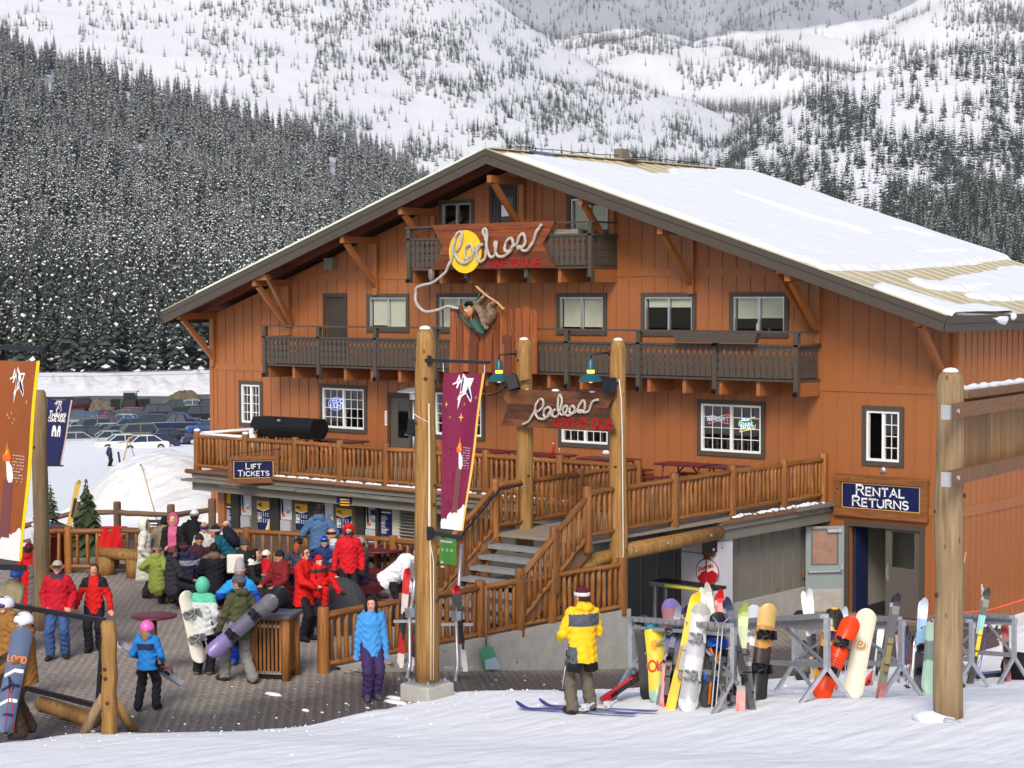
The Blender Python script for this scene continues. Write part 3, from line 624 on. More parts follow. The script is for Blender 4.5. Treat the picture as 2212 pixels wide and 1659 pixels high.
# timber brackets carrying the overhang
for xk, twin in ((-25.15,0),(-21.75,1),(-18.1,0),(-15.85,0),(-12.65,0),(-9.65,0),(-7.2,0),(-3.6,1),(-.28,0)):
    zt_ = roof_top(xk)-.36 if xk != -12.65 else 9.5
    if abs(xk-XC) > 12: zt_ = 5.86
    bm_ = MB(); bm_.box2((xk-.075, -1.42, zt_-.19), (xk+.075, .0, zt_)); br = bm_.build('bracket', MORANGE, lodge)
    MB().bar((xk, -1.25, zt_-.19), (xk, -.08, zt_-1.38), .11, .15).build('brace', MORANGE, br)
    MB().box2((xk-.08, -.12, zt_-1.65), (xk+.08, -.03, zt_-.19)).build('wall_post', MORANGE, br)
    if twin:
        s = 1 if xk < XC else -1
        MB().bar((xk+s*.42, -1.25, zt_-.05+.12), (xk+s*.16, -.08, zt_-1.3), .11, .15).build('brace', MORANGE, br)
        MB().box2((xk-.3, -1.42, zt_-.02), (xk+.55 if s > 0 else xk+.3, -1.27, zt_+.16)).build('cross_beam', MORANGE, br)
# ladder up to the gable, lamp box, vents
b = MB(); xa = onY(*zB(1310, 560))[0]; xb2 = onY(*zB(1395, 560))[0]
for xx in (xa, xb2): b.box2((xx-.02, -.09, 7.3), (xx+.02, -.05, 9.4))
for i in range(7): b.box2((xa, -.085, 7.5+i*.28), (xb2, -.055, 7.53+i*.28))
b.build('ladder', MORANGE, lodge)
p = onY(*zA(1240, 975)); b = MB(); b.box((p[0], -.1, p[2]), (.34, .2, .34)); tag(b.build('vent_hood', M('vent_metal', (.30,.27,.25), .35, metal=.4), lodge))
p = onY(*z8(1277, 1240)); b = MB(); b.lathe([(.07,0),(.07,.05),(.04,.07)], 12, (p[0], -.001, p[2]), 0, Matrix.Rotation(PI/2, 3, 'X')); b.build('wall_fixture', MALU, lodge)

# ------------------------------------------------------------------ balconies with fretwork slats
def slat_mesh(h, w=.17):
    # half profile of a board with diamond cut-outs along both edges
    ns = [(0,0),(0,.18),(.0,.22),(.034,.25),(.0,.29),(0,.45),(.042,.5),(0,.55),(0,.68),(.02,.72),(.05,.78),(.02,.84),(0,.88),(0,1)]
    g = .010; poly = [(-w/2+g+a, t*h) for a, t in ns]+[(w/2-g-a, t*h) for a, t in ns[::-1]]
    b = MB(); b.extr([(x, -.012, z) for x, z in poly], (0, .024, 0)); return b.mesh('slat', MTRIM)
def balcony(xa, xb, zf, zrail, ztop, dep, label):
    b = MB(); b.box2((xa-.02, -dep, zf-.05), (xb+.02, -.03, zf)); o = b.build('balcony', MTRIM, lodge)
    # joists
    n = max(3, int(round((xb-xa)/1.05)))
    for i in range(n+1):
        x = xa+.05+(xb-xa-.1)*i/n; MB().box2((x-.05, -dep+.08, zf-.40), (x+.05, -.026, zf-.05)).build('joist', MORANGE, o)
    # posts
    m = max(2, int(round((xb-xa)/2.15)))
    for i in range(m+1):
        x = xa+(xb-xa)*i/m; pb = MB().box2((x-.06, -dep-.06, zf-.38), (x+.06, -dep+.06, ztop-.045)); po = pb.build('post', MTRIM, o)
        MB().box((x, -dep-.07, zf-.32), (.09, .12, .08), 0, Matrix.Rotation(R(35), 3, 'X')).build('spotlight', MBLACK, po)
    MB().box2((xa-.12, -dep-.07, ztop-.045), (xb+.12, -dep+.07, ztop)).build('top_rail', MTRIM, o)
    MB().box2((xa-.12, -dep-.06, zrail-.05), (xb+.12, -dep+.05, zrail)).build('rail', MTRIM, o)
    MB().box2((xa, -dep+.005, zf+.09), (xb, -dep+.035, zf+.15)).build('rail', MTRIM, o)
    for x in (xa, xb):
        MB().box2((x-.035, -dep+.07, ztop-.044), (x+.035, -.03, ztop-.001)).build('top_rail', MTRIM, o); MB().box2((x-.05, -dep+.06, zrail-.049), (x+.05, -.03, zrail-.001)).build('rail', MTRIM, o)
    h = zrail-.05-(zf+.02); sm = slat_mesh(h); x = xa+.16
    while x < xb-.1: ob('slat', sm, o, (x, -dep-.02, zf+.03)); x += .1725
    for x in (xa, xb):
        y = -dep+.14
        while y < -.08: ob('slat', sm, o, (x, y, zf+.03), (0, 0, PI/2)); y += .1725
    return o
bal = balcony(-21.68, -3.56, 4.38, 5.20, 5.52, 1.05, '')
gab = balcony(-15.8, -9.55, 7.10, 7.92, 8.24, 1.1, '')
# planter box hung on the balcony rail, a grey board on the gable balcony
p, q = onY(*z7(1560, 330), -1.2), onY(*z8(460, 405), -1.2); b = MB(); b.extr([(p[0], -1.16, 5.47), (q[0], -1.16, 5.47), (q[0]-.08, -1.16, 5.23), (p[0]+.08, -1.16, 5.23)], (0, -.16, 0)); tag(b.build('planter_box', MTRIM), 'empty dark planter box hung on the long balcony rail', 'planter')
p, q = onY(*zB(1545, 760), -1.0), onY(*zB(1780, 800), -1.0); b = MB(); b.box2((p[0], -1.02, 7.93), (q[0], -.8, 8.05)); tag(b.build('plank', GREYW), 'weathered grey plank lying on the top balcony rail', 'plank')

# ------------------------------------------------------------------ snow lying on the roof
def inpoly(u, v, poly):
    c = np.zeros(u.shape, bool); n = len(poly)
    for i in range(n):
        (x1, y1), (x2, y2) = poly[i], poly[(i+1) % n]
        if y1 == y2: continue
        t = (y1 > v) != (y2 > v); xx = (x2-x1)*(v-y1)/(y2-y1)+x1; c ^= t & (u < xx)
    return c
def segdist(u, v, pl):
    d = np.full(u.shape, 1e9)
    for (x1, y1), (x2, y2) in zip(pl[:-1], pl[1:]):
        L2 = (x2-x1)**2+(y2-y1)**2; t = np.clip(((u-x1)*(x2-x1)+(v-y1)*(y2-y1))/L2, 0, 1); d = np.minimum(d, np.hypot(u-x1-t*(x2-x1), v-y1-t*(y2-y1)))
    return d
def roof_snow():
    ns, ny = 250, 220; s = np.linspace(.02, SLEN+.05, ns); y = np.linspace(RY0-.03, RY1-.05, ny); S, Y = np.meshgrid(s, y)
    c = 1/math.sqrt(1+SL*SL); X = XC+S*c; Z = ZRIDGE-S*c*SL
    q = np.stack([X-CAM[0], Y-CAM[1], Z-CAM[2]], -1); d = q @ _f; U = CXP+FPX*(q @ _r)/d; Vv = CYP-FPX*(q @ _u)/d
    # streaky, drip-shaped edges run down the slope with the ribs
    j = (vnoise(Y*7, S*.35, 3)-.5)*7+(vnoise(Y*1.2, S*.5, 4)-.5)*9; jv = j*.55; ju = j*.9
    u, v = U+ju, Vv+jv
    main = [(1080,330),(1110,337),(1181,343),(1279,355),(1388,370),(1400,377),(1455,381),(1446,367),(1538,368),(1634,374),(1700,398),(2240,570),(2182,559),(2081,572),(1873,585),(1780,583),(1747,568),(1400,470),(1050,330)]
    m = inpoly(u, v, main) | ((Vv > 355) & (S < 9.2) & (Y < RY0+.9) & (S > 1.0) & (U < 1747) & (Vv < 585))
    front = [(1893,612),(1985,640),(2060,660),(2110,663),(2183,672),(2186,700),(2060,690),(1980,668),(1893,628)]
    right = [(1965,605),(2015,612),(2069,601),(2178,580),(2240,574),(2240,652),(2100,646),(2085,632),(2140,621),(2040,630),(1990,620)]
    m |= inpoly(u, v, front) | inpoly(u+ju, v, right)
    w = segdist(U, Vv, [(1585,420),(1660,445),(1755,476),(1873,508)]); m &= ~(w < 2.6*np.clip((U-1575)/90, 0, 1)+(vnoise(Y*9, S*2, 8)-.5)*1.5)
    w = segdist(U, Vv, [(1870,510),(1935,498)]); m &= w > 2.2; w = segdist(U, Vv, [(1935,498),(2010,515)]); m &= w > 1.2; w = segdist(U, Vv, [(1985,550),(2080,547)]); m &= w > 1.8
    m &= ~((Y < RY0+.11+.06*vnoise(S*1.5, Y, 2)))
    mf = m.astype(float)
    for _ in range(3):
        p = np.pad(mf, 1, mode='edge'); mf = (p[1:-1,1:-1]*2+p[:-2,1:-1]+p[2:,1:-1]+p[1:-1,:-2]+p[1:-1,2:])/6
    th = .012+.10*np.clip(mf-.25, 0, 1)+.02*vnoise(Y*1.5, S*1.5, 6)*mf; keep = mf > .3
    th = np.where(keep, th, .004)
    PX, PZ = X+th*SL*c, Z+th*c
    v3 = np.stack([PX.ravel(), Y.ravel(), PZ.ravel()], 1); i = np.arange(ny*ns).reshape(ny, ns)
    kf = keep[:-1,:-1] | keep[1:,:-1] | keep[:-1,1:] | keep[1:,1:]
    f = np.stack([i[:-1,:-1][kf], i[:-1,1:][kf], i[1:,1:][kf], i[1:,:-1][kf]], 1)
    used = np.unique(f); mp = np.zeros(ny*ns, int); mp[used] = np.arange(len(used))
    me = npmesh('snow', v3[used], mp[f], True); me.materials.append(MSNOWCAP); o = ob('snow', me, roofparts[0]); o['kind'] = 'stuff'
roof_snow()
b = MB(); b.grid(lambda a, t: slope_pt(-1, .3+SLEN*.86*t, RY0-.02+12.2*a, .05+.03*float(vnoise(a*60, t*30, 5))), 60, 30); b.grid(lambda a, t: slope_pt(-1, .3+SLEN*.86*t, RY0-.025, .08*a), 1, 60); b.build('snow', MSNOWCAP, roofparts[1], True)
p = slope_pt(1, SLEN, 0); b = MB()
pts = [onX(2075, 684, p[0]+.03), onX(2110, 690, p[0]+.03), onX(2150, 694, p[0]+.04), onX(2172, 698, p[0]+.05), onX(2183, 686, p[0])]
b.tube([(q[0]-.1, q[1], q[2]+.06) for q in pts], [.05, .09, .11, .14, .1], 10); b.ball(V3(pts[-1])+Vector((-.12, .05, .03)), (.24, .2, .13), 12, 8); b.build('snow_lip', MSNOWCAP, roofparts[0], True)
# ridge clutter: dark panel, cable, box
def rp(px, py, h=.04):
    q = onX(px, py, XC+.2); return q
b = MB(); a = [slope_pt(1, s, y, .09) for s, y in ((.12, .05),(.2, .75),(1.35, .55),(1.2, -.2))]; b.extr(a, (0, 0, -.03)); tag(b.build('roof_panel', flat('dark_panel', (70,78,98), .3)), 'dark flat panel lying on the roof by the ridge', 'panel')
b = MB(); pts = [(XC, RY0+.9+i*.55, ZRIDGE+.10+.05*abs(math.sin(i*1.3))) for i in range(18)]; b.tube(pts, .012, 5); [b.bar((XC, RY0+.9+i*1.1, ZRIDGE+.02), (XC, RY0+.9+i*1.1, ZRIDGE+.15), .02, .02) for i in range(9)]; tag(b.build('ridge_cable', MBLACK), 'thin dark cable strung along the roof ridge', 'cable')
b = MB(); b.box((XC, 4.35, ZRIDGE+.16), (.3, .35, .34)); b.box((XC+.22, 4.5, ZRIDGE+.04), (.5, .6, .03)); tag(b.build('ridge_vent', flat('grey_vent', (120,112,100))), 'small grey box vent standing on the roof ridge', 'vent')
# ================================================================== log work: posts, rails, balusters
def logmesh(name, r0, r1, L, mat, n=8, wob=.006, segs=4, cap=.6, seed=1):
    rs = np.random.RandomState(seed); pts = []; rr = []
    for i in range(segs+1):
        t = i/segs; pts.append((rs.uniform(-wob, wob), rs.uniform(-wob, wob), L*t)); rr.append((r0+(r1-r0)*t)*(1+rs.uniform(-.05, .05)))
    pts = [(pts[0][0], pts[0][1], 0.0)]+pts[0:1]+pts[1:-1]+[(pts[-1][0], pts[-1][1], L-r1*.25), (pts[-1][0], pts[-1][1], L)]
    pts[1] = (pts[1][0], pts[1][1], r0*.25); rr = [r0*cap]+rr[0:1]+rr[1:-1]+[r1, r1*cap]
    return MB().tube(pts, rr, n).mesh(name, mat, True)
BALM = [logmesh('baluster', .046, .042, 1.0, LOG, 7, .008, 3, .75, i) for i in range(5)]
FPOST = [logmesh('post', .105, .10, 1.0, LOG, 10, .004, 3, .9, 20+i) for i in range(3)]
RAILM = [logmesh('rail', .066, .058, 1.0, LOG, 8, .012, 5, .7, 40+i) for i in range(4)]
def place_log(name, me, p, q, parent, rs=1.0):
    p, q = V3(p), V3(q); d = q-p; o = ob(name, me, parent, p, d.to_track_quat('Z', 'Y').to_euler(), (rs, rs, d.length)); return o
def snowcap(parent, c, r):
    b = MB(); b.ball((c[0], c[1], c[2]+r*.1), (r, r, r*.55), 10, 5); b.build('snow_cap', MSNOWCAP, parent, True)
def log_rail(root, posts, h=1.1, top=.98, low=.16, gap=.155, post_r=1.0, bal=True, ends=(1, 1), skip=()):
    """posts: ground points along the run; each post, rail and baluster is a part"""
    for i, p in enumerate(posts):
        if i not in skip: ob('post', FPOST[i % 3], root, (p[0], p[1], p[2]-.05), (0, 0, random.uniform(0, 6)), (post_r, post_r, h+.05))
    for i in range(len(posts)-1):
        a, c = V3(posts[i]), V3(posts[i+1]); d = (c-a).normalized()
        place_log('rail', RAILM[i % 4], a+Vector((0,0,top))+d*.04, c+Vector((0,0,top))-d*.04, root); place_log('rail', RAILM[(i+2) % 4], a+Vector((0,0,low))+d*.04, c+Vector((0,0,low))-d*.04, root, .85)
        if bal:
            hz = Vector((c.x-a.x, c.y-a.y, 0)).length; n = max(1, int((hz-.2)/gap)); 
            for k in range(n):
                t = (.1+(hz-.2)*(k+.5)/n)/hz; q = a.lerp(c, t); z0, z1 = low+.03, top-.02
                ob('baluster', BALM[random.randrange(5)], root, (q.x+random.uniform(-.006,.006), q.y, q.z+z0), (random.uniform(-.012,.012), random.uniform(-.012,.012), random.uniform(0, 6)), (random.uniform(.9,1.12), random.uniform(.9,1.12), z1-z0))
def run(a, b_, n): return [tuple(np.array(a)+(np.array(b_)-np.array(a))*i/n) for i in range(n+1)]

# ------------------------------------------------------------------ deck
DZ = 1.5
deck = thing('deck', 'raised log railed deck running along the front of the lodge above the ticket windows', 'deck', (-12, -2.2, 0))
MDECK = wood('deck_boards', (.20,.155,.11), (.34,.28,.21), (.26,.2,.15), along='X', rough=.8)
for i in range(29):
    y = -4.38+i*.15; b = MB(); b.box2((-21.0, y+.004, DZ-.04), (-3.35, y+.146, DZ)); b.build('plank', MDECK, deck)
b = MB(); b.box2((-5.75, -9.55, DZ-.05), (-3.2, -4.4, DZ-.001)); b.build('landing', MDECK, deck)
b = MB(); b.tube([(-21.2, -4.5, DZ+.005), (-12.2, -4.5, DZ+.005), (-6.0, -4.5, DZ+.005)], [.065, .07, .065], 8); b.build('edge_log', TIMBER, deck, True)
b = MB(); b.box2((-21.0, -4.47, 1.33), (-5.9, -4.40, DZ-.06)); b.build('fascia', GREYT, deck)
b = MB(); b.box2((-21.15, -4.74, 1.25), (-16.6, -4.42, 1.315)); b.build('ledge', GREYW, deck); b = MB(); b.box2((-16.57, -4.72, 1.24), (-9.6, -4.42, 1.305)); b.build('ledge', GREYW, deck); b = MB(); b.box2((-9.57, -4.74, 1.25), (-5.9, -4.42, 1.31)); b.build('ledge', GREYW, deck)
b = MB(); b.box2((-20.9, -4.54, 1.0), (-5.9, -4.42, 1.235)); b.build('fascia', GREYT, deck)
b = MB(); b.box2((-20.95, -4.39, 1.0), (-20.85, 0, DZ-.06)); b.box2((-21.0, -4.6, 1.25), (-20.96, 0, 1.31)); b.build('fascia', GREYT, deck)
# east side: stepped grey boards, ledge
b = MB(); b.box2((-3.32, -4.75, 1.02), (-3.25, -.03, 1.24)); b.box2((-3.30, -4.75, 1.26), (-3.20, -.03, 1.40)); b.build('fascia', GREYT, deck)
b = MB(); b.box2((-3.55, -4.72, 1.40), (-3.14, -1.75, 1.462)); b.build('ledge', TIMBER, deck); b = MB(); b.box2((-3.55, -1.73, 1.41), (-3.08, -.03, 1.475)); b.build('ledge', GREYW, deck)
b = MB(); b.box2((-5.8, -4.75, 1.1), (-3.32, -4.68, 1.4)); b.build('fascia', GREYT, deck)
rails = thing('deck_railing', 'log railing along the deck front with snow in its gaps', 'railing', (-12, -4.2, DZ))
pf = [(-20.95,-4.3,DZ)]+[(x, -4.3, DZ) for x in (-18.95, -17.0, -15.3, -13.65, -12.0, -10.3, -8.0, -5.75)]
log_rail(rails, pf, 1.13)
log_rail(rails, [(-20.95, -4.3, DZ), (-20.95, -2.1, DZ), (-20.95, -.25, DZ)], 1.13, skip=(0,))
for p in pf[:2]: snowcap(rails, (p[0], p[1], DZ+1.13), .10)
b = MB(); b.tube([(-20.95, -4.2, DZ+1.045), (-20.95, -.3, DZ+1.045)], [.05]*2, 8); b.tube([(-20.8, -4.3, DZ+1.045), (-19.1, -4.3, DZ+1.045)], [.045]*2, 8); b.build('snow_strip', MSNOWCAP, rails, True)
rr = thing('deck_railing', 'log railing at the right end of the deck above the grey side wall', 'railing', (-3.4, -4, DZ))
log_rail(rr, [(-3.4,-.12,DZ),(-3.4,-1.9,DZ),(-3.38,-4.05,DZ),(-3.3,-6.35,DZ),(-3.2,-8.4,DZ)], 1.13, skip=(4,))
rl = thing('deck_railing', 'short log railing on the left side of the landing between deck and tall post', 'railing', (-5.7, -6, DZ))
log_rail(rl, [(-5.75,-4.3,DZ),(-5.7,-6.5,DZ),(-5.62,-8.4,DZ)], 1.1, skip=(0, 2))
# snow lying on the deck edge
b = MB()
for i in range(260):
    x = random.uniform(-19.2, -12.6) if random.random() < .8 else random.uniform(-12.6, -6.2); r = random.uniform(.02, .06); b.ball((x, -4.4+random.uniform(-.05, .12), DZ+.05+r*.3), (r*1.5, r, r*.7), 6, 4)
for i in range(80):
    y = random.uniform(-4.2, -.4); r = random.uniform(.02, .06); b.ball((-3.32+random.uniform(-.06,.12), y, DZ-.02+r*.4), (r, r*1.5, r*.6), 6, 4)
o = b.build('snow', MSNOWCAP, deck, True); o['kind'] = 'stuff'
# under the deck
MBOOTH = flat('booth_grey_brown', (104,97,86), .7, var=.08); MBOOTHD = flat('booth_dark_post', (58,53,46), .7, var=.1)
booth = thing('ticket_booth', 'grey brown lift ticket booth with posters under the deck', 'ticket booth', (-14, -3.9, 0))
YT = -3.95
b = MB(); b.box2((-20.3, YT, -.1), (-3.9, YT+.1, 1.42)); b.build('wall', MBOOTH, booth)
b = MB(); b.box2((-20.38, YT-.12, -.1), (-20.12, YT-.001, 1.3)); b.build('corner_trim', MORANGE, booth)
zt_ = lambda x, y: (460.8+.2022*x, 1050.4+.2022*y)
def tx(x): return float(onY(*zt_(x, 300), YT)[0])
def tz(y, x=300): return float(onY(*zt_(x, y), YT)[2])
for a, c in ((215,300),(630,722),(1035,1165),(1545,1632),(1757,1788)):
    b = MB(); b.box2((tx(a), YT-.10, 0), (tx(c), YT-.001, 1.30)); b.build('post', MBOOTHD, booth)
MPALE = flat('ticket_window_pale', (206,208,210), .5); 
for k, (a, c) in enumerate(((302,410),(725,840),(1170,1282),(1634,1755))):
    b = MB(); b.box2((tx(a), YT-.012, .35), (tx(c), YT-.001, 1.25)); wn = b.build('ticket_window', MPALE, booth)
    MB().box2((tx(a)+.02, YT-.06, .0), (tx(c)-.02, YT-.001, .33)).build('counter', flat('ticket_counter', (176,178,180)), wn)
    w = tx(c)-tx(a); x0 = tx(a)
    MB().lathe([(.09,0),(.09,.02),(.05,.03)], 14, (x0+w*.68, YT-.013, .62), 0, Matrix.Rotation(PI/2, 3, 'X')).build('speak_hole', MALU, wn)
    MB().box2((x0+w*.1, YT-.02, .42), (x0+w*.42, YT-.013, .50)).build('sticker', flat('orange_sticker', (224,112,60)), wn)
    MB().box2((x0+w*.05, YT-.02, .12), (x0+w*.4, YT-.013, .34)).build('sticker', flat('blue_sticker', (120,170,210)), wn)
    MB().bar((x0+w*.12, YT-.02, 1.12), (x0+w*.2, YT-.02, .5), .02, .05).build('flyer', NAVY, wn)
    MB().box2((x0+.02, YT-.022, 1.0), (x0+w*.6, YT-.014, 1.22)).build('flyer', MWHITE, wn)
    MB().box2((x0+w*.35, YT-.05, .16), (x0+w*.95, YT-.014, .22)).build('shelf', MALU, wn)
YEL = flat('poster_yellow', (236,180,44)); NAVYP = flat('poster_navy', (28,34,84)); PRW = flat('poster_white', (230,232,236)); PRO = flat('poster_orange', (214,120,52))
def poster(px, kind, label):
    x0, x1 = tx(px[0]), tx(px[2]); z1, z0 = tz(px[1], px[0]), tz(px[3], px[0]); y = YT-.018; w = x1-x0; h = z1-z0
    b = MB(); b.box2((x0, y, z0), (x1, y+.012, z1)); o = tag(b.build('poster', YEL if kind == 'price' else NAVYP), label, 'poster')
    g = MB()
    if kind == 'price':
        n = MB(); n.extr([(x0+.01, y-.004, z1-h*.26), (x0+w*.45, y-.004, z1-h*.34), (x1-.01, y-.004, z1-h*.22), (x1-.01, y-.004, z1-h*.45), (x0+w*.82, y-.004, z0+h*.35), (x0+w*.55, y-.004, z0+.01), (x0+.01, y-.004, z0+.01)], (0, .003, 0)); n.build('panel', NAVYP, o)
        s = MB(); s.extr([(x1-.01, y-.007, z1-h*.40), (x1-.01, y-.007, z1-h*.46), (x0+w*.66, y-.007, z0+.01), (x0+w*.55, y-.007, z0+.01), (x0+w*.8, y-.007, z0+h*.35)], (0, .002, 0)); s.tube([(x0+.01, y-.006, z1-h*.25), (x0+w*.45, y-.006, z1-h*.335), (x1-.01, y-.006, z1-h*.21)], .013, 6); s.build('swoosh', PRW, o)
        for r_ in range(7):
            for cc in range(5):
                if r_ in (3,): continue
                ww = .1 if cc == 0 else .035; g.box((x0+w*(.14+.155*cc), y-.0065, z1-h*(.40+.05*r_)), (ww, .003, .022))
        g.box((x0+w*.2, y-.0065, z1-h*.56), (w*.28, .003, .05)); g.build('print', PRW, o)
        k = MB(); 
        for i in range(4): k.bar((x0+w*(.08+.07*i), y-.004, z1-h*.16), (x0+w*(.14+.07*i), y-.004, z1-h*(.05+.03*(i % 2))), .003, .022)
        k.bar((x0+w*.1, y-.004, z1-h*.13), (x0+w*.42, y-.004, z1-h*.2), .003, .025); k.build('logo', NAVYP, o)
    else:
        rs = random.Random(len(label)); n = 14
        for i in range(n):
            ww = w*rs.uniform(.6, .84) if kind == 'text' else w*rs.uniform(.3, .62); g.box((x0+w*.08+ww/2, y-.003, z1-h*(.22+.053*i)), (ww, .003, h*.022))
        g.box((x0+w*.5, y-.003, z1-h*.07), (w*.82, .003, h*.06)); g.build('print', PRW, o)
        q = MB(); 
        for i in ((1, 6, 9) if kind != 'text' else (0,)): q.box((x0+w*.3, y-.0045, z1-h*(.15+.06*i)), (w*.42, .003, h*.025))
        q.build('print', PRO, o)
poster((70,195,213,412), 'text', 'navy notice full of white text beside the orange corner trim')
poster((472,150,628,468), 'price', 'yellow and navy price poster nearest the navy text notice')
poster((880,185,1036,470), 'price', 'yellow and navy price poster left of the man in denim')
poster((1316,230,1486,520), 'price', 'yellow and navy price poster behind the standing red hooded figure')
poster((1790,255,1914,520), 'list', 'tall navy list poster beside the cream panel')
poster((1640,232,1740,310), 'list', 'small navy poster over the last ticket window')
b = MB(); b.box2((tx(105), YT-.016, tz(195)), (tx(188), YT-.003, tz(90))); tag(b.build('sign', YEL), 'small yellow sign above the navy text notice', 'sign')
b = MB(); b.box2((tx(1916), YT-.02, .0), (tx(2000), YT-.001, 1.1)); b.build('cream_panel', flat('cream_panel', (196,190,170)), booth)
for i in range(12):
    z = .1+i*.085; b = MB(); b.box((tx(2090), YT-.04, z), (tx(2190)-tx(2000), .05, .02), 0, Matrix.Rotation(R(-30), 3, 'X')); b.build('louvre', flat('louvre', (150,146,134)), booth)
# signs hung on the fascia
def zz5(x, y): return ((600+x*.2411)*.6777, (1300+y*.2411)*.6777)
p, q = onY(*zz5(395, 1015), -4.56), onY(*zz5(690, 1075), -4.56); b = MB(); b.box2((p[0], -4.565, q[2]+.01), (q[0], -4.545, p[2]-.01)); o = tag(b.build('sign', flat('orange_red_sign', (206,84,44))), 'narrow orange red sign with white script on the booth fascia', 'sign')
t = MB()
for i in range(13): xx = p[0]+.06+i*(q[0]-p[0]-.1)/13; t.bar((xx, -4.567, (p[2]+q[2])/2-.03), (xx+.05, -4.567, (p[2]+q[2])/2+.03*(1 if i % 3 else 1.5)), .003, .014)
t.build('script', PRW, o)
p, q = onY(*zt_(1362, 110), -4.56), onY(*zt_(1480, 185), -4.56); b = MB(); b.box2((p[0], -4.72, q[2]), (p[0]+.02, -4.56, p[2])); b.box((((p[0]+q[0])/2), -4.6, (p[2]+q[2])/2), (q[0]-p[0], .02, p[2]-q[2]), 0, rotz(R(14))); o = tag(b.build('sign', NAVYP), 'small navy projecting sign with yellow print under the ledge', 'sign')
t = MB()
for i in range(3): t.box(((p[0]+q[0])/2, -4.615, p[2]-.06-.07*i), ((q[0]-p[0])*.7, .004, .03), 0, rotz(R(14)))
t.build('print', YEL, o)
# grey store room under the right end of the deck
store = thing('store_room', 'grey vertical board store room under the right end of the deck', 'shed', (-4, -2, -1.1))
b = MB(); b.box2((-3.72, -3.9, -1.1), (-3.62, -.02, 1.06)); b.build('wall', GREYT, store)
for i in range(9): b = MB(); y = -3.85+i*.46; b.box2((-3.619, y, -.55), (-3.60, y+.045, 1.05)); b.build('batten', GREYT, store)
b = MB(); b.box2((-3.70, -4.0, -1.12), (-3.52, -.02, -.5)); b.build('footing', MCONC, store)
b = MB(); b.bar(onX(1735, 1243, -3.57), onX(1778, 1229, -3.57), .05, .12); b.build('latch_bar', TIMBER, store)
b = MB(); b.bar(onX(1668, 1285, -3.59), onX(1680, 1268, -3.59), .01, .05); b.build('patch_board', GREYT, store)
b = MB(); b.box2((-9.0, -4.05, -1.1), (-3.63, -3.97, 1.42)); b.build('wall', flat('store_shade_toned_grey', (96,94,90), .75, var=.08), store)  # shade under the deck is put into this wall's darker grey
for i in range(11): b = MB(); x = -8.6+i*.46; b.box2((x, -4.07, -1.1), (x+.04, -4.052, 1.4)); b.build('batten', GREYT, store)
# beams, stringer log and supports
sup = thing('landing_support', 'log beams and posts carrying the landing with a metal plate', 'support', (-3.3, -6.5, -1.1))
b = MB(); b.tube([(-3.22, -4.75, 1.23), (-3.2, -6.5, 1.2), (-3.16, -8.4, 1.2)], [.155, .165, .165], 12); b.build('beam', POST, sup, True)
b = MB(); b.tube([(-3.55, -4.62, -1.1), (-3.55, -4.62, .75)], [.17, .16], 12); b.tube([(-3.45, -4.75, .7), (-3.45, -4.75, 1.1)], [.13, .12], 10); b.build('post', LOG, sup, True)
b = MB(); b.box((-3.27, -5.05, .93), (.02, .55, .26)); b.build('plate', MBLACK, sup)
b = MB(); b.tube([(-5.0, -7.4, -1.1), (-5.0, -7.4, 1.3)], [.17, .16], 10); b.build('post', LOG, sup, True)
[MB().lathe([(.03,0),(.03,.03)], 8, (-3.04+.02, y, z), 0, Matrix.Rotation(PI/2, 3, 'Y')).build('bolt', MALU, sup) for y, z in ((-5.4,1.25),(-7.0,1.25),(-8.1,1.2),(-5.3,.93),(-4.95,.93))]
# ------------------------------------------------------------------ stairs
stair = thing('staircase', 'open staircase with grey treads and log rails down from the landing', 'staircase', (-4.3, -10.6, 0))
NS = 8; rise = DZ/NS; go = .29; SY = -9.55
for i in range(1, NS):
    z = DZ-i*rise; y = SY-(i-1)*go
    b = MB(); b.box2((-5.42, y-.33, z-.075), (-3.28, y-.01, z)); b.build('tread', STAIRG, stair)
for x, nm in ((-5.48, 0), (-3.2, 1)):
    b = MB(); b.bar((x, SY+.1, DZ-.12), (x, SY-NS*go+.1, -.02), .09, .26); b.build('stringer', TIMBER, stair)
yb = SY-(NS-1)*go
def srail(x, side):
    top = (x, SY, DZ); bot = (x, yb-.05, .12); mid = tuple((np.array(top)+np.array(bot))/2)
    o = stair
    for i, p in enumerate((top, mid, bot)): ob('post', FPOST[i], o, (p[0], p[1], p[2]-.2), None, (.92, .92, 1.32))
    for a, c in ((top, mid), (mid, bot)):
        a, c = V3(a), V3(c); d = c-a
        place_log('rail', RAILM[1], a+Vector((0,0,.93))+d*.05, c+Vector((0,0,.93))-d*.05, o); place_log('rail', RAILM[2], a+Vector((0,0,.14))+d*.05, c+Vector((0,0,.14))-d*.05, o, .85)
        for k in range(6):
            q = a.lerp(c, (k+.7)/6.4); ob('baluster', BALM[k % 5], o, (q.x, q.y, q.z+.16), (0, 0, k), (1, 1, .76))
srail(-5.52, -1); srail(-3.12, 1)
log_rail(stair, [(-5.52, SY, DZ), (-5.56, -8.6, DZ)], 1.1, skip=(0, 1)); log_rail(stair, [(-3.12, SY, DZ), (-3.15, -8.6, DZ)], 1.1, skip=(0, 1))
for x in (-5.40, -3.24):
    b = MB(); b.tube([(x, SY+.75, DZ+.96), (x, SY, DZ+.9), (x, yb, .98), (x, yb-.35, .9)], .022, 8); b.build('handrail', flat('navy_steel', (30,34,52), .35), stair, True)
b = MB(); b.tube([(-3.3, -8.3, 1.15), (-3.32, -9.1, 1.08), (-3.34, -9.7, .82), (-3.36, -10.7, .1)], [.15, .165, .165, .15], 10); b.build('stringer_log', POST, stair, True)

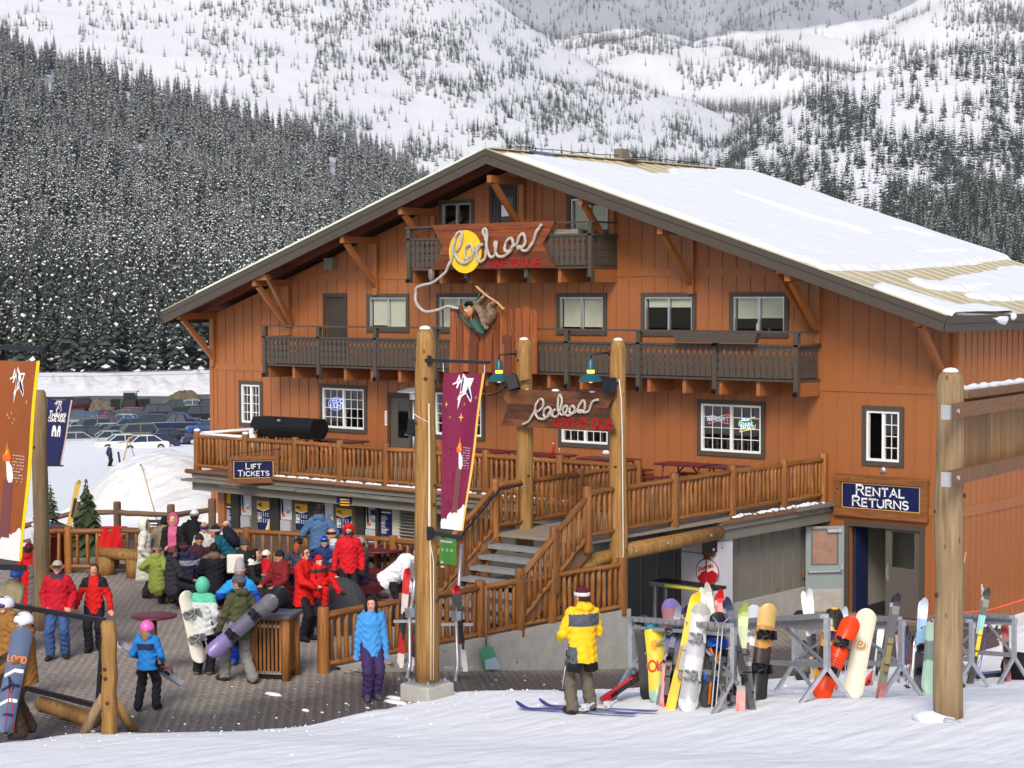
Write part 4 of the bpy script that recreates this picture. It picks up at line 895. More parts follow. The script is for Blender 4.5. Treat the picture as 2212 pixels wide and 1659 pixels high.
# ------------------------------------------------------------------ fences on the plaza
ff = thing('log_fence', 'low log fence on the concrete kerb wall beside the walkway', 'fence', (-3.2, -12.5, 0))
log_rail(ff, [(-3.35,-16.55,0),(-3.3,-14.6,0),(-3.22,-12.65,0),(-3.15,-10.65,0),(-3.0,-8.6,0)], 1.12, low=.14, gap=.165)
b = MB(); n = 40
for s in range(1):
    ys_ = np.linspace(-16.3, -8.4, n+1)
    for i in range(n):
        y0, y1 = ys_[i], ys_[i+1]; xa, xb_ = -3.30+.28*(y0+16.3)/7.9, -3.30+.28*(y1+16.3)/7.9; za, zb2 = float(walk_z(y0))-.05, float(walk_z(y1))-.05; tp = .07 
        b.add([(xa+.1,y0,za),(xa+.1,y0,tp),(xa-.12,y0,tp),(xa-.12,y0,za),(xb_+.1,y1,zb2),(xb_+.1,y1,tp),(xb_-.12,y1,tp),(xb_-.12,y1,zb2)], [(0,1,5,4),(1,2,6,5),(2,3,7,6)])
b.box2((-3.14, -8.42, -1.15), (-2.92, -8.38, .07)); kw = tag(b.build('kerb_wall', MCONC), 'bare concrete kerb wall with tie holes below the log fence', 'wall')
b = MB()
for (px, py) in ((1165,1437),(1180,1442),(1205,1415),(1222,1432),(1280,1411),(1305,1395),(1330,1408),(1330,1440),(1240,1400),(1112,1430)):
    q = onX(px, py, -3.09); b.lathe([(.018,0),(.018,.006)], 8, (q[0]+.055, q[1], q[2]), 0, Matrix.Rotation(PI/2, 3, 'Y'))
b.build('tie_hole', MBLACK, kw)
bf = thing('log_fence', 'long log fence behind the picnic tables facing the ticket windows', 'fence', (-12, -10.4, 0))
B0 = onZ(83, 1148, 1.0)[:2]; B1 = onZ(147, 1145, 1.0)[:2]; B2 = onZ(337, 1145, 1.0)[:2]; B3 = onZ(533, 1146, 1.0)[:2]; B4 = onZ(715, 1156, 1.0)[:2]; B5 = onZ(850, 1165, 1.0)[:2]; B6 = (-6.6, -8.6)
log_rail(bf, [(p[0], p[1], 0) for p in (B0, B1, B2, B3, B4, B5, B6)], 1.08, gap=.21)
# rustic two-rail fence beyond it
rf = thing('rail_fence', 'rustic brown two-rail fence in front of the snow heap', 'fence', (-19, -8, 0))
FP2 = [(20,1130,51),(166,1092,50),(253,1092,49.5),(369,1098,48.5),(458,1086,47.5)]
P2 = []
for u, v, dd in FP2:
    q = atD(u, v, dd); P2.append(q); ob('post', FPOST[0], rf, (q[0], q[1], q[2]-1.9), None, (1.0, 1.0, 2.0))
RM = wood('grey_brown_log', (.11,.06,.032), (.2,.12,.07), (.14,.08,.05), rough=.8)
for o in rf.children: pass
RAILG = logmesh('rail', .075, .065, 1.0, RM, 8, .014, 5, .8, 77); FPG = logmesh('post', .105, .10, 1.0, RM, 10, .004, 3, .9, 78)
for o in list(rf.children): o.data = FPG
for a, c in zip(P2[:-1], P2[1:]):
    for dz in (.18, .62): place_log('rail', RAILG, a-np.array([0,0,dz]), c-np.array([0,0,dz]), rf)
# slatted lathe gate post frame at the lower left of the plaza: post with props and dark steel gate
# ================================================================== lettering
def arc(cx, cy, rx, ry, a0, a1, n=10): return [(cx+rx*math.cos(R(a0+(a1-a0)*i/n)), cy+ry*math.sin(R(a0+(a1-a0)*i/n))) for i in range(n+1)]
GL = {
 'A': (.86, [[(0,0),(.43,1),(.86,0)], [(.17,.34),(.69,.34)]]), 'B': (.68, [[(0,0),(0,1)], [(0,1),(.4,1)]+arc(.4,.77,.22,.23,90,-90,6)+[(0,.54)], [(.4,.54)]+arc(.42,.27,.26,.27,90,-90,6)+[(0,0)]]),
 'C': (.85, [arc(.45,.5,.45,.5,42,318,16)]), 'D': (.8, [[(0,0),(0,1),(.3,1)]+arc(.3,.5,.48,.5,90,-90,10)+[(0,0)]]), 'E': (.62, [[(.6,1),(0,1),(0,0),(.62,0)], [(0,.52),(.5,.52)]]),
 'F': (.6, [[(.6,1),(0,1),(0,0)], [(0,.5),(.48,.5)]]), 'G': (.88, [arc(.45,.5,.45,.5,42,350,16)+[(.58,.46)]]), 'H': (.78, [[(0,0),(0,1)], [(.78,0),(.78,1)], [(0,.52),(.78,.52)]]),
 'I': (.1, [[(.05,0),(.05,1)]]), 'K': (.76, [[(0,0),(0,1)], [(.7,1),(.02,.42)], [(.25,.6),(.76,0)]]), 'L': (.6, [[(0,1),(0,0),(.6,0)]]), 'M': (.95, [[(0,0),(.06,1),(.47,.1),(.88,1),(.95,0)]]),
 'N': (.8, [[(0,0),(0,1),(.8,0),(.8,1)]]), 'O': (.95, [arc(.47,.5,.47,.5,0,360,20)]), 'Q': (.9, [arc(.42,.5,.42,.5,0,360,18), [(.55,.25),(.85,-.05)]]),
 'R': (.74, [[(0,0),(0,1),(.4,1)]+arc(.4,.76,.26,.24,90,-90,7)+[(0,.52)], [(.36,.52),(.74,0)]]), 'S': (.64, [arc(.32,.74,.3,.26,35,240,10)+arc(.32,.26,.32,.26,70,-145,10)]),
 'T': (.74, [[(0,1),(.74,1)], [(.37,1),(.37,0)]]), 'U': (.76, [[(0,1),(0,.32)]+arc(.38,.34,.38,.34,180,360,10)+[(.76,1)]]), 'W': (1.1, [[(0,1),(.28,0),(.55,.9),(.82,0),(1.1,1)]]), 'Y': (.8, [[(0,1),(.4,.5),(.8,1)], [(.4,.5),(.4,0)]]),
 '-': (.4, [[(.02,.48),(.38,.48)]]), ' ': (.35, []), '!': (.12, [[(.06,1),(.06,.3)], [(.06,.05),(.06,0)]]), '/': (.5, [[(0,0),(.5,1)]]),
}
def ribbon(b, pts, t, to3, th, serif=0.0, closed=False):
    pts = [np.array(p) for p in pts]; n = len(pts)
    L, Rr = [], []
    for i in range(n):
        a = pts[i]-pts[i-1] if i > 0 else pts[1]-pts[0]; c = pts[i+1]-pts[i] if i < n-1 else pts[-1]-pts[-2]
        a = a/(np.linalg.norm(a)+1e-9); c = c/(np.linalg.norm(c)+1e-9); m = a+c; nm = np.linalg.norm(m)
        if nm < .35: m = c; nm = 1
        m = m/nm if nm != 1 else m; nrm = np.array([-m[1], m[0]]); k = 1/max(.55, float(m@c)); L.append(pts[i]+nrm*t/2*k); Rr.append(pts[i]-nrm*t/2*k)
    v = [to3(*p, 0) for p in L]+[to3(*p, 0) for p in Rr]+[to3(*p, th) for p in L]+[to3(*p, th) for p in Rr]; f = []
    for i in range(n-1): f += [(i, i+1, n+i+1, n+i), (2*n+i, 3*n+i, 3*n+i+1, 2*n+i+1), (i, 2*n+i, 2*n+i+1, i+1), (n+i, n+i+1, 3*n+i+1, 3*n+i)]
    f += [(0, n, 3*n, 2*n), (n-1, 3*n-1, 4*n-1, 2*n-1)]; b.add(v, f)
    if serif and np.linalg.norm(pts[0]-pts[-1]) > .05:
        for e, q in ((pts[0], pts[1]), (pts[-1], pts[-2])):
            d = (e-q)/np.linalg.norm(e-q); nrm = np.array([1., 0]) if abs(d[1]) > .5 else np.array([0., 1.])
            ribbon(b, [e-nrm*t*serif, e+nrm*t*serif], t*.42, to3, th)
def text(s, h, t, to3, th=.006, serif=0.0, space=.2, small=None, align='c', kx=1.0):
    """strokes of a line of capitals; small = relative height of all but the first letter (small caps). to3(x, y, depth) -> point"""
    b = MB(); x = 0; items = []
    for i, ch in enumerate(s):
        k = h if (small is None or i == 0 or s[i-1] == ' ') else h*small
        g = GL[ch]; items.append((x, k, g)); x += g[0]*k*kx+space*h
    w = x-space*h; off = -w/2 if align == 'c' else 0
    for x0, k, g in items:
        for st in g[1]: ribbon(b, [(off+x0+p[0]*k*kx, p[1]*k) for p in st], t, to3, th, serif)
    return b, w
def plane3(o, ux=(1,0,0), uz=(0,0,1), n=(0,-1,0)):
    o, ux, uz, n = map(lambda q: np.array(q, float), (o, ux, uz, n)); return lambda x, y, d: tuple(o+ux*x+uz*y+n*d)
def polyface(b, pts, to3, d, th=.004, mi=0):
    v = [to3(x, y, d) for x, y in pts]; w = [to3(x, y, d+th) for x, y in pts]; n = len(pts)
    b.add(v+w, [tuple(range(n, 2*n))]+[(i, (i+1) % n, n+(i+1) % n, n+i) for i in range(n)], mi)
WHITEP = flat('white_print', (238,238,236), .5); ORANGEP = flat('orange_print', (226,128,52)); REDP = flat('red_paint', (176,22,24), .5); GOLDP = flat('gold_print', (232,190,104))
ROPE = wood('rope', (.42,.36,.29), (.68,.62,.54), (.5,.43,.35), rough=.9, rv=.0, knots=False)
def ropemat():
    m = bpy.data.materials.new('twisted_rope'); m.use_nodes = True; nt = m.node_tree; N, L = nt.nodes, nt.links; b = N['Principled BSDF']; b.inputs['Roughness'].default_value = .9
    tc = N.new('ShaderNodeTexCoord'); w = N.new('ShaderNodeTexWave'); w.wave_type = 'BANDS'; w.bands_direction = 'DIAGONAL'; w.inputs['Scale'].default_value = 9; w.inputs['Distortion'].default_value = 1.5
    L.new(tc.outputs['Object'], w.inputs['Vector']); cr = N.new('ShaderNodeValToRGB'); cr.color_ramp.elements[0].color = (.30,.26,.22,1); cr.color_ramp.elements[1].color = (.72,.67,.60,1); L.new(w.outputs['Fac'], cr.inputs['Fac']); L.new(cr.outputs['Color'], b.inputs['Base Color'])
    bp = N.new('ShaderNodeBump'); bp.inputs['Strength'].default_value = .6; bp.inputs['Distance'].default_value = .02; L.new(w.outputs['Fac'], bp.inputs['Height']); L.new(bp.outputs['Normal'], b.inputs['Normal']); return m
MROPE = ropemat()
def smooth(pts, k=4):
    P = np.array(pts, float); out = []
    for i in range(len(P)-1):
        p0, p1, p2, p3 = P[max(i-1, 0)], P[i], P[i+1], P[min(i+2, len(P)-1)]
        for j in range(k):
            t = j/k; out.append(.5*((2*p1)+(p2-p0)*t+(2*p0-5*p1+4*p2-p3)*t*t+(3*p1-p0-3*p2+p3)*t**3))
    out.append(P[-1]); return out

# ------------------------------------------------------------------ gable sign of cedar planks with a rope lettering
gs = thing('gable_sign', 'large cedar plank sign with yellow sun and white rope lettering on the gable balcony', 'sign', (-12.7, -1.25, 7.07))
zs = np.linspace(7.07, 8.27, 7)
def notch(z):  # ribbon ends: notched left, pointed-in right
    t = (z-7.07)/1.2; k = 1-abs(t-.5)*2; return -14.87+.42*k, -10.58-.44*k
for i in range(6):
    a, c = zs[i]+.003, zs[i+1]-.003; (l0, r0), (l1, r1) = notch(a), notch(c); b = MB()
    b.extr([(l0, -1.19-.004*(i % 2), a), (r0, -1.19-.004*(i % 2), a), (r1, -1.19-.004*(i % 2), c), (l1, -1.19-.004*(i % 2), c)], (0, -.045, 0)); b.build('plank', PLANKH, gs)
b = MB(); b.lathe([(.0,0),(.57,0),(.57,.03),(.0,.03)], 36, (-13.63, -1.243, 7.53), 0, Matrix.Rotation(PI/2, 3, 'X'), False); b.build('sun_disc', flat('sun_yellow', (236,196,40), .5), gs)
RP = [(720,1475),(670,1462),(630,1455),(560,1480),(490,1500),(420,1500),(370,1455),(350,1400),(345,1340),(360,1290),(420,1265),(490,1250),(560,1205),(610,1150),(640,1090),(660,1040),(675,990),(680,930),(690,870),(710,820),(735,797),(752,812),(755,850),(745,900),(720,950),(690,985),(700,1005),(720,1040),(750,1072),(790,1072),(830,1040),(850,990),(850,940),(830,910),(805,920),(785,950),(775,990),(785,1030),(805,1040),(830,1015),(860,970),(900,925),(938,912),(905,932),(885,970),(885,1020),(905,1060),(930,1060),(955,1030),(968,980),(968,920),(960,850),(945,800),(947,775),(965,777),(970,810),(972,870),(975,930),(985,985),(1005,1020),(1030,1015),(1050,975),(1060,930),(1055,888),(1043,902),(1043,945),(1052,985),(1080,1015),(1120,1015),(1160,990),(1190,950),(1205,910),(1205,875),(1185,855),(1160,870),(1135,905),(1130,945),(1145,970),(1175,965),(1200,930),(1225,910),(1245,890),(1265,840),(1285,815),(1305,830),(1308,880),(1300,920),(1275,940),(1250,950),(1247,932),(1265,930),(1278,948),(1297,965),(1330,960),(1355,930),(1375,890),(1395,850),(1415,800),(1435,760),(1455,735)]
pts = []; 
for i, p in enumerate(RP):
    q = onY(*zB(*p), -1.31); pts.append((q[0], -1.31-.012*((i*7) % 5-2), q[2]))
b = MB(); b.tube(smooth(pts, 4), .042, 8); b.build('rope_lettering', MROPE, gs, True)
o3 = plane3((onY(*zB(1215, 1105), -1.25)[0], -1.246, onY(*zB(1215, 1110), -1.25)[2])); b, _ = text('BAR-B-QUE', .215, .036, o3, .008, 0, .24); b.build('painted_lettering', REDP, gs)
p = onY(*zB(475, 1170), -1.2); b = MB(); b.lathe([(.02,-.28),(.09,-.1),(.1,.1),(.05,.14)], 10, (p[0], -1.15, p[2])); tag(b.build('speaker', flat('lamp_grey', (120,108,104), .4), None, True), 'small pale spotlight hanging under the gable sign', 'lamp')
# ------------------------------------------------------------------ plank mural with the flying snowboarder
ZM = lambda x, y: ((1400+x*.2169)*.6777, (880+y*.2169)*.6777)
def mu(x, y, Y=-1.27): q = onY(*ZM(x, y), Y); return q
ms = thing('plank_mural', 'upright cedar planks with a carved snowboarder in mid air on the balcony', 'sign', (-12.7, -1.25, 4.28))
n = 12; xa, xb_ = mu(128, 700)[0], mu(1425, 700)[0]; tops = [470,430,470,520,620,560,530,500,480,470,445,480]
for i in range(n):
    x0 = xa+(xb_-xa)*i/n; x1 = xa+(xb_-xa)*(i+1)/n-.006; zt_ = mu(200, tops[i])[2]; zl = 4.27+.04*(i % 3); b = MB()
    b.extr([(x0, -1.2-.008*(i % 3), zl), (x1, -1.2-.008*(i % 3), zl), (x1, -1.2-.008*(i % 3), zt_-.04), (x1-.06, -1.2-.008*(i % 3), zt_), (x0+.05, -1.2-.008*(i % 3), zt_-.01)], (0, -.035, 0)); b.build('plank', PLANKV, ms)
b = MB()
U = [(510,1480),(450,1400),(440,1000),(445,890),(500,860),(570,880),(590,930),(560,1010),(550,1400),(580,1480),(640,1640),(800,1700),(930,1600),(960,1480),(955,1020),(920,950),(930,880),(990,860),(1050,890),(1060,1000),(1060,1400),(1040,1560),(900,1760),(780,1790),(640,1760)]
for pl in ([(440,1500),(440,1000),(445,890),(500,860),(570,880),(590,930),(560,1010),(550,1500)], [(950,1560),(955,1020),(920,950),(930,880),(990,860),(1050,890),(1060,1000),(1060,1480)]): polyface(b, [(mu(x, y)[0], mu(x, y)[2]) for x, y in pl], lambda x, z, d: (x, -1.262-d, z), 0, .02)
hs = [(440,1490),(470,1600),(560,1690),(700,1740),(840,1720),(950,1650),(1050,1490)]; b.tube([(mu(x, y)[0], -1.27, mu(x, y)[2]) for x, y in smooth(hs, 4)], .085, 8, flat=.35); b.build('horseshoe', flat('brown_board', (104,58,40)), ms)
JG = flat('carved_green', (52,84,72), .6, var=.3, scale=20); SKN = flat('carved_skin', (196,128,84), .6); PNT = M('carved_camo_pants', (.22,.15,.10), .6, var=.75, scale=14); HAIRC = flat('carved_hair', (44,34,36))
def carve(name, pts, mat, r, flatk=.5):
    b = MB(); P = [(mu(x, y)[0], -1.33-off, mu(x, y)[2]) for x, y, off in pts]; b.tube(smooth(P, 3), list(np.interp(np.linspace(0, 1, 3*(len(P)-1)+1), np.linspace(0, 1, len(r)), r)), 10, flat=flatk); b.build(name, mat, rider, True)
rider = tag(MB().ball((mu(480, 520)[0], -1.37, mu(480, 520)[2]), (.115, .07, .15), 12, 8).build('carved_snowboarder', SKN, None, True), 'carved snowboarder upside down in green jacket holding the lasso rope on the mural', 'carving')
for k in range(9):
    a = R(35+k*15); MB().bar((mu(475, 455)[0]+.09*math.cos(a), -1.37, mu(475, 455)[2]+.05*math.sin(a)), (mu(475, 440)[0]+.17*math.cos(a), -1.37, mu(475, 450)[2]+.15*math.sin(a)), .05, .05).build('hair', HAIRC, rider)
MB().box((mu(468, 505)[0], -1.44, mu(468, 505)[2]), (.15, .03, .06), 0, Matrix.Rotation(R(20), 3, 'Y')).build('goggles', flat('goggle_silver', (190,180,170)), rider)
carve('torso', [(560,640,.02),(600,720,.05),(650,800,.02),(690,840,0)], JG, [.13, .17, .15, .08]); carve('arm', [(340,560,0),(420,660,.02),(520,740,.03),(600,740,.03)], JG, [.07, .08, .1, .12]); carve('hand', [(265,500,0),(310,540,0),(345,570,0)], HAIRC, [.05, .06, .06])
carve('arm', [(640,240,0),(610,310,.02),(575,400,.02),(560,520,.02)], JG, [.05, .07, .075, .08])
carve('leg', [(740,770,0),(720,680,.05),(690,560,.05),(630,480,.03),(600,420,.03),(680,330,.03),(740,260,.02)], PNT, [.12, .16, .17, .16, .13, .12, .09]); carve('leg', [(760,700,.02),(820,560,.06),(800,450,.06),(860,400,.05),(880,360,.03)], PNT, [.13, .15, .14, .12, .1])
b = MB(); P = [(mu(x, y)[0], -1.42, mu(x, y)[2]) for x, y in ((600,145),(650,195),(760,290),(900,380),(970,450),(1010,490))]; b.tube(smooth(P, 3), [.03]+[.05]*12+[.05, .07, .04], 8, flat=.4); b.build('snowboard', flat('carved_board', (206,160,100)), rider, True)

# ------------------------------------------------------------------ tall peeled posts
def tall_post(name, label, base, top_z, r0, r1, mat, cap=True, seed=3, parts=None):
    t = thing(name, label, 'post', base); rs = np.random.RandomState(seed); H = top_z-base[2]; n = 9; pts = []; rr = []
    for i in range(n+1):
        k = i/n; pts.append((base[0]+rs.uniform(-.012,.012), base[1]+rs.uniform(-.012,.012), base[2]+H*.965*k)); rr.append((r0+(r1-r0)*k)*(1+rs.uniform(-.02,.02)))
    pts += [(base[0], base[1], base[2]+H*.99), (base[0], base[1], top_z)]; rr += [r1*.86, r1*.66]
    MB().tube(pts, rr, 18).build('trunk', mat, t, True)
    for k in range(7):
        a = rs.uniform(0, 6.28); z = base[2]+rs.uniform(.3, H-.4); r = r0+(r1-r0)*((z-base[2])/H); MB().ball((base[0]+math.cos(a)*r*.96, base[1]+math.sin(a)*r*.96, z), (.035, .035, .03), 8, 5).build('knot', flat('dark_knot', (74,48,28)), t, True)
    if cap: MB().ball((base[0], base[1], top_z+.005), (r1*.62, r1*.62, .05), 10, 5).build('snow_cap', MSNOWCAP, t, True)
    return t
PA = (-.55, -17.0, .30)
pa = tall_post('log_post', 'tall peeled log post on a concrete block in the middle of the walkway', PA, 5.86, .195, .155, POST, True, 5)
b = MB(); b.box2((PA[0]-.31, PA[1]-.31, -.15), (PA[0]+.31, PA[1]+.31, .27)); blk = tag(b.build('concrete_block', MCONC), 'square concrete footing block under the tall banner post', 'footing')
md = blk.modifiers.new('Bevel', 'BEVEL'); md.width = .035; md.segments = 2
b = MB(); b.box((PA[0], PA[1], .285), (.5, .5, .02), 0, rotz(.2)); b.build('base_plate', MGALV, pa)
for i in range(4): a = PI/4+i*PI/2; MB().lathe([(.025,0),(.025,.05)], 6, (PA[0]+.28*math.cos(a), PA[1]+.28*math.sin(a), .29)).build('bolt', MGALV, pa)
pb_ = tall_post('log_post', 'tall peeled log post holding the left end of the hanging plank sign', (-5.6, -8.5, DZ-.5), 5.45, .19, .165, POST, True, 6)
pc_ = tall_post('log_post', 'tall peeled log post holding the right end of the hanging plank sign', (-3.15, -8.5, -1.1), 5.47, .20, .16, POST, True, 8)
# thin conduit and white cable on the posts
b = MB(); b.tube([(PA[0]+.17, PA[1]-.1, .35), (PA[0]+.185, PA[1]-.1, 1.5), (PA[0]+.17, PA[1]-.1, 2.9), (PA[0]+.165, PA[1]-.1, 4.7)], .014, 6); b.build('conduit', flat('cream_cable', (214,196,160)), pa, True)
b = MB(); b.tube([(PA[0]+.2, PA[1]-.07, .35), (PA[0]+.2, PA[1]-.05, 2.2), (PA[0]+.16, PA[1]-.12, 2.7), (PA[0]+.17, PA[1]-.1, 4.4), (PA[0]-.02, PA[1]-.18, 4.5), (PA[0]-.17, PA[1]-.1, 4.55)], .008, 6); b.build('cable', flat('white_cable', (220,218,210)), pa, True)
b = MB(); b.tube([(-3.02, -8.64, 4.7), (-2.98, -8.62, 4.3), (-2.97, -8.6, 3.5), (-2.96, -8.6, 2.2), (-2.95, -8.6, 1.2), (-2.99, -8.62, .9)], .012, 6); b.build('cable', flat('white_cable', (220,218,210)), pc_, True)
# ------------------------------------------------------------------ hanging sign between the posts
hs_ = thing('hanging_sign', 'dark cedar plank sign with white rope lettering hung between two log posts', 'sign', (-4.5, -8.75, 3.65))
def hnotch(z):
    t = (z-3.65)/.78; k = 1-abs(t-.5)*2; return -6.0+.2*k, -3.0-.26*k
zs = np.linspace(3.65, 4.43, 6)
for i in range(5):
    a, c = zs[i]+.002, zs[i+1]-.002; (l0, r0), (l1, r1) = hnotch(a), hnotch(c); b = MB(); y = -8.74-.006*(i % 2)
    b.extr([(l0, y, a), (r0, y, a), (r1, y, c), (l1, y, c)], (0, -.05, 0)); b.build('plank', PLANKD, hs_)
HP = [(545,940),(590,920),(615,885),(630,850),(640,810),(655,780),(675,770),(690,785),(685,820),(660,850),(637,857),(642,882),(665,900),(700,900),(725,870),(735,840),(720,825),(700,840),(690,870),(702,892),(725,880),(745,855),(770,840),(755,852),(747,876),(765,890),(790,870),(805,830),(810,780),(800,745),(786,755),(785,800),(790,850),(810,875),(835,865),(845,830),(835,815),(820,840),(825,865),(850,880),(880,865),(895,835),(885,815),(865,830),(865,860),(885,865),(910,845),(930,810),(950,780),(965,800),(955,845),(930,860),(918,850),(935,845),(960,860),(985,850),(1000,820),(1020,785),(1055,775)]
pts = [(onY(*z7(*p), -8.84)[0], -8.84-.008*((i*7) % 5-2), onY(*z7(*p), -8.84)[2]) for i, p in enumerate(HP)]
MB().tube(smooth(pts, 4), .027, 8).build('rope_lettering', MROPE, hs_, True)
q = onY(*z7(950, 960), -8.8); b, _ = text('BAR-B-QUE', .19, .033, plane3((q[0], -8.797, q[2])), .008, 0, .24); b.build('painted_lettering', REDP, hs_)
b = MB()
for x, r in ((-4.55, .09), (-3.6, .07), (-5.3, .03)): b.ball((x, -8.77, 4.435), (r*1.2, .04, r*.35), 8, 4)
b.build('snow', MSNOWCAP, hs_, True)['kind'] = 'stuff'
# barn lamps and black speakers on those posts
TEAL = flat('teal_enamel', (26,84,92), .35, spec=.5)
def barn_lamp(px, py, post, y, label):
    c = onY(px, py, y); t = thing('barn_lamp', label, 'lamp', c)
    MB().lathe([(.27,-.11),(.25,-.10),(.17,0),(.085,.05),(.082,.055)], 20, c).build('shade', TEAL, t, True)
    MB().lathe([(.075,.055),(.078,.12)], 14, c).build('lens', M('lit_amber', (.9,.5,.05), .4, var=0, emit=(1,.55,.05), es=2.2), t)
    MB().lathe([(.09,.122),(.085,.14),(.075,.28),(.05,.32),(.03,.36)], 14, c).build('hood', TEAL, t, True)
    e = np.array(post); a = MB(); a.tube([(c[0], c[1], c[2]+.36), (c[0]+.03, c[1], c[2]+.44), (e[0]-.17, e[1]-.02, c[2]+.46)], .022, 8); a.lathe([(.07,0),(.07,.03)], 12, (e[0]-.16, e[1]-.02, c[2]+.46), 0, Matrix.Rotation(-PI/2, 3, 'Y')); a.build('arm', MDARKSTEEL, t, True)
    MB().ball((c[0], c[1], c[2]-.09), (.06, .06, .05), 8, 6).build('bulb', M('bulb', (.9,.85,.7), .3, var=0, emit=(1,.8,.5), es=1.0), t, True)
barn_lamp(1078, 812, (-5.6,-8.5), -8.9, 'teal enamel barn lamp with amber lens on the left sign post'); barn_lamp(1276, 812, (-3.15,-8.5), -8.9, 'teal enamel barn lamp with amber lens on the right sign post')
for (px, py, lab, rz) in ((1108, 826, 'tilted black loudspeaker at the left end of the hanging sign', .5), (1316, 832, 'black loudspeaker at the right end of the hanging sign', .0)):
    c = onY(px, py, -8.85); t = thing('loudspeaker', lab, 'speaker', c); MB().box(c, (.22, .2, .3), 0, Matrix.Rotation(-rz*.7, 3, 'Y') @ rotz(rz)).build('cabinet', flat('speaker_black', (30,32,40), .5), t); MB().bar((c[0]+.05, c[1]+.1, c[2]), (c[0]+.25*(1 if px < 1200 else .2), -8.6, c[2]+.05), .03, .03).build('bracket', MBLACK, t)
p = onY(*z6(1498, 955), -16.9); 
# ------------------------------------------------------------------ star logo and banners
def star(b1, b2, b3, to3, s, ox, oy, d, b4=None):
    k = lambda P: [((x-333)*s+ox, (735-y)*s+oy) for x, y in P]
    polyface(b1, k([(158,662),(160,645),(220,615),(255,500),(280,592),(300,596),(318,478),(382,565),(508,562),(455,690),(512,835),(492,890),(385,775),(312,818),(255,990),(266,852),(243,862),(286,775),(298,640),(278,625),(238,708),(222,700),(240,635)]), to3, d, .004)
    polyface(b2, k([(320,530),(352,590),(322,735),(297,762),(308,640)]), to3, d+.004, .003); polyface(b2, k([(398,645),(498,825),(486,862),(385,735)]), to3, d+.004, .003)
    if b4 is not None:
        polyface(b4, k([(396,592),(476,588),(434,664)]), to3, d+.004, .003); polyface(b4, k([(352,640),(372,660),(348,700),(336,706)]), to3, d+.004, .003); polyface(b4, k([(372,742),(392,752),(430,806),(418,800)]), to3, d+.004, .003); polyface(b4, k([(246,612),(256,560),(266,612)]), to3, d+.004, .003)
    polyface(b3, k([(405,688),(385,672),(345,725),(283,795),(305,806)]), to3, d+.004, .003)
def spark(b, x, y, r, to3, d): polyface(b, [(x, y+r), (x+r*.16, y+r*.16), (x+r*.8, y), (x+r*.16, y-r*.16), (x, y-r), (x-r*.16, y-r*.16), (x-r*.8, y), (x-r*.16, y+r*.16)], to3, d, .003)
def banner(name, label, x0, x1, z1, z0, Y, xb0, xb1, cloth, edge, scale_star, dirx=1, wave=.03, kind='flame', holes=None):
    """hanging cloth, wide at the top and narrow at the foot; local x 0..1, y 0..1 from the top"""
    t = thing(name, label, 'banner', ((x0+x1)/2, Y, z0)); H = z1-z0
    def at(u, v, d=0.0):
        v = max(0.0, v)
        l, r_ = x0+(xb0-x0)*v, x1+(xb1-x1)*v**1.15; yy = Y-wave*math.sin(u*7+v*3)*(.3+.7*math.sin(PI*min(1, v+.1)))-wave*.5*math.sin(v*9); return (l+(r_-l)*u, yy-d, z1-H*v-.02*math.sin(PI*u)*(v < .02))
    MB().grid(lambda u, v: at(u, v), 18, 60).build('cloth', cloth, t, True)
    MB().grid(lambda u, v: at(.94+.06*u, v, .004), 2, 60).build('edging', edge, t, True)
    to = lambda u, v, d: at(min(.94, max(0.0, u)), min(1, max(0, v)), .006+d)
    return t, at, to, H
def foot(t, at, cfg):
    # snow white foot with a ragged top edge, torch, flame, dots
    b = MB(); n = 26; top = lambda u: .845+.115*(1-u)**1.6-.012*math.sin(u*23)-.006*math.sin(u*51)
    b.grid(lambda u, v: at(.94*u, top(.94*u)+(1-top(.94*u))*v, .005), n, 10); b.build('white_foot', WHITEP, t, True)
    MBR = flat('torch_brown', (122,70,72)); b = MB(); b.grid(lambda u, v: at(.42+.03*v+(.22+.02*v)*u, .60+.29*v, .006), 6, 20); b.build('torch', MBR, t)
    b = MB(); pl = [(.45,.505),(.52,.51),(.60,.54),(.64,.58),(.63,.61),(.55,.615),(.50,.60),(.47,.56)]; b.add([at(u, v, .009) for u, v in pl], [tuple(range(len(pl)))[::-1]]); b.build('torch_head', WHITEP, t)
    b = MB(); pl = [(.39,.505),(.38,.48),(.42,.47),(.45,.43),(.47,.405),(.48,.44),(.52,.46),(.55,.49),(.53,.51),(.45,.515)]; b.add([at(u, v, .008) for u, v in pl], [tuple(range(len(pl)))[::-1]]); b.build('flame', flat('flame_orange', (230,110,36)), t)
    b = MB(); pl = [(.42,.50),(.43,.475),(.465,.45),(.48,.47),(.51,.485),(.50,.508)]; b.add([at(u, v, .010) for u, v in pl], [tuple(range(len(pl)))[::-1]]); b.build('flame', flat('flame_yellow', (248,200,60)), t)
    rs = random.Random(3); b = MB()
    def dot(b, u, v, r): b.add([at(u+r*math.cos(a)*1.0, v+r*.36*math.sin(a), .007) for a in (0, PI/2, PI, 3*PI/2)], [(0, 3, 2, 1)])
    for i in range(60): dot(b, rs.uniform(.05, .36), rs.uniform(.47, .86), .013)
    b.build('dots', cfg['dark'], t)['kind'] = 'stuff'
    b = MB()
    for i in range(9):
        for j in range(8):
            if rs.random() < .75: dot(b, .60+.035*j+.01*(i % 2), .475+.016*i, .010)
    b.build('dots', WHITEP, t)['kind'] = 'stuff'
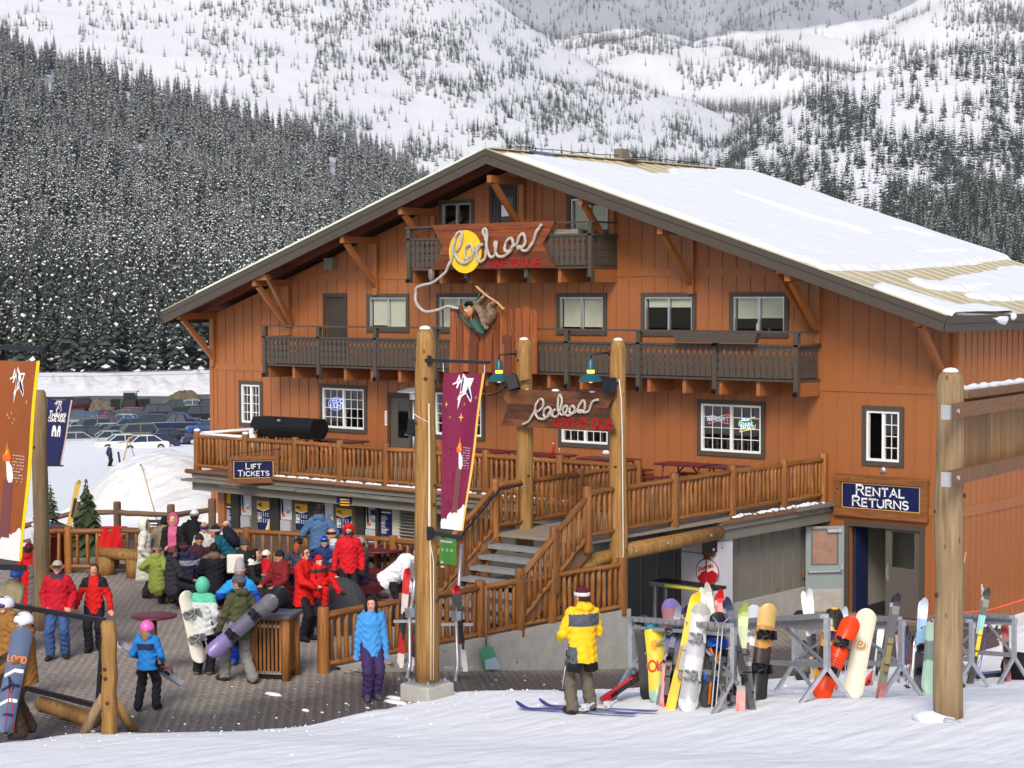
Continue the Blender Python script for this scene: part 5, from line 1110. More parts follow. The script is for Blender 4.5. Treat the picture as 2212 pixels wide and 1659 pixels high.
def logo_on(t, at, cu, cv, w, W, H, cloth=None):
    s = w/350.0; to3 = lambda x, y, d: at(cu+x/W, cv-y/H, .007+d); b1, b2, b3, b4 = MB(), MB(), MB(), MB(); star(b1, b2, b3, to3, s, 0, 0, 0, b4)
    if cloth: b4.build('logo', cloth, t)
    b1.build('logo', WHITEP, t); b2.build('logo', NAVYP, t); b3.build('logo', ORANGEP, t)
def sparks(t, at, L, W, H, mat):
    b = MB()
    for u, v, r in L: spark(b, 0, 0, r, lambda x, y, d, u=u, v=v: at(u+x/W, v-y/H, .008+d), 0)
    b.build('sparkles', mat, t)['kind'] = 'stuff'
MAROON = M('maroon_cloth', lin((122,26,66)), .6, var=.06, scale=3, spec=.4)
BY = -17.08
tl, tr_, bl, brr = onY(*z7(30, 590), BY), onY(*z7(305, 590), BY), onY(*z7(14, 1625), BY), onY(*z7(160, 1640), BY)
bt, at, to, H = banner('banner', 'maroon banner with star logo and torch hanging from the walkway post', tl[0], tr_[0], tl[2], bl[2], BY, bl[0], brr[0], MAROON, flat('yellow_edging', (238,186,84)), 1)
foot(bt, at, dict(dark=flat('maroon_dark', (70,16,44)))); logo_on(bt, at, .50, .115, .40, tr_[0]-tl[0], H, MAROON); sparks(bt, at, [(.14,.205,.05),(.72,.175,.04),(.55,.2,.025),(.86,.155,.03),(.48,.285,.075),(.23,.285,.025)], tr_[0]-tl[0], H, GOLDP)
b = MB(); zt_ = onY(*z7(170, 525), BY)[2]; b.bar((PA[0]+.1, BY-.02, zt_+.01), (onY(*z7(340, 535), BY)[0], BY-.02, zt_-.0), .05, .05); b.lathe([(.09,0),(.09,.03)], 12, (PA[0]+.13, BY+.02, zt_), 0, Matrix.Rotation(PI/2, 3, 'X')); b.build('arm', MDARKSTEEL, bt)
for x in (tl[0]+.01, tr_[0]): MB().tube([(x, BY-.02, zt_-.03), (x, BY-.02, tl[2]-.005)], .008, 6).build('hanger', MALU, bt)
zt2 = onY(*z7(140, 1655), BY)[2]; zl_ = onY(990, 1158, BY)[2]; b = MB(); b.bar((PA[0]+.1, BY-.02, zl_+.02), (onY(1000, 1160, BY)[0], BY-.02, zl_-.02), .06, .06); b.lathe([(.11,0),(.11,.05)], 12, (PA[0]+.16, BY+.0, zl_), 0, Matrix.Rotation(PI/2, 3, 'X')); b.build('arm', MDARKSTEEL, bt)
# orange banner at the far left, on its own frame
OY_D = 33.0
c0 = atD(0, 780, OY_D); OY = float(c0[1])
tl, tr_, bl, brr = onY(-40, 775, OY), onY(88, 778, OY), onY(-40, 1200, OY), onY(47, 1204, OY)
ORG = M('rust_orange_cloth', lin((150,80,34)), .6, var=.08, scale=2.5, spec=.4)
bo, at, to, H = banner('banner', 'rust orange banner with star logo and torch at the left edge', tl[0], tr_[0], tl[2], bl[2], OY, bl[0], brr[0], ORG, flat('bright_yellow_edging', (240,206,24)), 1, wave=.035)
Wd = tr_[0]-tl[0]
foot(bo, at, dict(dark=flat('orange_dark', (84,44,24)))); logo_on(bo, at, .63, .125, .44, Wd, H, ORG); sparks(bo, at, [(.47,.275,.045),(.54,.265,.035),(.5,.29,.035),(.59,.295,.035),(.56,.315,.035),(.83,.205,.05)], Wd, H, GOLDP)
b = MB(); b.bar(onY(-60, 748, OY), onY(96, 754, OY), .06, .09); b.bar(onY(92, 750, OY), onY(92, 779, OY), .03, .03); b.build('arm', MDARKSTEEL, bo)
b = MB(); b.bar(onY(-50, 1222, OY), onY(55, 1227, OY), .05, .1); b.tube([onY(46, 1204, OY), onY(50, 1240, OY)], .012, 6); b.build('arm', MDARKSTEEL, bo)
q = atD(88, 1090, 36.0); tall_post('log_post', 'grey brown log post behind the orange banner', (q[0], q[1], 0), float(atD(88, 842, 36.0)[2]), .16, .14, POSTG, False, 12)
# thank-you banner beyond
D3_ = 39.0; TY = float(atD(125, 930, D3_)[1]); tl, tr_, bl, brr = onY(104, 861, TY), onY(157, 861, TY), onY(99, 1005, TY), onY(132, 1004, TY)
NV = flat('navy_cloth', (34,36,84), .6)
bn, at, to, H = banner('banner', 'navy thank you banner with white print beside the snow heap', tl[0], tr_[0], tl[2], bl[2], TY, bl[0], brr[0], NV, flat('buff_edging', (206,186,166)), 1, wave=.015); Wd = tr_[0]-tl[0]
logo_on(bn, at, .45, .11, .24, Wd, H, NV)
def ptext(s, h, t, cu, cv, small=None, slant=0.0):
    b, w = text(s, h, t, lambda x, y, d: at(cu+(x+slant*y)/Wd, cv-y/H, .008+d), .003, 0, .16, small); b.build('print', WHITEP, bn)
ptext('THANKS!', .13, .028, .46, .275, .72, .25); ptext('COME AGAIN', .082, .02, .45, .335, .78)
b = MB()
for u, v, r in ((.33,.44,.07),(.56,.44,.07)): b.add([at(u+r*math.cos(a)/Wd*.9, v-r*math.sin(a)*1.0/H, .008) for a in np.linspace(0, 2*PI, 13)[:-1]], [tuple(range(12))[::-1]])
for u in (.27, .4, .5, .62): b.add([at(u-.035, .46, .008), at(u+.035, .46, .008), at(u+.03, .56, .008), at(u-.04, .56, .008)], [(3,2,1,0)])
b.build('print', WHITEP, bn)
b = MB(); b.bar(onY(92, 860, TY), onY(158, 860, TY), .03, .03); b.bar(onY(98, 1006, TY), onY(136, 1006, TY), .03, .03); b.build('arm', MDARKSTEEL, bn)

# ------------------------------------------------------------------ framed signs
def framed_sign(name, label, c, ux, w, h, lines, fw=.16, n=None, hang=None, gap=None, fs=.3, kx=1.0):
    ux = np.array(ux, float); nn = np.array(n, float); up = np.array([0, 0, 1.0]); c = np.array(c, float)
    t = thing(name, label, 'sign', c-up*h/2); rot = Matrix((V3(ux), V3(-nn), V3(up))).transposed()
    P = lambda x, z, d: tuple(c+ux*x+up*z+nn*d)
    for (x, z, ww, hh) in ((0, h/2-fw/2, w, fw), (0, -h/2+fw/2, w, fw)): MB().box(P(x, z, .0), (ww, .11, hh), 0, rot).build('frame_board', FRAMEW, t)
    for s in (-1, 1): MB().box(P(s*(w/2-fw/2), 0, -.004), (fw, .10, h-2*fw-.004), 0, rot).build('frame_board', FRAMEW, t)
    MB().box(P(0, 0, -.02), (w-2*fw, .03, h-2*fw), 0, rot).build('panel', FRAMEW, t)
    iw, ih = w-2*fw-.06, h-2*fw-.05
    MB().box(P(0, 0, .003), (iw, .012, ih), 0, rot).build('edging', GOLDP, t); MB().box(P(0, 0, .009), (iw-.035, .012, ih-.035), 0, rot).build('board', NAVY, t)
    for s, hh, tt, z in lines:
        b, _ = text(s, hh, tt, lambda x, y, d, z=z: P(x, z+y, .0155+d), .004, .8, fs, .8, kx=kx); b.build('lettering', WHITEP, t)
    return t
a, c = onY(*z8(962, 1262)), onY(*z8(1587, 1580)); cx = (a[0]+c[0])/2; 
framed_sign('rental_sign', 'wood framed navy rental returns sign over the open double doors', (-1.9, -.08, 1.68), (1,0,0), 2.42, .98, [('RENTAL', .225, .036, .03), ('RETURNS', .225, .036, -.235)], .17, n=(0,-1,0), fs=.26, kx=1.15)
# lift tickets sign hangs square to the fascia, slightly turned
p0, p1 = onY(*zz5(555, 850), -4.75), onY(*zz5(1190, 780), -5.9)
ux = np.array([.80, -.60, 0.0]); nn = np.array([-.60, -.80, 0.0])
pc = atD(547.5, 1014, depth(onY(547, 1010, -4.9)))
dl = depth(pc); lft = atD(498, 1014, dl)
wS = .0
ux = _r0*math.cos(R(-14))+np.array([_f[0], _f[1], 0])/np.hypot(_f[0], _f[1])*math.sin(R(14)); ux = ux/np.linalg.norm(ux); nn = np.array([ux[1], -ux[0], 0]); ux[2] = 0
ts = framed_sign('ticket_sign', 'wood framed navy lift tickets sign hung under the deck rail', pc, ux, 1.33, .73, [('LIFT', .15, .022, .02), ('TICKETS', .15, .022, -.17)], .105, n=nn, fs=.26, kx=1.05)
b = MB(); P = lambda x, z: tuple(pc+ux*x+np.array([0,0,z])); b.tube([P(-.62, .42), P(.0, .47), P(.78, .55)], .012, 6); 
for x in (-.5, .5): b.tube([P(x, .36), P(x, .45)], .01, 5)
b.build('chain', MDARKSTEEL, ts)
# ------------------------------------------------------------------ right hand post with board sign
G0 = gpx(2048, 1551, .7)
tp = tall_post('log_post', 'weathered log post carrying the board sign at the right edge', (G0[0], G0[1], G0[2]-.1), float(atD(2050, 802, depth(G0))[2]), .185, .165, POSTG, True, 15)
fw2 = np.array([_f[0], _f[1], 0])/np.hypot(_f[0], _f[1]); sd = fw2*math.cos(R(33.2))+_r0*math.sin(R(33.2)); sn = np.array([sd[1], -sd[0], 0]) # sn points to the camera side
bs = thing('board_sign', 'blank brown board sign seen from behind between two timbers', 'sign', G0+np.array([1.2, 1, 3]))
dpt = depth(G0)
def bp(px, py, k=0.0):  # point on the sign plane through the post's camera side
    o = G0+sn*(.2+k); d = ray(px, py); tt = ((o-CAM)@sn)/(d@sn); return CAM+d*tt
for (p, q, hh) in (((2046,890),(2240,848),.17), ((2046,1035),(2240,1010),.17)):
    a, c = bp(*p), bp(*q); a = V3(a); c = V3(c); c.z = a.z; MB().bar(a-V3(sd)*.06, a+V3(sd)*4.2, .1, hh).build('timber', TIMBER, bs)
    MB().bar(a-V3(sd)*.065, a-V3(sd)*.0, .104, hh+.004).build('timber_end', flat('grey_paint_end', (160,160,164)), bs)
    MB().lathe([(.03,0),(.03,.02)], 8, tuple(a+V3(sd)*.22+V3(sn)*.05), 0, Matrix((V3(sd), Vector((0,0,1)), V3(sn))).transposed()).build('bolt', MALU, bs)
za, zc = bp(2046,890)[2], bp(2046,1035)[2]; s0 = V3(bp(2090, 960)); s0.z = 0; base = Vector((s0.x, s0.y, 0))-V3(sn)*.12
MB().bar(base+Vector((0,0,zc+.085)), base+Vector((0,0,za-.085)), .16, .1, 0, V3(sd)).build('end_board', PLANKV, bs)
for i in range(16):
    q = base+V3(sd)*(.17+i*.2)-V3(sn)*.05; MB().bar(q+Vector((0,0,zc+.02)), q+Vector((0,0,za+.15)), .195, .035, 0, V3(sn)).build('plank', BOARDV, bs)
MB().bar(base+Vector((0,0,za+.17))-V3(sn)*.03, base+V3(sd)*3.6+Vector((0,0,za+.17))-V3(sn)*.03, .3, .09).build('cap', TIMBER, bs)
b = MB(); b.tube([tuple(base+V3(sd)*(.05+i*.12)+Vector((0,0,za+.225+.012*math.sin(i*1.7)))-V3(sn)*.03) for i in range(30)], [.03]+[.055+.012*math.sin(i*2.1) for i in range(28)]+[.03], 8, flat=.8); b.build('snow', MSNOWCAP, bs, True)['kind'] = 'stuff'
# ------------------------------------------------------------------ neon signs behind the panes
def neon(name, label, shapes):
    t = thing(name, label, 'neon sign', (0, 0, 0)); xs_, zs_ = [], []
    for lab, col, pls, r in shapes:
        b = MB()
        for pl in pls:
            P = [(onY(*z8(*p), .09)[0], .085, onY(*z8(*p), .09)[2]) for p in pl]; b.tube(P, r, 5)
        b.build(lab, M('neon_'+name+lab, col, .4, var=0, emit=col, es=1.6), t)
    return t
BL = (.25,.55,.65); RD = (.9,.08,.1); GR = (.55,.85,.8); AM = (1,.6,.08); PU = (.25,.3,1.0)
def strokes(s, x0, y0, h, sp=.25, kx=1.0):
    out = []; x = x0
    for ch in s:
        g = GL[ch]
        for st in g[1]: out.append([(x+p[0]*h*kx, y0-p[1]*h) for p in st])
        x += (g[0]+sp)*h*kx
    return out
neon('bow_tie_neon', 'red and blue bow tie neon beer sign in the wide window', [('outline', RD, [[(148,878),(185,890),(215,880),(255,872),(243,905),(252,935),(215,925),(185,915),(150,925),(120,935),(132,905),(125,885),(148,878)]], .008), ('lettering', BL, strokes('BUDWEISER', 113, 912, 22, .16, .72), .006)])
neon('draft_neon', 'white and amber genuine draft neon beer sign in the wide window', [('lettering', GR, strokes('GENUINE', 322, 948, 22, .15, .78)+strokes('DRAFT', 335, 972, 24, .2, .8)+strokes('MILLER', 345, 915, 18, .14, .6) if all(c in GL for c in 'MILLER') else [], .006), ('border', AM, [[(330,975),(328,988),(430,965),(430,940)], [(328,930),(326,915),(345,912)], [(400,895),(430,890)]], .007)])
def neon6(name, label, shapes):
    t = thing(name, label, 'neon sign', (0, 0, 0))
    for lab, col, pls, r in shapes:
        b = MB()
        for pl in pls: b.tube([(onY(*z6(*p), .09)[0], .085, onY(*z6(*p), .09)[2]) for p in pl], r, 5)
        b.build(lab, M('neon_'+name+lab, col, .4, var=0, emit=col, es=1.6), t)
neon6('blue_neon', 'blue oval neon beer sign in the window left of the deck door', [('lettering', (.45,.5,.9), strokes('BUD', 955, 795, 28, .3, .9)+strokes('LIGHT', 940, 828, 28, .25, .75), .009), ('oval', PU, [[(978+50*math.cos(a), 803+42*math.sin(a)) for a in np.linspace(.2, 6.0, 24)]], .010)])
# ================================================================== tables, bins, racks, skis
def c5(x, y): return (1341.8+.1839*x, 1253.7+.1839*y)
def c6(x, y): return (1612.9+.1716*x, 1253.7+.1716*y)
def c7(x, y): return (1884+.1879*x, 1253.7+.1879*y)
# ------------------------------------------------------------------ rectangular picnic tables on the deck
def rtable():
    t = thing('picnic_table', 'x', 'table', group='maroon picnic tables on the deck')
    b = MB(); b.box((0,0,.745), (1.55,.76,.05)); o = b.build('table_top', MRED, t); m = o.modifiers.new('Bevel', 'BEVEL'); m.width = .03; m.segments = 2
    for s in (-1, 1):
        b = MB(); b.box((0, s*.72, .45), (1.55, .28, .045)); o = b.build('bench', MRED, t); m = o.modifiers.new('Bevel', 'BEVEL'); m.width = .02; m.segments = 2
        MB().tube([(s*.55,-.8,.02),(s*.55,-.72,.42),(s*.55,.72,.42),(s*.55,.8,.02)], .022, 6).build('leg_frame', MRED, t, True); MB().tube([(s*.55,-.45,.02),(s*.52,-.3,.72),(s*.52,.3,.72),(s*.55,.45,.02)], .022, 6).build('leg_frame', MRED, t, True); MB().tube([(s*.52,0,.3),(s*.1,0,.72)], .018, 6).build('brace', MRED, t, True)
    return t
rt = rtable(); tr = tree_of(rt); labs = ['picnic table behind the maroon banner', 'picnic table with the red sauce bottle', 'picnic table under the hanging sign by the post', 'picnic table below the wide neon window', 'picnic table in the right corner of the deck', 'picnic table beside the black barbecue']
spots = [(1078,971),(1208,979),(1345,988),(1502,1001),(1640,1003),(756,951)]
for i, ((px, py), lb) in enumerate(zip(spots, labs)):
    p = onZ(px, py, DZ+.75); p = (p[0], max(-3.1, min(-1.0, p[1])), DZ)
    if i == 0: rt.location = V3(p); rt['label'] = 'maroon plastic '+lb
    else: copy_tree(rt, p, 0, 'maroon plastic '+lb, tr=tr)
p = onZ(*z7(753, 1125), DZ+.78); b = MB(); b.lathe([(.035,0),(.037,.02),(.037,.14),(.015,.2),(.013,.24)], 10, (p[0], max(p[1], -2.4), DZ+.77)); o = tag(b.build('sauce_bottle', flat('ketchup_red', (190,20,20), .3), None, True), 'red sauce bottle with white cap on a deck table', 'bottle'); MB().lathe([(.016,.24),(.016,.27)], 8, (p[0], max(p[1], -2.4), DZ+.77)).build('cap', MWHITE, o)
p = onZ(*z7(795, 1118), DZ+.78); tag(MB().lathe([(.03,0),(.03,.07),(.02,.09)], 8, (p[0], max(p[1], -2.4), DZ+.77)).build('salt_shaker', MALU), 'small silver salt shaker next to the sauce bottle', 'shaker')
p = onZ(*z7(1102, 1138), DZ+.78); b = MB(); b.ball((p[0], max(p[1], -2.6), DZ+.83), (.11,.09,.07), 10, 6); tag(b.build('helmet', flat('white_cap_cloth', (214,212,206)), None, True), 'white helmet left on a deck table near the post', 'helmet')
# barbecue and gas bottle
q0, q1 = onY(560, 932, -1.9), onY(690, 932, -1.9)
bbq = thing('barbecue', 'long black barrel barbecue standing on the deck', 'barbecue', ((q0[0]+q1[0])/2, -1.9, DZ))
hexp = [(-.34,.0),(-.36,.12),(-.24,.36),(.24,.36),(.36,.12),(.34,0),(.2,-.2),(-.2,-.2)]
b = MB(); b.extr([(q0[0], -1.9+y, DZ+1.05+z) for y, z in hexp], (q1[0]-q0[0], 0, 0)); b.build('barrel', flat('soot_black', (18,18,20), .55), bbq)
MB().lathe([(.09,0),(.09,.02)], 16, (q0[0]-.001, -1.95, DZ+1.2), 0, Matrix.Rotation(-PI/2, 3, 'Y')).build('gauge', flat('gauge_white', (206,204,186)), bbq); MB().box(((q0[0]+q1[0])/2, -2.27, DZ+1.36), (.1,.05,.05)).build('handle', MALU, bbq)
for x in (q0[0]+.25, q1[0]-.25):
    for y in (-2.15, -1.65): MB().bar((x, y, DZ), (x, y, DZ+.9), .04, .04).build('leg', MBLACK, bbq)
p = onZ(543, 936, DZ+.98); b = MB(); g = (p[0], max(p[1], -3.4), DZ+.55); b.lathe([(.1,0),(.15,.03),(.155,.3),(.12,.39),(.06,.41)], 16, g); gb = tag(b.build('gas_bottle', flat('gas_white', (226,226,220), .4), None, True), 'white gas bottle beside the barbecue on the deck', 'gas bottle')
MB().lathe([(.075,.42),(.075,.54)], 12, g).build('collar', MWHITE, gb); MB().tube([(g[0]+.05, g[1], g[2]+.48), (g[0]+.2, g[1], g[2]+.5), (q0[0]+.05, -1.95, g[2]+.52)], .015, 6).build('hose', MALU, gb)
MB().box((g[0], g[1], DZ+.27), (.4,.4,.54)).build('stand', GREYW, gb)
# wall heater dish by the walkway post
c = onY(893, 845, -4.6); t = thing('patio_heater', 'grey dish of a patio heater on the deck behind the tall post', 'heater', (c[0], -3.4, DZ)); c = onY(893, 842, -3.4)
MB().lathe([(.42,-.06),(.40,-.03),(.12,.05),(.0,.055)], 24, c, 0, None, False).build('dish', MGALV, t, True); MB().lathe([(.1,-.25),(.09,-.03)], 12, c).build('burner', MALU, t); MB().tube([(c[0], c[1], DZ), (c[0], c[1], c[2]-.25)], .03, 8).build('pole', MALU, t, True)
c = onX(1490, 1172, -4.6); t = thing('patio_heater', 'silver dished patio heater stored under the landing', 'heater', (c[0], c[1], -1.1))
MB().lathe([(.42,-.06),(.40,-.02),(.12,.07),(.0,.075)], 24, c, 0, None, False).build('dish', MALU, t, True); MB().lathe([(.1,-.35),(.09,-.03)], 12, c).build('burner', MGALV, t); MB().tube([(c[0], c[1], -1.1), (c[0], c[1], c[2]-.3)], .03, 8).build('pole', MALU, t, True); MB().lathe([(.22,0),(.2,.4)], 14, (c[0], c[1], -1.1)).build('base', MGALV, t)
# vending fridge with a round red cheese logo
c0, c1 = onY(1497, 1180, -4.3), onY(1552, 1330, -4.3); xf0, xf1 = c0[0], c1[0]+.25
fr = thing('drinks_fridge', 'white upright fridge with round red logo under the landing', 'fridge', (xf0, -4.3, -1.1)); MB().box2((xf0, -4.75, -1.08), (xf1, -4.12, 1.0)).build('cabinet', flat('fridge_white', (206,204,208), .35), fr)
MB().box2((xf0+.02, -4.765, .72), (xf1-.02, -4.751, .74)).build('seam', flat('seam_grey', (120,120,124)), fr)
cc = onY(1528, 1236, -4.77); rr_ = .30
def disc(c, r, y, a0=0, a1=360, n=28, kx=1.0): return [(c[0]+r*kx*math.cos(R(a0+(a1-a0)*i/n)), y, c[2]+r*math.sin(R(a0+(a1-a0)*i/n))) for i in range(n)]
b = MB(); b.extr(disc(cc, rr_, -4.765), (0, -.006, 0)); b.build('logo_rim', flat('logo_dark_red', (140,16,28)), fr); b = MB(); b.extr(disc(cc, rr_*.93, -4.772), (0, -.004, 0)); b.build('logo_field', flat('logo_white', (226,222,222)), fr)
b = MB(); b.extr([(cc[0]-rr_*.5, -4.777, cc[2]-rr_*.02), (cc[0]-rr_*.2, -4.777, cc[2]+rr_*.12), (cc[0]+rr_*.05, -4.777, cc[2]-.0), (cc[0]+rr_*.45, -4.777, cc[2]+rr_*.2), (cc[0]+rr_*.92, -4.777, cc[2]-rr_*.05)]+disc(cc, rr_*.92, -4.777, -5, -165, 14), (0, -.004, 0)); b.build('logo_red', flat('cheese_red', (176,20,30)), fr)
b, _ = text('BABYBEL', .085, .016, lambda x, y, d: (cc[0]-.02+x*.97+y*.1, -4.785-d, cc[2]+.07+y+x*.35), .003, 0, .16, .8) if all(ch in GL for ch in 'BABYBEL') else (MB(), 0)
b.build('logo_lettering', flat('logo_letter_red', (170,20,30)), fr)
# folding bench rack under there
t = thing('work_bench', 'dark topped metal work bench under the landing', 'bench', (-4.6, -5.4, -1.1)); a, c = onY(1432, 1277, -5.2), onY(1548, 1285, -5.6)
MB().bar((a[0], -5.4, .14), (c[0], -5.5, .14), .5, .06).build('top', flat('bench_dark', (40,36,36)), t); MB().bar((a[0], -5.68, .12), (c[0], -5.78, .12), .04, .09).build('edge', MGALV, t); MB().bar((a[0]+(c[0]-a[0])*.25, -5.72, .12), (a[0]+(c[0]-a[0])*.9, -5.79, .12), .035, .05).build('strip', flat('strip_yellow', (224,206,50)), t)
for x in (a[0]+.1, c[0]-.1):
    for y in (-5.25, -5.65): MB().bar((x, y, -1.1), (x, y, .1), .05, .05).build('leg', MGALV, t)

# ------------------------------------------------------------------ round plaza tables with curved benches
def round_table(cx, cy, label, rz=0.0, gid='round maroon picnic tables on the plaza'):
    t = thing('round_picnic_table', label, 'table', (cx, cy, 0), gid); c = (cx, cy, 0)
    MB().lathe([(.0,.73),(.62,.73),(.66,.745),(.66,.77),(.62,.785),(.0,.785)], 32, c, 0, None, False).build('table_top', MRED, t, True)
    MB().tube([(cx,cy,.0),(cx,cy,.74)], .05, 10).build('pedestal', MRED, t, True)
    for k in range(4):
        a0 = rz+k*PI/2; b = MB(); n = 12; vs = []
        for i in range(n+1):
            a = a0-.62+1.24*i/n
            for rr, z in ((.86,.46),(1.18,.46),(1.22,.44),(1.22,.30),(1.19,.30),(1.17,.42),(.86,.42)): vs.append((cx+rr*math.cos(a), cy+rr*math.sin(a), z))
        m = 7; b.add(vs, [(i*m+j, i*m+(j+1) % m, (i+1)*m+(j+1) % m, (i+1)*m+j) for i in range(n) for j in range(m)]+[tuple(range(m)), tuple(n*m+j for j in range(m))[::-1]]); b.build('bench', MRED, t, False)
        for s in (-.3, .3):
            a = a0+s; p = lambda r, z: (cx+r*math.cos(a), cy+r*math.sin(a), z); MB().tube([p(1.25,.03), p(1.1,.03), p(1.0,.1), p(.98,.42)], .028, 7).build('leg', MRED, t, True)
        MB().tube([(cx+.05*math.cos(a0), cy+.05*math.sin(a0), .3), (cx+1.0*math.cos(a0), cy+1.0*math.sin(a0), .38)], .028, 7).build('strut', MRED, t, True)
    return t
T1 = onZ(425, 1240, .78); T2 = onZ(575, 1248, .78); T3 = onZ(705, 1225, .78); T4 = onZ(815, 1192, .78)
FW3 = np.array([_f[0], _f[1], 0]); T1 = T1+FW3*1.9; T2 = T2+FW3*1.2; T4 = T4+FW3*.6
round_table(T1[0], T1[1], 'round maroon picnic table with the seated group in winter coats', R(-60)); round_table(T2[0], T2[1], 'round maroon picnic table behind the figures with snowboards', R(-50)); round_table(T4[0], T4[1], 'round maroon picnic table right of the red hooded figure', R(-35))
round_table(T3[0]-.2, T3[1]+.3, 'round maroon picnic table beside the man holding a child', R(-15))
p = onZ(333, 1331, 1.02); t = thing('high_table', 'round maroon standing table on a single leg near the gate', 'table', (p[0], p[1], 0)); c = (p[0], p[1], 0)
MB().lathe([(.0,1.0),(.36,1.0),(.385,1.01),(.385,1.035),(.36,1.045),(.0,1.045)], 32, c, 0, None, False).build('table_top', MRED, t, True); MB().tube([(p[0],p[1],.1),(p[0],p[1],1.0)], .045, 10).build('column', MRED, t, True)
for k in range(4): a = k*PI/2+.4; MB().tube([(p[0],p[1],.16),(p[0]+.3*math.cos(a),p[1]+.3*math.sin(a),.16),(p[0]+.34*math.cos(a),p[1]+.34*math.sin(a),.02)], .025, 7).build('foot', MRED, t, True)
# maroon bin and paper cup, log bench, boulder, slatted litter bin
p = onZ(118, 1232, 0); t = thing('litter_bin', 'maroon perforated steel litter bin by the log fence', 'bin', (p[0], p[1], 0)); MB().lathe([(.34,0),(.36,.02),(.36,.8),(.38,.82),(.34,.86)], 24, (p[0],p[1],0)).build('body', MRED, t, True); MB().lathe([(.2,.95),(.38,.98),(.36,1.02),(.0,1.03)], 24, (p[0],p[1],0), 0, None, False).build('lid', MRED, t, True)
for k in range(3): a = k*2.1; MB().bar((p[0]+.3*math.cos(a), p[1]+.3*math.sin(a), .85), (p[0]+.3*math.cos(a), p[1]+.3*math.sin(a), .98), .03, .03).build('lid_strut', MRED, t)
b = MB(); b.lathe([(.034,0),(.045,.13)], 12, (p[0]-.08, p[1]-.05, 1.03)); o = tag(b.build('paper_cup', flat('blue_cup', (38,110,190), .5)), 'blue paper cup standing on the litter bin lid', 'cup'); MB().lathe([(.047,.13),(.045,.142)], 12, (p[0]-.08, p[1]-.05, 1.03)).build('lid', MWHITE, o)
a, c = onZ(222, 1240, 0), onZ(300, 1248, 0); t = thing('log_bench', 'rough half log bench beside the long fence', 'bench', (a[0], a[1], 0)); MB().tube([(a[0],a[1],.5),((a[0]+c[0])/2,(a[1]+c[1])/2,.5),(c[0]+.1,c[1],.5)], [.17,.19,.18], 12, flat=.75).build('seat', POST, t, True)
for k in (.12, .9): q = a+(c-a)*k; MB().tube([(q[0],q[1],0),(q[0],q[1],.42)], [.2,.2], 12).build('leg', POST, t, True)
p = onZ(722, 1372, 0); b = MB(); rs = np.random.RandomState(4); b.ball((p[0]-.15, p[1]+.35, .32), (.52,.52,.72), 24, 14); 
tag(b.build('boulder', M('dark_granite', (.055,.055,.062), .75, var=.5, scale=40, bump=.5, bscale=50), None, True), 'dark grey rounded boulder behind the low fence', 'boulder')
p = onZ(592, 1462, 0); t = thing('litter_bin', 'slatted log litter bin with a slate grey flat top', 'bin', (p[0], p[1], 0)); ax = rotz(R(28)); hw = .30
P = lambda x, y, z: tuple(V3(p)+ax @ Vector((x, y, z)))
MB().box(P(0,0,1.07), (.80,.72,.05), 0, ax).build('top', flat('slate_top', (92,92,100), .5), t); MB().box(P(0,0,1.03), (.74,.66,.04), 0, ax).build('rim', TIMBER, t); MB().box(P(0,0,.52), (.46,.42,.98), 0, ax).build('liner', flat('liner_dark', (34,32,34)), t)
for x in (-hw, hw):
    for y in (-hw*.85, hw*.85): MB().tube([P(x,y,0), P(x,y,1.01)], [.075,.07], 10).build('post', LOG, t, True)
for i in range(7):
    for y in (-hw*.85, hw*.85): x = -hw+.09+i*.07; MB().bar(P(x,y,.12), P(x,y,.98), .04, .03, 0, ax @ Vector((0,1,0))).build('slat', LOG, t)
    for x in (-hw, hw): y = -.17+i*.057; MB().bar(P(x,y,.12), P(x,y,.98), .04, .03, 0, ax @ Vector((1,0,0))).build('slat', LOG, t)
for z in (.12, .9):
    for y in (-hw*.82, hw*.82): MB().bar(P(-hw,y,z), P(hw,y,z), .03, .05).build('cross_rail', MALU, t)
# red jacket over the fence, dark board behind, tote bag
B12 = B1+(B2-B1)*.52; b = MB(); d = (B2-B1)/np.linalg.norm(B2-B1)
b.grid(lambda u, v: (B12[0]+d[0]*(u-.5)*(.5+.12*math.sin(v*3)), B12[1]+d[1]*(u-.5)*.5-.09+.035*math.sin(u*17+v*4)-.02*v, 1.06-.55*v*(1-.25*abs(u-.45))+.02*math.sin(u*11)), 18, 14); b.grid(lambda u, v: (B12[0]+d[0]*(u-.5)*.5, B12[1]+d[1]*(u-.5)*.5-.09+.2*v, 1.06+.03*math.sin(PI*v)), 18, 4)
tag(b.build('jacket', flat('jacket_red', (205,24,26), .7), None, True), 'bright red jacket hung over the log fence rail', 'jacket')
q = onZ(308, 1152, .95); t = thing('notice_board', 'small dark tilted notice board behind the log fence', 'board', (q[0], q[1], 0)); rb = rotz(R(35)) @ Matrix.Rotation(R(-35), 3, 'X'); MB().box((q[0], q[1]+.3, 1.05), (.62,.03,.4), 0, rb).build('panel', flat('board_dark', (44,46,52)), t); MB().bar((q[0], q[1]+.3, 0), (q[0], q[1]+.3, 1.0), .05, .05).build('stake', TIMBER, t)
for i in range(3): MB().box(V3((q[0], q[1]+.3, 1.05))+rb @ Vector((-.08, -.02, .1-.08*i)), (.34,.006,.03), 0, rb).build('print', WHITEP, t)
q = onZ(488, 1252, .79)+FW3*.8; b = MB(); b.box((q[0], q[1]+.1, .98), (.34,.12,.38), 0, rotz(R(40))); t = tag(b.build('tote_bag', flat('canvas', (226,222,208), .8)), 'white canvas tote bag on the picnic table', 'bag'); m = t.modifiers.new('Bevel', 'BEVEL'); m.width = .03; m.segments = 3
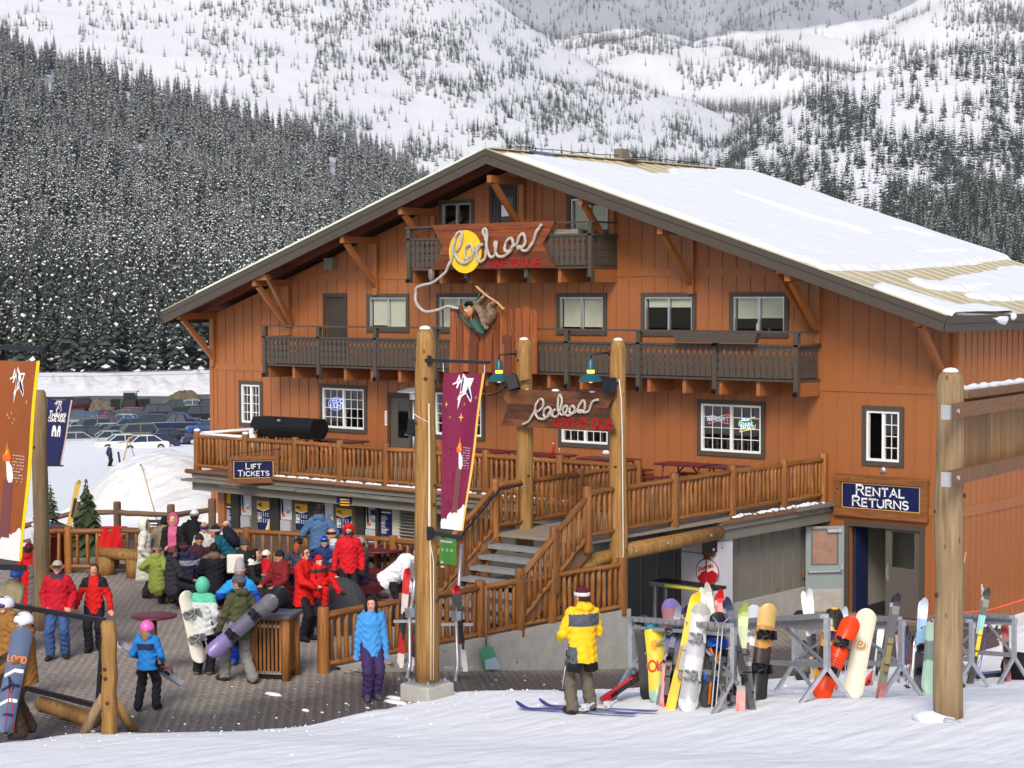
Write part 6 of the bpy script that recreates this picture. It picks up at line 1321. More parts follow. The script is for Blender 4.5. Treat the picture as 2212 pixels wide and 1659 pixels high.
# ------------------------------------------------------------------ lower left gate
g0 = onZ(238, 1586, .06); gp = tall_post('gate_post', 'short honey coloured gate post with bolts and props', (g0[0], g0[1], -.05), float(atD(238, 1338, depth(g0))[2]), .115, .11, POST, False, 21)
for (e, f_) in (((180,1588),(225,1500)), ((288,1577),(243,1510))):
    a = onZ(*e, .02); bq = atD(*f_, depth(g0)); MB().tube([tuple(a), (bq[0], bq[1], bq[2])], .075, 10).build('prop', POSTG if e[0] < 200 else POST, gp, True)
gt = thing('steel_gate', 'dark steel tube gate hinged to the short post', 'gate', (g0[0], g0[1], 0)); far = atD(-20, 1290, depth(g0)+4.6)
gd = depth(g0); A_, B_, C_, D_ = atD(225, 1341, gd), atD(212, 1525, gd), atD(-30, 1298, gd+3.4), atD(-30, 1464, gd+3.4)
for p, q in ((A_, C_), (A_, B_), (B_, D_), (C_, D_)): MB().bar(p, q, .055, .075).build('tube', flat('gate_black', (36,30,36), .4), gt)
a, c = onZ(90, 1520, .1), onZ(205, 1556, .1); tag(MB().tube([tuple(a-np.array([0,0,0.0])), tuple((a+c)/2), tuple(c)], [.12,.125,.12], 12).build('log', POST, None, True), 'honey brown log lying on the pavers behind the gate post', 'log')

# ------------------------------------------------------------------ ski racks
def rack(pl, pr, h, label, z0=0.0):
    A, B = gpx(*pl, z0), gpx(*pr, z0); t = thing('ski_rack', label, 'ski rack', (A+B)/2, 'galvanised ski racks on the snow'); d = V3(B-A); L = Vector((d.x, d.y, 0)).length; dd = Vector((d.x, d.y, 0)).normalized(); nn = Vector((-dd.y, dd.x, 0))
    for E in (V3(A), V3(B)):
        MB().bar(E+Vector((0,0,.42)), E+Vector((0,0,h)), .07, .07).build('post', MGALV, t)
        for s in (-1, 1): MB().bar(E+Vector((0,0,.45)), E+nn*(s*.36)+Vector((0,0,-.04)), .055, .055).build('foot', MGALV, t)
    a, c = V3(A), V3(B)
    for zz, w in ((h, .11), (h-.1, .05), (.48, .075)): MB().bar(a+Vector((0,0,zz)), c+Vector((0,0,zz)), .05 if zz != h else .03, w if zz != h else .04).build('rail', MGALV, t)
    MB().bar(a+Vector((0,0,h-.06))+nn*.06, c+Vector((0,0,h-.06))+nn*.06, .03, .08).build('rail', MGALV, t)
    n = int(L/.14)
    tm = MB().box2((-.045,-.09,-.03), (.045,.03,.03)).mesh('notch', MGALV); tm2 = MB().box2((-.006,-.1,-.035), (.006,.04,.06)).mesh('notch_divider', MGALV)
    rzz = math.atan2(dd.y, dd.x)
    for i in range(n): q = a+(c-a)*((i+.5)/n)+Vector((0,0,h+.025)); ob('notch', tm, t, q, (0,0,rzz)); 
    MB().bar(a+Vector((0,0,.5))+(c-a)*.02, a+(c-a)*.45+Vector((0,0,h-.1)), .035, .035).build('brace', MGALV, t); MB().bar(c+Vector((0,0,.5))-(c-a)*.02, c-(c-a)*.45+Vector((0,0,h-.1)), .035, .035).build('brace', MGALV, t)
    return A, B
rack((1364,1506),(1584,1534), 1.13, 'galvanised ski rack nearest the yellow jacketed skier', .1)
rack((1600,1490),(1786,1512), 1.13, 'galvanised ski rack left of the cream snowboard', .1)
rack((1716,1490),(1946,1505), 1.13, 'galvanised ski rack behind the orange and cream snowboards', .0)
rack((1985,1468),(2098,1485), 1.13, 'galvanised ski rack partly hidden by the weathered log post', .0)
rack((2062,1462),(2190,1474), 1.13, 'galvanised ski rack at the far right with yellow bindings', .0)
def frame_of(p0, p1):
    p0, p1 = V3(p0), V3(p1); a = (p1-p0); L = a.length; a.normalize(); n = (V3(CAM)-(p0+p1)/2); n = (n-a*n.dot(a)).normalized(); s = a.cross(n); return p0, a, n, s, L
def skimesh(L, mat, w=1.0, mbase=None):
    TS_ = [0,.03,.1,.25,.45,.65,.8,.88,.92,.945,.965,.98,.99,.997,1]; b = MB(); n = len(TS_)-1; vs = []
    for i in range(n+1):
        t = TS_[i]; wd = np.interp(t, [0,.04,.5,.88,.95,.965,.98,.99,.997,1], [.07,.085,.064,.098,.094,.086,.07,.05,.028,.008])*w; z = .1*max(0, (t-.9)/.1)**1.7+.008*max(0, 1-t/.06); th = .016 if t < .88 else .009
        for x, zz in ((-wd/2, z), (wd/2, z), (wd/2, z+th), (-wd/2, z+th)): vs.append((x, t*L, zz))
    b.add(vs, [(i*4+j, i*4+(j+1) % 4, (i+1)*4+(j+1) % 4, (i+1)*4+j) for i in range(n) for j in range(4)]+[(3,2,1,0),(n*4,n*4+1,n*4+2,n*4+3)]); return b.mesh('ski', mat, False)
def stripes(name, cols, scale=1.0, seed=0):
    """printed top sheet: bands of colour along the board's length (local Y)"""
    if name in _mats: return _mats[name]
    m = bpy.data.materials.new(name); m.use_nodes = True; nt = m.node_tree; N, L = nt.nodes, nt.links; b = N['Principled BSDF']; b.inputs['Roughness'].default_value = .3
    tc = N.new('ShaderNodeTexCoord'); nz = N.new('ShaderNodeTexNoise'); nz.inputs['Scale'].default_value = 5+seed; L.new(tc.outputs['Object'], nz.inputs['Vector']); sp = N.new('ShaderNodeSeparateXYZ'); L.new(tc.outputs['Object'], sp.inputs[0])
    ma = N.new('ShaderNodeMath'); ma.operation = 'MULTIPLY_ADD'; ma.inputs[1].default_value = .22; L.new(nz.outputs['Fac'], ma.inputs[0]); L.new(sp.outputs['Y'], ma.inputs[2])
    mr = N.new('ShaderNodeMath'); mr.operation = 'DIVIDE'; mr.inputs[1].default_value = 1.75*scale; L.new(ma.outputs[0], mr.inputs[0])
    cr = N.new('ShaderNodeValToRGB'); cr.color_ramp.interpolation = 'CONSTANT'; cols = list(cols)*(2 if len(cols) == 1 else 1); ramp_set(cr, [(i/len(cols), lin(c)) for i, c in enumerate(cols)])
    L.new(mr.outputs[0], cr.inputs['Fac']); L.new(cr.outputs['Color'], b.inputs['Base Color']); _mats[name] = m; return m
MBIND = flat('binding_black', (30,30,34), .4); MBINDS = flat('binding_silver', (150,150,152), .35, metal=.4)
def binding(parent, M4, y, mat=MBIND):
    b = MB(); b.box((0, y, .035), (.07, .26, .04)); b.box((0, y+.15, .06), (.075, .08, .07)); b.box((0, y-.12, .07), (.07, .1, .09)); b.bar((0, y-.2, .08), (0, y-.28, .13), .05, .02); o = b.build('binding', mat, None); o.parent = parent; o.matrix_basis = Matrix.Identity(4); return o
def ski_pair(tail, tip, label, c1, L=None, gap=.05, d0=None, bind=MBIND, flip=False, split=0.0, w=1.0, group='skis standing in the racks'):
    """a pair of skis from tail to tip; each ski is a part with its binding"""
    p0, a, n, s, LL = frame_of(tail, tip); L = L or LL
    t = thing('ski_pair', label, 'skis', p0, group); rs = random.Random(label)
    for k in (-1, 1):
        nn = n if k == 1 else -n
        if flip: nn = s*k
        aa = (a+s*split*k).normalized(); nn = (nn-aa*nn.dot(aa)).normalized(); ss = aa.cross(nn)
        M4 = Matrix((ss, aa, nn)).transposed().to_4x4(); M4.translation = p0+n*(.025*k)+s*(.02*k)
        o = bpy.data.objects.new('ski', skimesh(L*(1 if k == 1 else .985), c1, w)); COL.objects.link(o); o.parent = t; o.matrix_parent_inverse = wmat(t).inverted(); o.matrix_basis = M4; binding(o, M4, L*.45, bind)
    return t
def boardmesh(L, W, mat, mat2=None):
    b = MB(); n = 22; vs = []
    for i in range(n+1):
        t = .5-.5*math.cos(PI*i/n); e = min(t, 1-t)*L; wd = W*(1-.12*math.sin(PI*t)) if e > W*.5 else W*math.sqrt(max(0.0, 1-((W*.55-e)/(W*.55))**2))
        z = .06*max(0, (.17-min(t, 1-t))/.17)**1.6
        for x, zz in ((-wd/2, z), (0, z), (wd/2, z), (wd/2, z+.013), (0, z+.013), (-wd/2, z+.013)): vs.append((x, t*L, zz))
    m = 6; b.add(vs, [(i*m+j, i*m+(j+1) % m, (i+1)*m+(j+1) % m, (i+1)*m+j) for i in range(n) for j in (2, 3, 4, 5)], 0); b.add(vs, [(i*m+j, i*m+(j+1) % m, (i+1)*m+(j+1) % m, (i+1)*m+j) for i in range(n) for j in (0, 1)], 1)
    return b.mesh('deck', [mat, mat2 or mat], True)
def sb_binding(t, M4, y, mat, hb=None):
    b = MB(); r_ = Matrix.Rotation(R(12), 3, 'Z')
    b.box((0, y, .03), (.24, .11, .025), 0, r_); b.box((.1, y, .12), (.03, .13, .2), 0, r_); b.tube([(-.1, y-.05, .05), (-.06, y-.05, .12), (.02, y, .15), (-.06, y+.05, .12), (-.1, y+.05, .05)], .016, 6); b.tube([(.0, y-.06, .05), (.03, y-.05, .13), (.06, y+.05, .13), (.0, y+.06, .05)], .018, 6)
    o = b.build('binding', mat, None); o.parent = t; o.matrix_parent_inverse = wmat(t).inverted(); o.matrix_basis = M4; return o
def snowboard(tail, tip, label, top, base=None, W=.28, face=1, bind=MBIND, bindings=True, roll=0.0, group='snowboards standing in the racks', L=None):
    p0, a, n, s, LL = frame_of(tail, tip); L = L or LL; t = thing('snowboard', label, 'snowboard', p0, group)
    nn = (n*math.cos(roll)+s*math.sin(roll))*face; ss = a.cross(nn); M4 = Matrix((ss, a, nn)).transposed().to_4x4(); M4.translation = p0
    o = bpy.data.objects.new('deck', boardmesh(L, W, top, base)); COL.objects.link(o); o.parent = t; o.matrix_parent_inverse = wmat(t).inverted(); o.matrix_basis = M4
    if bindings:
        for k in (.34, .68): sb_binding(t, M4, L*k, bind)
    return t, M4, L
def stand(bot, top, lean=.25, z0=0.1, sink=.03):
    B = gpx(*bot, z0); B = B-np.array([0,0,sink]); D = depth(B); return B, atD(*top, D+lean)
S = stand
K = lambda n, *c: stripes(n, c)
# first rack
p = S(c5(340,1405), c5(255,400)); snowboard(*p, 'plain black snowboard at the left end of the first rack', flat('board_black', (26,26,30), .35), face=-1, bindings=True)
p = S(c5(445,1430), c5(375,500)); sbt, M4, L = snowboard(*p, 'snowboard with blue sun and yellow print in the first rack', stripes('sun_board', [(150,190,170),(226,200,70),(226,200,70),(230,206,60),(50,130,150),(46,120,146)]), stripes('sun_board', [(150,190,170)]), bindings=False)
b = MB(); pl = [(.0+.07*math.cos(a)*(1 if i % 2 else .65), L*.72+.1*math.sin(a)*(1 if i % 2 else .65), .02) for i, a in enumerate(np.linspace(0, 2*PI, 19)[:-1])]; b.add(pl, [tuple(range(18))]); o = b.build('printed_sun', flat('sun_orange', (240,150,40)), None); o.parent = sbt; o.matrix_parent_inverse = wmat(sbt).inverted(); o.matrix_basis = M4
b, _ = text('OK', .15, .03, lambda x, y, d: (x*.8, L*.40+y, .016+d), .002, 0, .15); o = b.build('printed_letters', flat('print_red', (200,40,40)), None); o.parent = sbt; o.matrix_parent_inverse = wmat(sbt).inverted(); o.matrix_basis = M4
p = S(c5(690,1440), c5(575,215)); snowboard(*p, 'purple patterned snowboard behind the yellow skis', stripes('purple_board', [(96,24,40),(60,22,30),(110,112,120),(120,110,150),(150,100,110),(118,100,160)], 1, 9), bindings=True, bind=MBIND)
p = S(c5(450,1470), c5(665,285)); ski_pair(*p, 'grey blue skis crossing the sun snowboard', stripes('grey_blue_ski', [(110,108,120),(150,150,160),(104,108,130),(140,144,160)]))
p = S(c5(500,1480), c5(548,895)); ski_pair(*p, 'short red skis with white print left of the yellow pair', stripes('red_ski', [(190,20,26),(196,24,28),(40,20,22),(200,30,30),(214,70,50)]))
p = S(c5(568,1525), c5(890,135)); ski_pair(*p, 'bright yellow skis leaning on the first rack', stripes('yellow_ski', [(232,192,40),(226,184,40),(170,140,40),(236,200,44),(240,206,40)]), bind=MBINDS, w=1.15)
p = S(c5(770,1535), c5(950,270)); snowboard(*p, 'white marbled snowboard with grey bindings in the first rack', stripes('marble_board', [(206,206,206),(170,170,172),(214,214,214),(186,186,190),(206,206,206),(172,170,166)], 1, 14), bind=MBINDS)
p = S(c5(1240,1405), c5(968,40), .4); ski_pair(*p, 'white and brown skis with tall tips behind the marbled board', stripes('white_brown_ski', [(214,206,196),(150,110,90),(206,200,190)]), split=.015)
p = S(c5(1210,1400), c5(1148,112), .4); ski_pair(*p, 'red tipped skis behind the black snowboard', stripes('red_tip_ski', [(150,30,40),(40,30,34),(206,30,36),(210,30,36)]))
p = S(c5(1010,1490), c5(1140,370)); sbt, M4, L = snowboard(*p, 'black snowboard with blue and orange bindings in the first rack', flat('board_dark', (38,40,48), .35), bind=flat('binding_blue', (40,96,200), .4), roll=.35)
b = MB(); b.tube([(-.08,L*.62,.06),(.0,L*.5,.09),(-.02,L*.3,.08),(.0,L*.05,.05)], .022, 6); b.tube([(.08,L*.6,.06),(.0,L*.42,.09)], .02, 6); o = b.build('leash', flat('orange_strap', (232,110,30)), None, True); o.parent = sbt; o.matrix_parent_inverse = wmat(sbt).inverted(); o.matrix_basis = M4
p = S(c5(1080,1560), c5(1180,420)); ski_pair(*p, 'thin silver edged skis beside the black snowboard', flat('silver_edge_ski', (170,170,170), .3), w=.6, flip=True)
p = S(c5(1540,1520), c5(1225,200), .3); ski_pair(*p, 'dark navy skis leaning right across the rack end', stripes('navy_ski', [(40,40,48),(30,34,46),(50,54,70),(36,42,74)]))
p = S(c5(1240,1420), c5(1300,810), .0); ski_pair(*p, 'slim white skis against the rack end post', flat('white_ski', (206,206,204), .3), w=.6)
p = S(c5(1400,1540), c5(1440,280), .5); ski_pair(*p, 'green and black skis behind the rack end post', stripes('green_ski', [(190,24,30),(40,40,40),(120,140,60),(150,170,70)]))
# fallen red skis beside the skier
a = gpx(1300, 1522, .3); c = atD(1402, 1446, depth(a)+.3); ski_pair(a+np.array([0,0,.05]), c, 'red skis tipped over against the first rack', stripes('red_ski2', [(170,20,34),(190,26,40),(60,20,30),(186,24,40),(210,200,204)]), group=None)
# second rack
p = S(c6(15,1330), c6(98,310), .3); snowboard(*p, 'pale grey snowboard left of the tan one', stripes('pale_board', [(150,60,56),(120,90,84),(206,206,210),(196,198,204)], 1, 5), bind=MBINDS)
p = S(c6(120,1510), c6(272,290)); snowboard(*p, 'tan topped black snowboard with black bindings', stripes('tan_board', [(34,34,38),(36,36,40),(60,48,44),(196,140,70),(214,176,108),(214,176,108)]), roll=.3)
p = S(c6(700,1260), c6(672,362), .5); snowboard(*p, 'black round nosed snowboard behind the white skis', flat('board_black', (26,26,30)), face=-1, bindings=False)
p = S(c6(885,1400), c6(750,105), .3); ski_pair(*p, 'white skis with crossed tips by the open door', stripes('white_print_ski', [(206,200,200),(190,160,120),(60,60,70),(220,220,222),(226,224,226)]), split=.02)
p = S(c6(1000,1290), c6(705,770), .3); ski_pair(*p, 'dark grey skis leaning against the rack brace', flat('dark_ski', (52,54,62), .35), w=.8)
p = S(c6(930,1440), c6(1115,345), .35); snowboard(*p, 'mustard yellow snowboard with black figure print', stripes('mustard_board', [(214,150,20),(216,152,22),(50,40,24),(218,156,24),(40,34,24),(222,160,30)], 1, 3), W=.29, bind=flat('binding_purple', (70,50,90)))
p = S(c6(1190,1400), c6(1228,345), .4); ski_pair(*p, 'pale blue white skis between the yellow and orange boards', flat('pale_ski', (196,206,224), .3))
p = S(c6(905,1480), c6(1345,462)); sbt, M4, L = snowboard(*p, 'orange red snowboard with black bindings leaning right', flat('board_orange', (232,66,16), .3), W=.29)
b = MB()
for i in range(5):
    for j in range(4): b.box((-.05+.035*j, L*.5-.035*i, .0155), (.026,.022,.003))
o = b.build('print', flat('print_dark_orange', (170,36,12)), None); o['kind'] = 'stuff'; o.parent = sbt; o.matrix_parent_inverse = wmat(sbt).inverted(); o.matrix_basis = M4
p = S(c6(1320,1475), c6(1525,360)); sbt, M4, L = snowboard(*p, 'cream snowboard with tan round logo facing the camera', flat('board_cream', (232,226,200), .35, var=.04, scale=4), W=.30, bindings=False)
for (cx_, cy_, r_, col) in ((.0,.60,.09,'tan'),(.0,.60,.082,'cream'),(.0,.595,.07,'tan'),(-.015,.615,.052,'cream'),(-.018,.618,.045,'tan'),(-.03,.628,.026,'cream'),(-.03,.629,.02,'tan')):
    zz_ = .0145+.001*(.1-r_)*10; b = MB(); b.add([(cx_+r_*math.cos(a), L*cy_+r_*math.sin(a), zz_+.003) for a in np.linspace(0, 2*PI, 25)[:-1]], [tuple(range(24))]); o = b.build('logo_ring', flat('logo_tan', (176,142,90)) if col == 'tan' else flat('board_cream', (232,226,200))); o.parent = sbt; o.matrix_parent_inverse = wmat(sbt).inverted(); o.matrix_basis = M4
# third rack and beyond
p = S(c7(85,1355), c7(285,148)); ski_pair(*p, 'dark skis with gold bindings right of the cream board', stripes('dark_gold_ski', [(130,60,50),(90,90,60),(60,60,64),(50,48,60),(44,40,52)]), bind=flat('binding_gold', (120,110,60), .35))
a, c = S(c6(1460,1330), c7(150,900), .2); ski_pair(a, c, 'blue and red skis fallen behind the cream snowboard', stripes('blue_red_ski', [(190,40,40),(90,130,200),(60,110,190)]), bind=flat('binding_red', (170,30,30)))
p = S(c7(520,1255), c7(592,205), .3); ski_pair(*p, 'blue and white topped skis left of the weathered post', stripes('bluewhite_ski', [(90,80,100),(206,206,214),(150,180,214),(206,214,226)]), w=1.3)
p = S(c7(540,1275), c7(575,520), .1); snowboard(*p, 'dark grey snowboard with black bindings left of the weathered post', stripes('greyp_board', [(90,84,96),(60,50,64),(150,190,220),(60,50,60)], .9, 7), roll=.8)
p = S(c7(645,1290), c7(712,430), .1); snowboard(*p, 'mint green snowboard half hidden by the weathered post', stripes('mint_board', [(168,200,178),(166,198,176),(120,130,126),(170,202,180),(150,40,46)], .9, 6), roll=.4, bindings=False)
p = S(c7(1120,1190), c7(1325,85), .3); ski_pair(*p, 'black skis with yellow bindings in the far right rack', stripes('black_teal_ski', [(40,30,36),(50,40,46),(60,56,64),(130,190,190),(60,70,60)]), bind=flat('binding_yellow', (226,200,40), .4))
p = S(c7(1560,1160), c7(1520,440), .3); ski_pair(*p, 'red and white skis at the far right rack end', stripes('redwhite_ski', [(120,30,50),(130,40,60),(170,40,50),(220,214,214)]))
a, c = gpx(*c7(1175,1125), 0), gpx(*c7(1600,1095), 0); ski_pair(a+np.array([0,0,.05]), c+np.array([0,0,.05]), 'purple skis lying on the snow under the far rack', stripes('purple_ski', [(110,110,170),(140,130,190),(90,96,150)]), group=None)
p = gpx(*c7(1690,1130), 0); b = MB(); b.ball((p[0], p[1], p[2]+.2), (.35,.25,.28), 12, 8); tag(b.build('bag', flat('bag_black', (30,24,34), .8), None, True), 'black bag lying on the snow at the right edge', 'bag')
def pole(p0, p1, label, mat, group='ski poles left at the racks'):
    p0, a, n, s, L = frame_of(p0, p1); t = thing('ski_pole', label, 'ski pole', p0, group); P = lambda k, o=Vector(): tuple(p0+a*(L*k)+o)
    MB().tube([P(0), P(.86)], [.005,.009], 6).build('shaft', mat, t, True); MB().tube([P(.86), P(.9), P(1)], [.016,.018,.02], 8).build('grip', MBLACK, t, True); MB().lathe([(.045,0),(.04,.01)], 10, P(.06)).build('basket', MBLACK, t); MB().tube([P(.97), P(.9, s*.05), P(.78, s*.04), P(.84)], .007, 5).build('strap', MBLACK, t, True); return t
for (b0, t0, lb, col) in ((c7(390,1240),c7(405,520),'pair pole with blue shaft left of the weathered post',(80,80,150)),(c7(410,1250),c7(470,640),'red banded ski pole left of the weathered post',(150,40,50)),(c7(1210,1155),c7(1345,440),'blue ski pole leaning in the far right rack',(90,100,180)),(c7(1180,1010),c7(1440,520),'purple ski pole slanting in the far right rack',(80,60,130)),(c5(1300,1480),c5(1330,520),'ski pole with red strap at the first rack end',(190,190,190)),(c5(1270,1500),c5(1420,590),'ski pole slanting behind the first rack end',(170,60,60))):
    p = S(b0, t0, .2); pole(*p, lb, flat('pole_%d%d%d' % col, col, .35))
# ------------------------------------------------------------------ tube stands with skis beside the walkway post
def tube_stand(px, label, lean):
    (bx, by), (txp, typ) = px; B = onZ(bx, by, -.1); B[2] = float(walk_z(B[1])); D = depth(B); T = atD(txp, typ, D+.3)
    t = thing('ski_stand', label, 'ski stand', B); fwv = V3(_f); fwv.z = 0; fwv.normalize(); rv = V3(_r0)
    M_ = V3(B)
    for s in (-1, 1): MB().tube([M_+fwv*(s*.45)+Vector((0,0,.03)), M_+fwv*(s*.16)+Vector((0,0,.06)), M_+fwv*(s*.06)+rv*.03+Vector((0,0,.25)), M_+rv*(.05*lean)+fwv*(s*.04)+Vector((0,0,1.05))], .03, 10).build('leg', MGALV, t, True)
    MB().tube([M_+rv*(.05*lean)+Vector((0,0,1.0)), V3(T)], .032, 10).build('mast', MGALV, t, True); MB().box(M_+rv*(.05*lean)+Vector((0,0,1.1)), (.12,.12,.16)).build('clamp', MGALV, t)
    MB().bar(M_-rv*.25+Vector((0,0,.95)), M_+rv*.3+Vector((0,0,.95)), .03, .05).build('cross_arm', MGALV, t); MB().bar(M_-rv*.2+Vector((0,0,.2)), M_+rv*.3+Vector((0,0,.2)), .03, .04).build('cross_arm', MGALV, t)
    return B, D
B, D = tube_stand(((882,1452),(905,1190)), 'bent galvanised ski stand left of the walkway post', .6); ski_pair(B+V3(_r0)*-.0+np.array([0,0,0]) if 0 else atD(864,1442,D), atD(880,1225,D+.1), 'white and red rental skis on the left tube stand', stripes('rental_ski', [(214,206,200),(180,30,36),(60,60,64),(206,200,198),(196,30,36)]), w=.9, group=None); ski_pair(atD(884,1448,D), atD(913,1300,D+.1), 'short red rental skis on the left tube stand', stripes('rental_ski', [(214,206,200)]), w=.9, group=None)
B, D = tube_stand(((985,1445),(997,1175)), 'bent galvanised ski stand right of the walkway post', .2); ski_pair(atD(1003,1450,D), atD(984,1262,D), 'red nosed rental skis standing right of the walkway post', stripes('rental_ski2', [(214,206,204),(206,200,200),(190,30,36),(40,40,44),(60,60,64),(196,26,32)]), w=1.1, group=None)
# green board sign, snow shovel
q = onY(967, 1190, -16.0); b = MB(); y = -15.9; a, c = onY(950, 1160, y), onY(985, 1221, y); t = thing('green_sign', 'green notice board with white print behind the walkway post', 'sign', (a[0], y, c[2])); MB().box2((a[0], y-.01, c[2]), (c[0], y+.01, a[2])).build('board', flat('sign_green', (96,168,72), .45), t)
for i, ww in ((0, .8), (5, .25), (6, .3)): MB().box2((a[0]+.03, y-.014, a[2]-.08-.07*i), (a[0]+(c[0]-a[0])*ww, y-.0105, a[2]-.045-.07*i)).build('print', WHITEP, t)
for i in range(3): MB().lathe([(.03,0),(.03,.003)], 10, (a[0]+.07+.1*i, y-.011, a[2]-.2), 0, Matrix.Rotation(PI/2, 3, 'X')).build('print', flat('print_pale', (190,206,190)), t)
MB().bar((a[0]+.05, y+.03, a[2]), (PA[0]+.1, PA[1]+.25, a[2]+.15), .03, .03).build('bracket', MDARKSTEEL, t)
D = depth(onX(1055, 1440, -2.95)); t = thing('snow_shovel', 'green scoop snow shovel with wooden shaft against the kerb wall', 'shovel', onX(1057, 1445, -2.95))
MB().tube([onX(1050, 1265, -3.05), onX(1050, 1398, -3.0)], [.018,.02], 8).build('shaft', BOARDV, t, True)
bl = [onX(px, py, -2.97) for px, py in ((1041,1396),(1061,1396),(1078,1440),(1076,1445),(1046,1446),(1036,1410))]; b = MB(); b.extr(bl, (.03, 0, 0)); b.build('scoop', stripes('scoop', [(70,150,110)]), t); b = MB(); b.extr([onX(px, py, -2.96) for px, py in ((1047,1425),(1068,1420),(1077,1441),(1075,1445),(1047,1446))], (.04, 0, 0)); b.build('worn_lip', flat('worn_lip', (176,186,196), .4), t)
# black speaker on the walkway post, bottle at the right post
c = onY(895, 924, -17.0); t = thing('loudspeaker', 'black loudspeaker fixed to the left of the walkway post', 'speaker', c); MB().box(c, (.16,.16,.24), 0, Matrix.Rotation(.2, 3, 'Y')).build('cabinet', flat('speaker_black', (30,32,40)), t); MB().bar(c, (PA[0]-.1, PA[1], c[2]), .03, .03).build('bracket', MBLACK, t)
p = gpx(2040, 1561, .7); b = MB(); b.lathe([(.03,0),(.033,.01),(.033,.14),(.013,.19),(.013,.21)], 12, (p[0], p[1], p[2]+.03), 0, Matrix.Rotation(PI/2, 3, 'Y')); tag(b.build('plastic_bottle', M('clear_plastic', (.7,.75,.8), .1, var=0, trans=.7), None, True), 'clear plastic bottle lying in the snow at the post foot', 'bottle')
b = MB(); b.ball((G0[0]-.12, G0[1]-.12, G0[2]+.0), (.3,.2,.09), 12, 6); tag(b.build('snow_clump', MSNOWCAP, None, True), 'clump of snow at the foot of the weathered post', 'snow', kind='stuff')
# orange rope and bamboo canes
rp_ = [onX(px, py, x) for px, py, x in ((2062,1323,.6),(2100,1322,.7),(2135,1318,.9),(2165,1310,1.2),(2212,1295,1.5),(2250,1282,1.8))]; tag(MB().tube([tuple(q) for q in smooth(rp_, 3)], .02, 6).build('rope', flat('orange_rope', (236,96,56)), None, True), 'orange rope strung along the snow bank by the side wall', 'rope')
def cane(p0, p1, lb, col=(186,150,96), r=.014): tag(MB().tube([tuple(p0), tuple(p1)], r, 6).build('cane', flat('bamboo', col), None, True), lb, 'cane')
p = onX(2064, 1310, .8); cane(p, atD(2087, 1192, depth(p)), 'thin bamboo cane leaning by the right log post')
b = MB(); p = onX(2118, 1330, .9); q = atD(2120, 1262, depth(p)); b.tube([tuple(p), tuple((V3(p)+V3(q))/2+V3(_r0)*.03), tuple(q)], .014, 6); b.tube([tuple(q), tuple(V3(q)+V3(_r0)*.06-Vector((0,0,.2))), tuple(V3(q)+V3(_r0)*.02-Vector((0,0,.6)))], .02, 6); tag(b.build('knotted_rope', flat('old_rope', (180,174,164)), None, True), 'grey knotted rope on a cane behind the far rack', 'rope')

# more skis and poles crowding the racks
for i, (x0, y0, x1, y1, fn, col, lb) in enumerate(((620,1400,760,300,c5,(60,54,70),'plum skis between the yellow pair and the purple board'),(860,1420,800,600,c5,(30,30,34),'black skis behind the marbled board'),(1180,1380,1260,460,c5,(170,166,160),'pale grey skis at the right of the first rack'),(1330,1350,1290,640,c5,(60,64,90),'blue grey skis at the first rack end'),(1460,1440,1400,620,c5,(50,46,50),'charcoal skis right of the first rack end'),(60,1560,-10,900,c6,(44,40,48),'dark skis leaning left of the tan board'),(1150,1380,1250,700,c6,(200,60,50),'coral skis behind the orange board'),(1600,1330,1700,560,c6,(90,96,110),'slate skis right of the cream board'),(330,1180,300,560,c7,(70,60,110),'indigo skis behind the third rack'),(470,1190,520,640,c7,(140,136,140),'grey skis left of the dark grey snowboard'))):
    ski_pair(*S(fn(x0, y0), fn(x1, y1), .3), lb, stripes('mix_ski_%d' % i, [col, tuple(min(255, k+50) for k in col), (206,204,200) if i % 2 else (120,30,36), col]), w=.85)
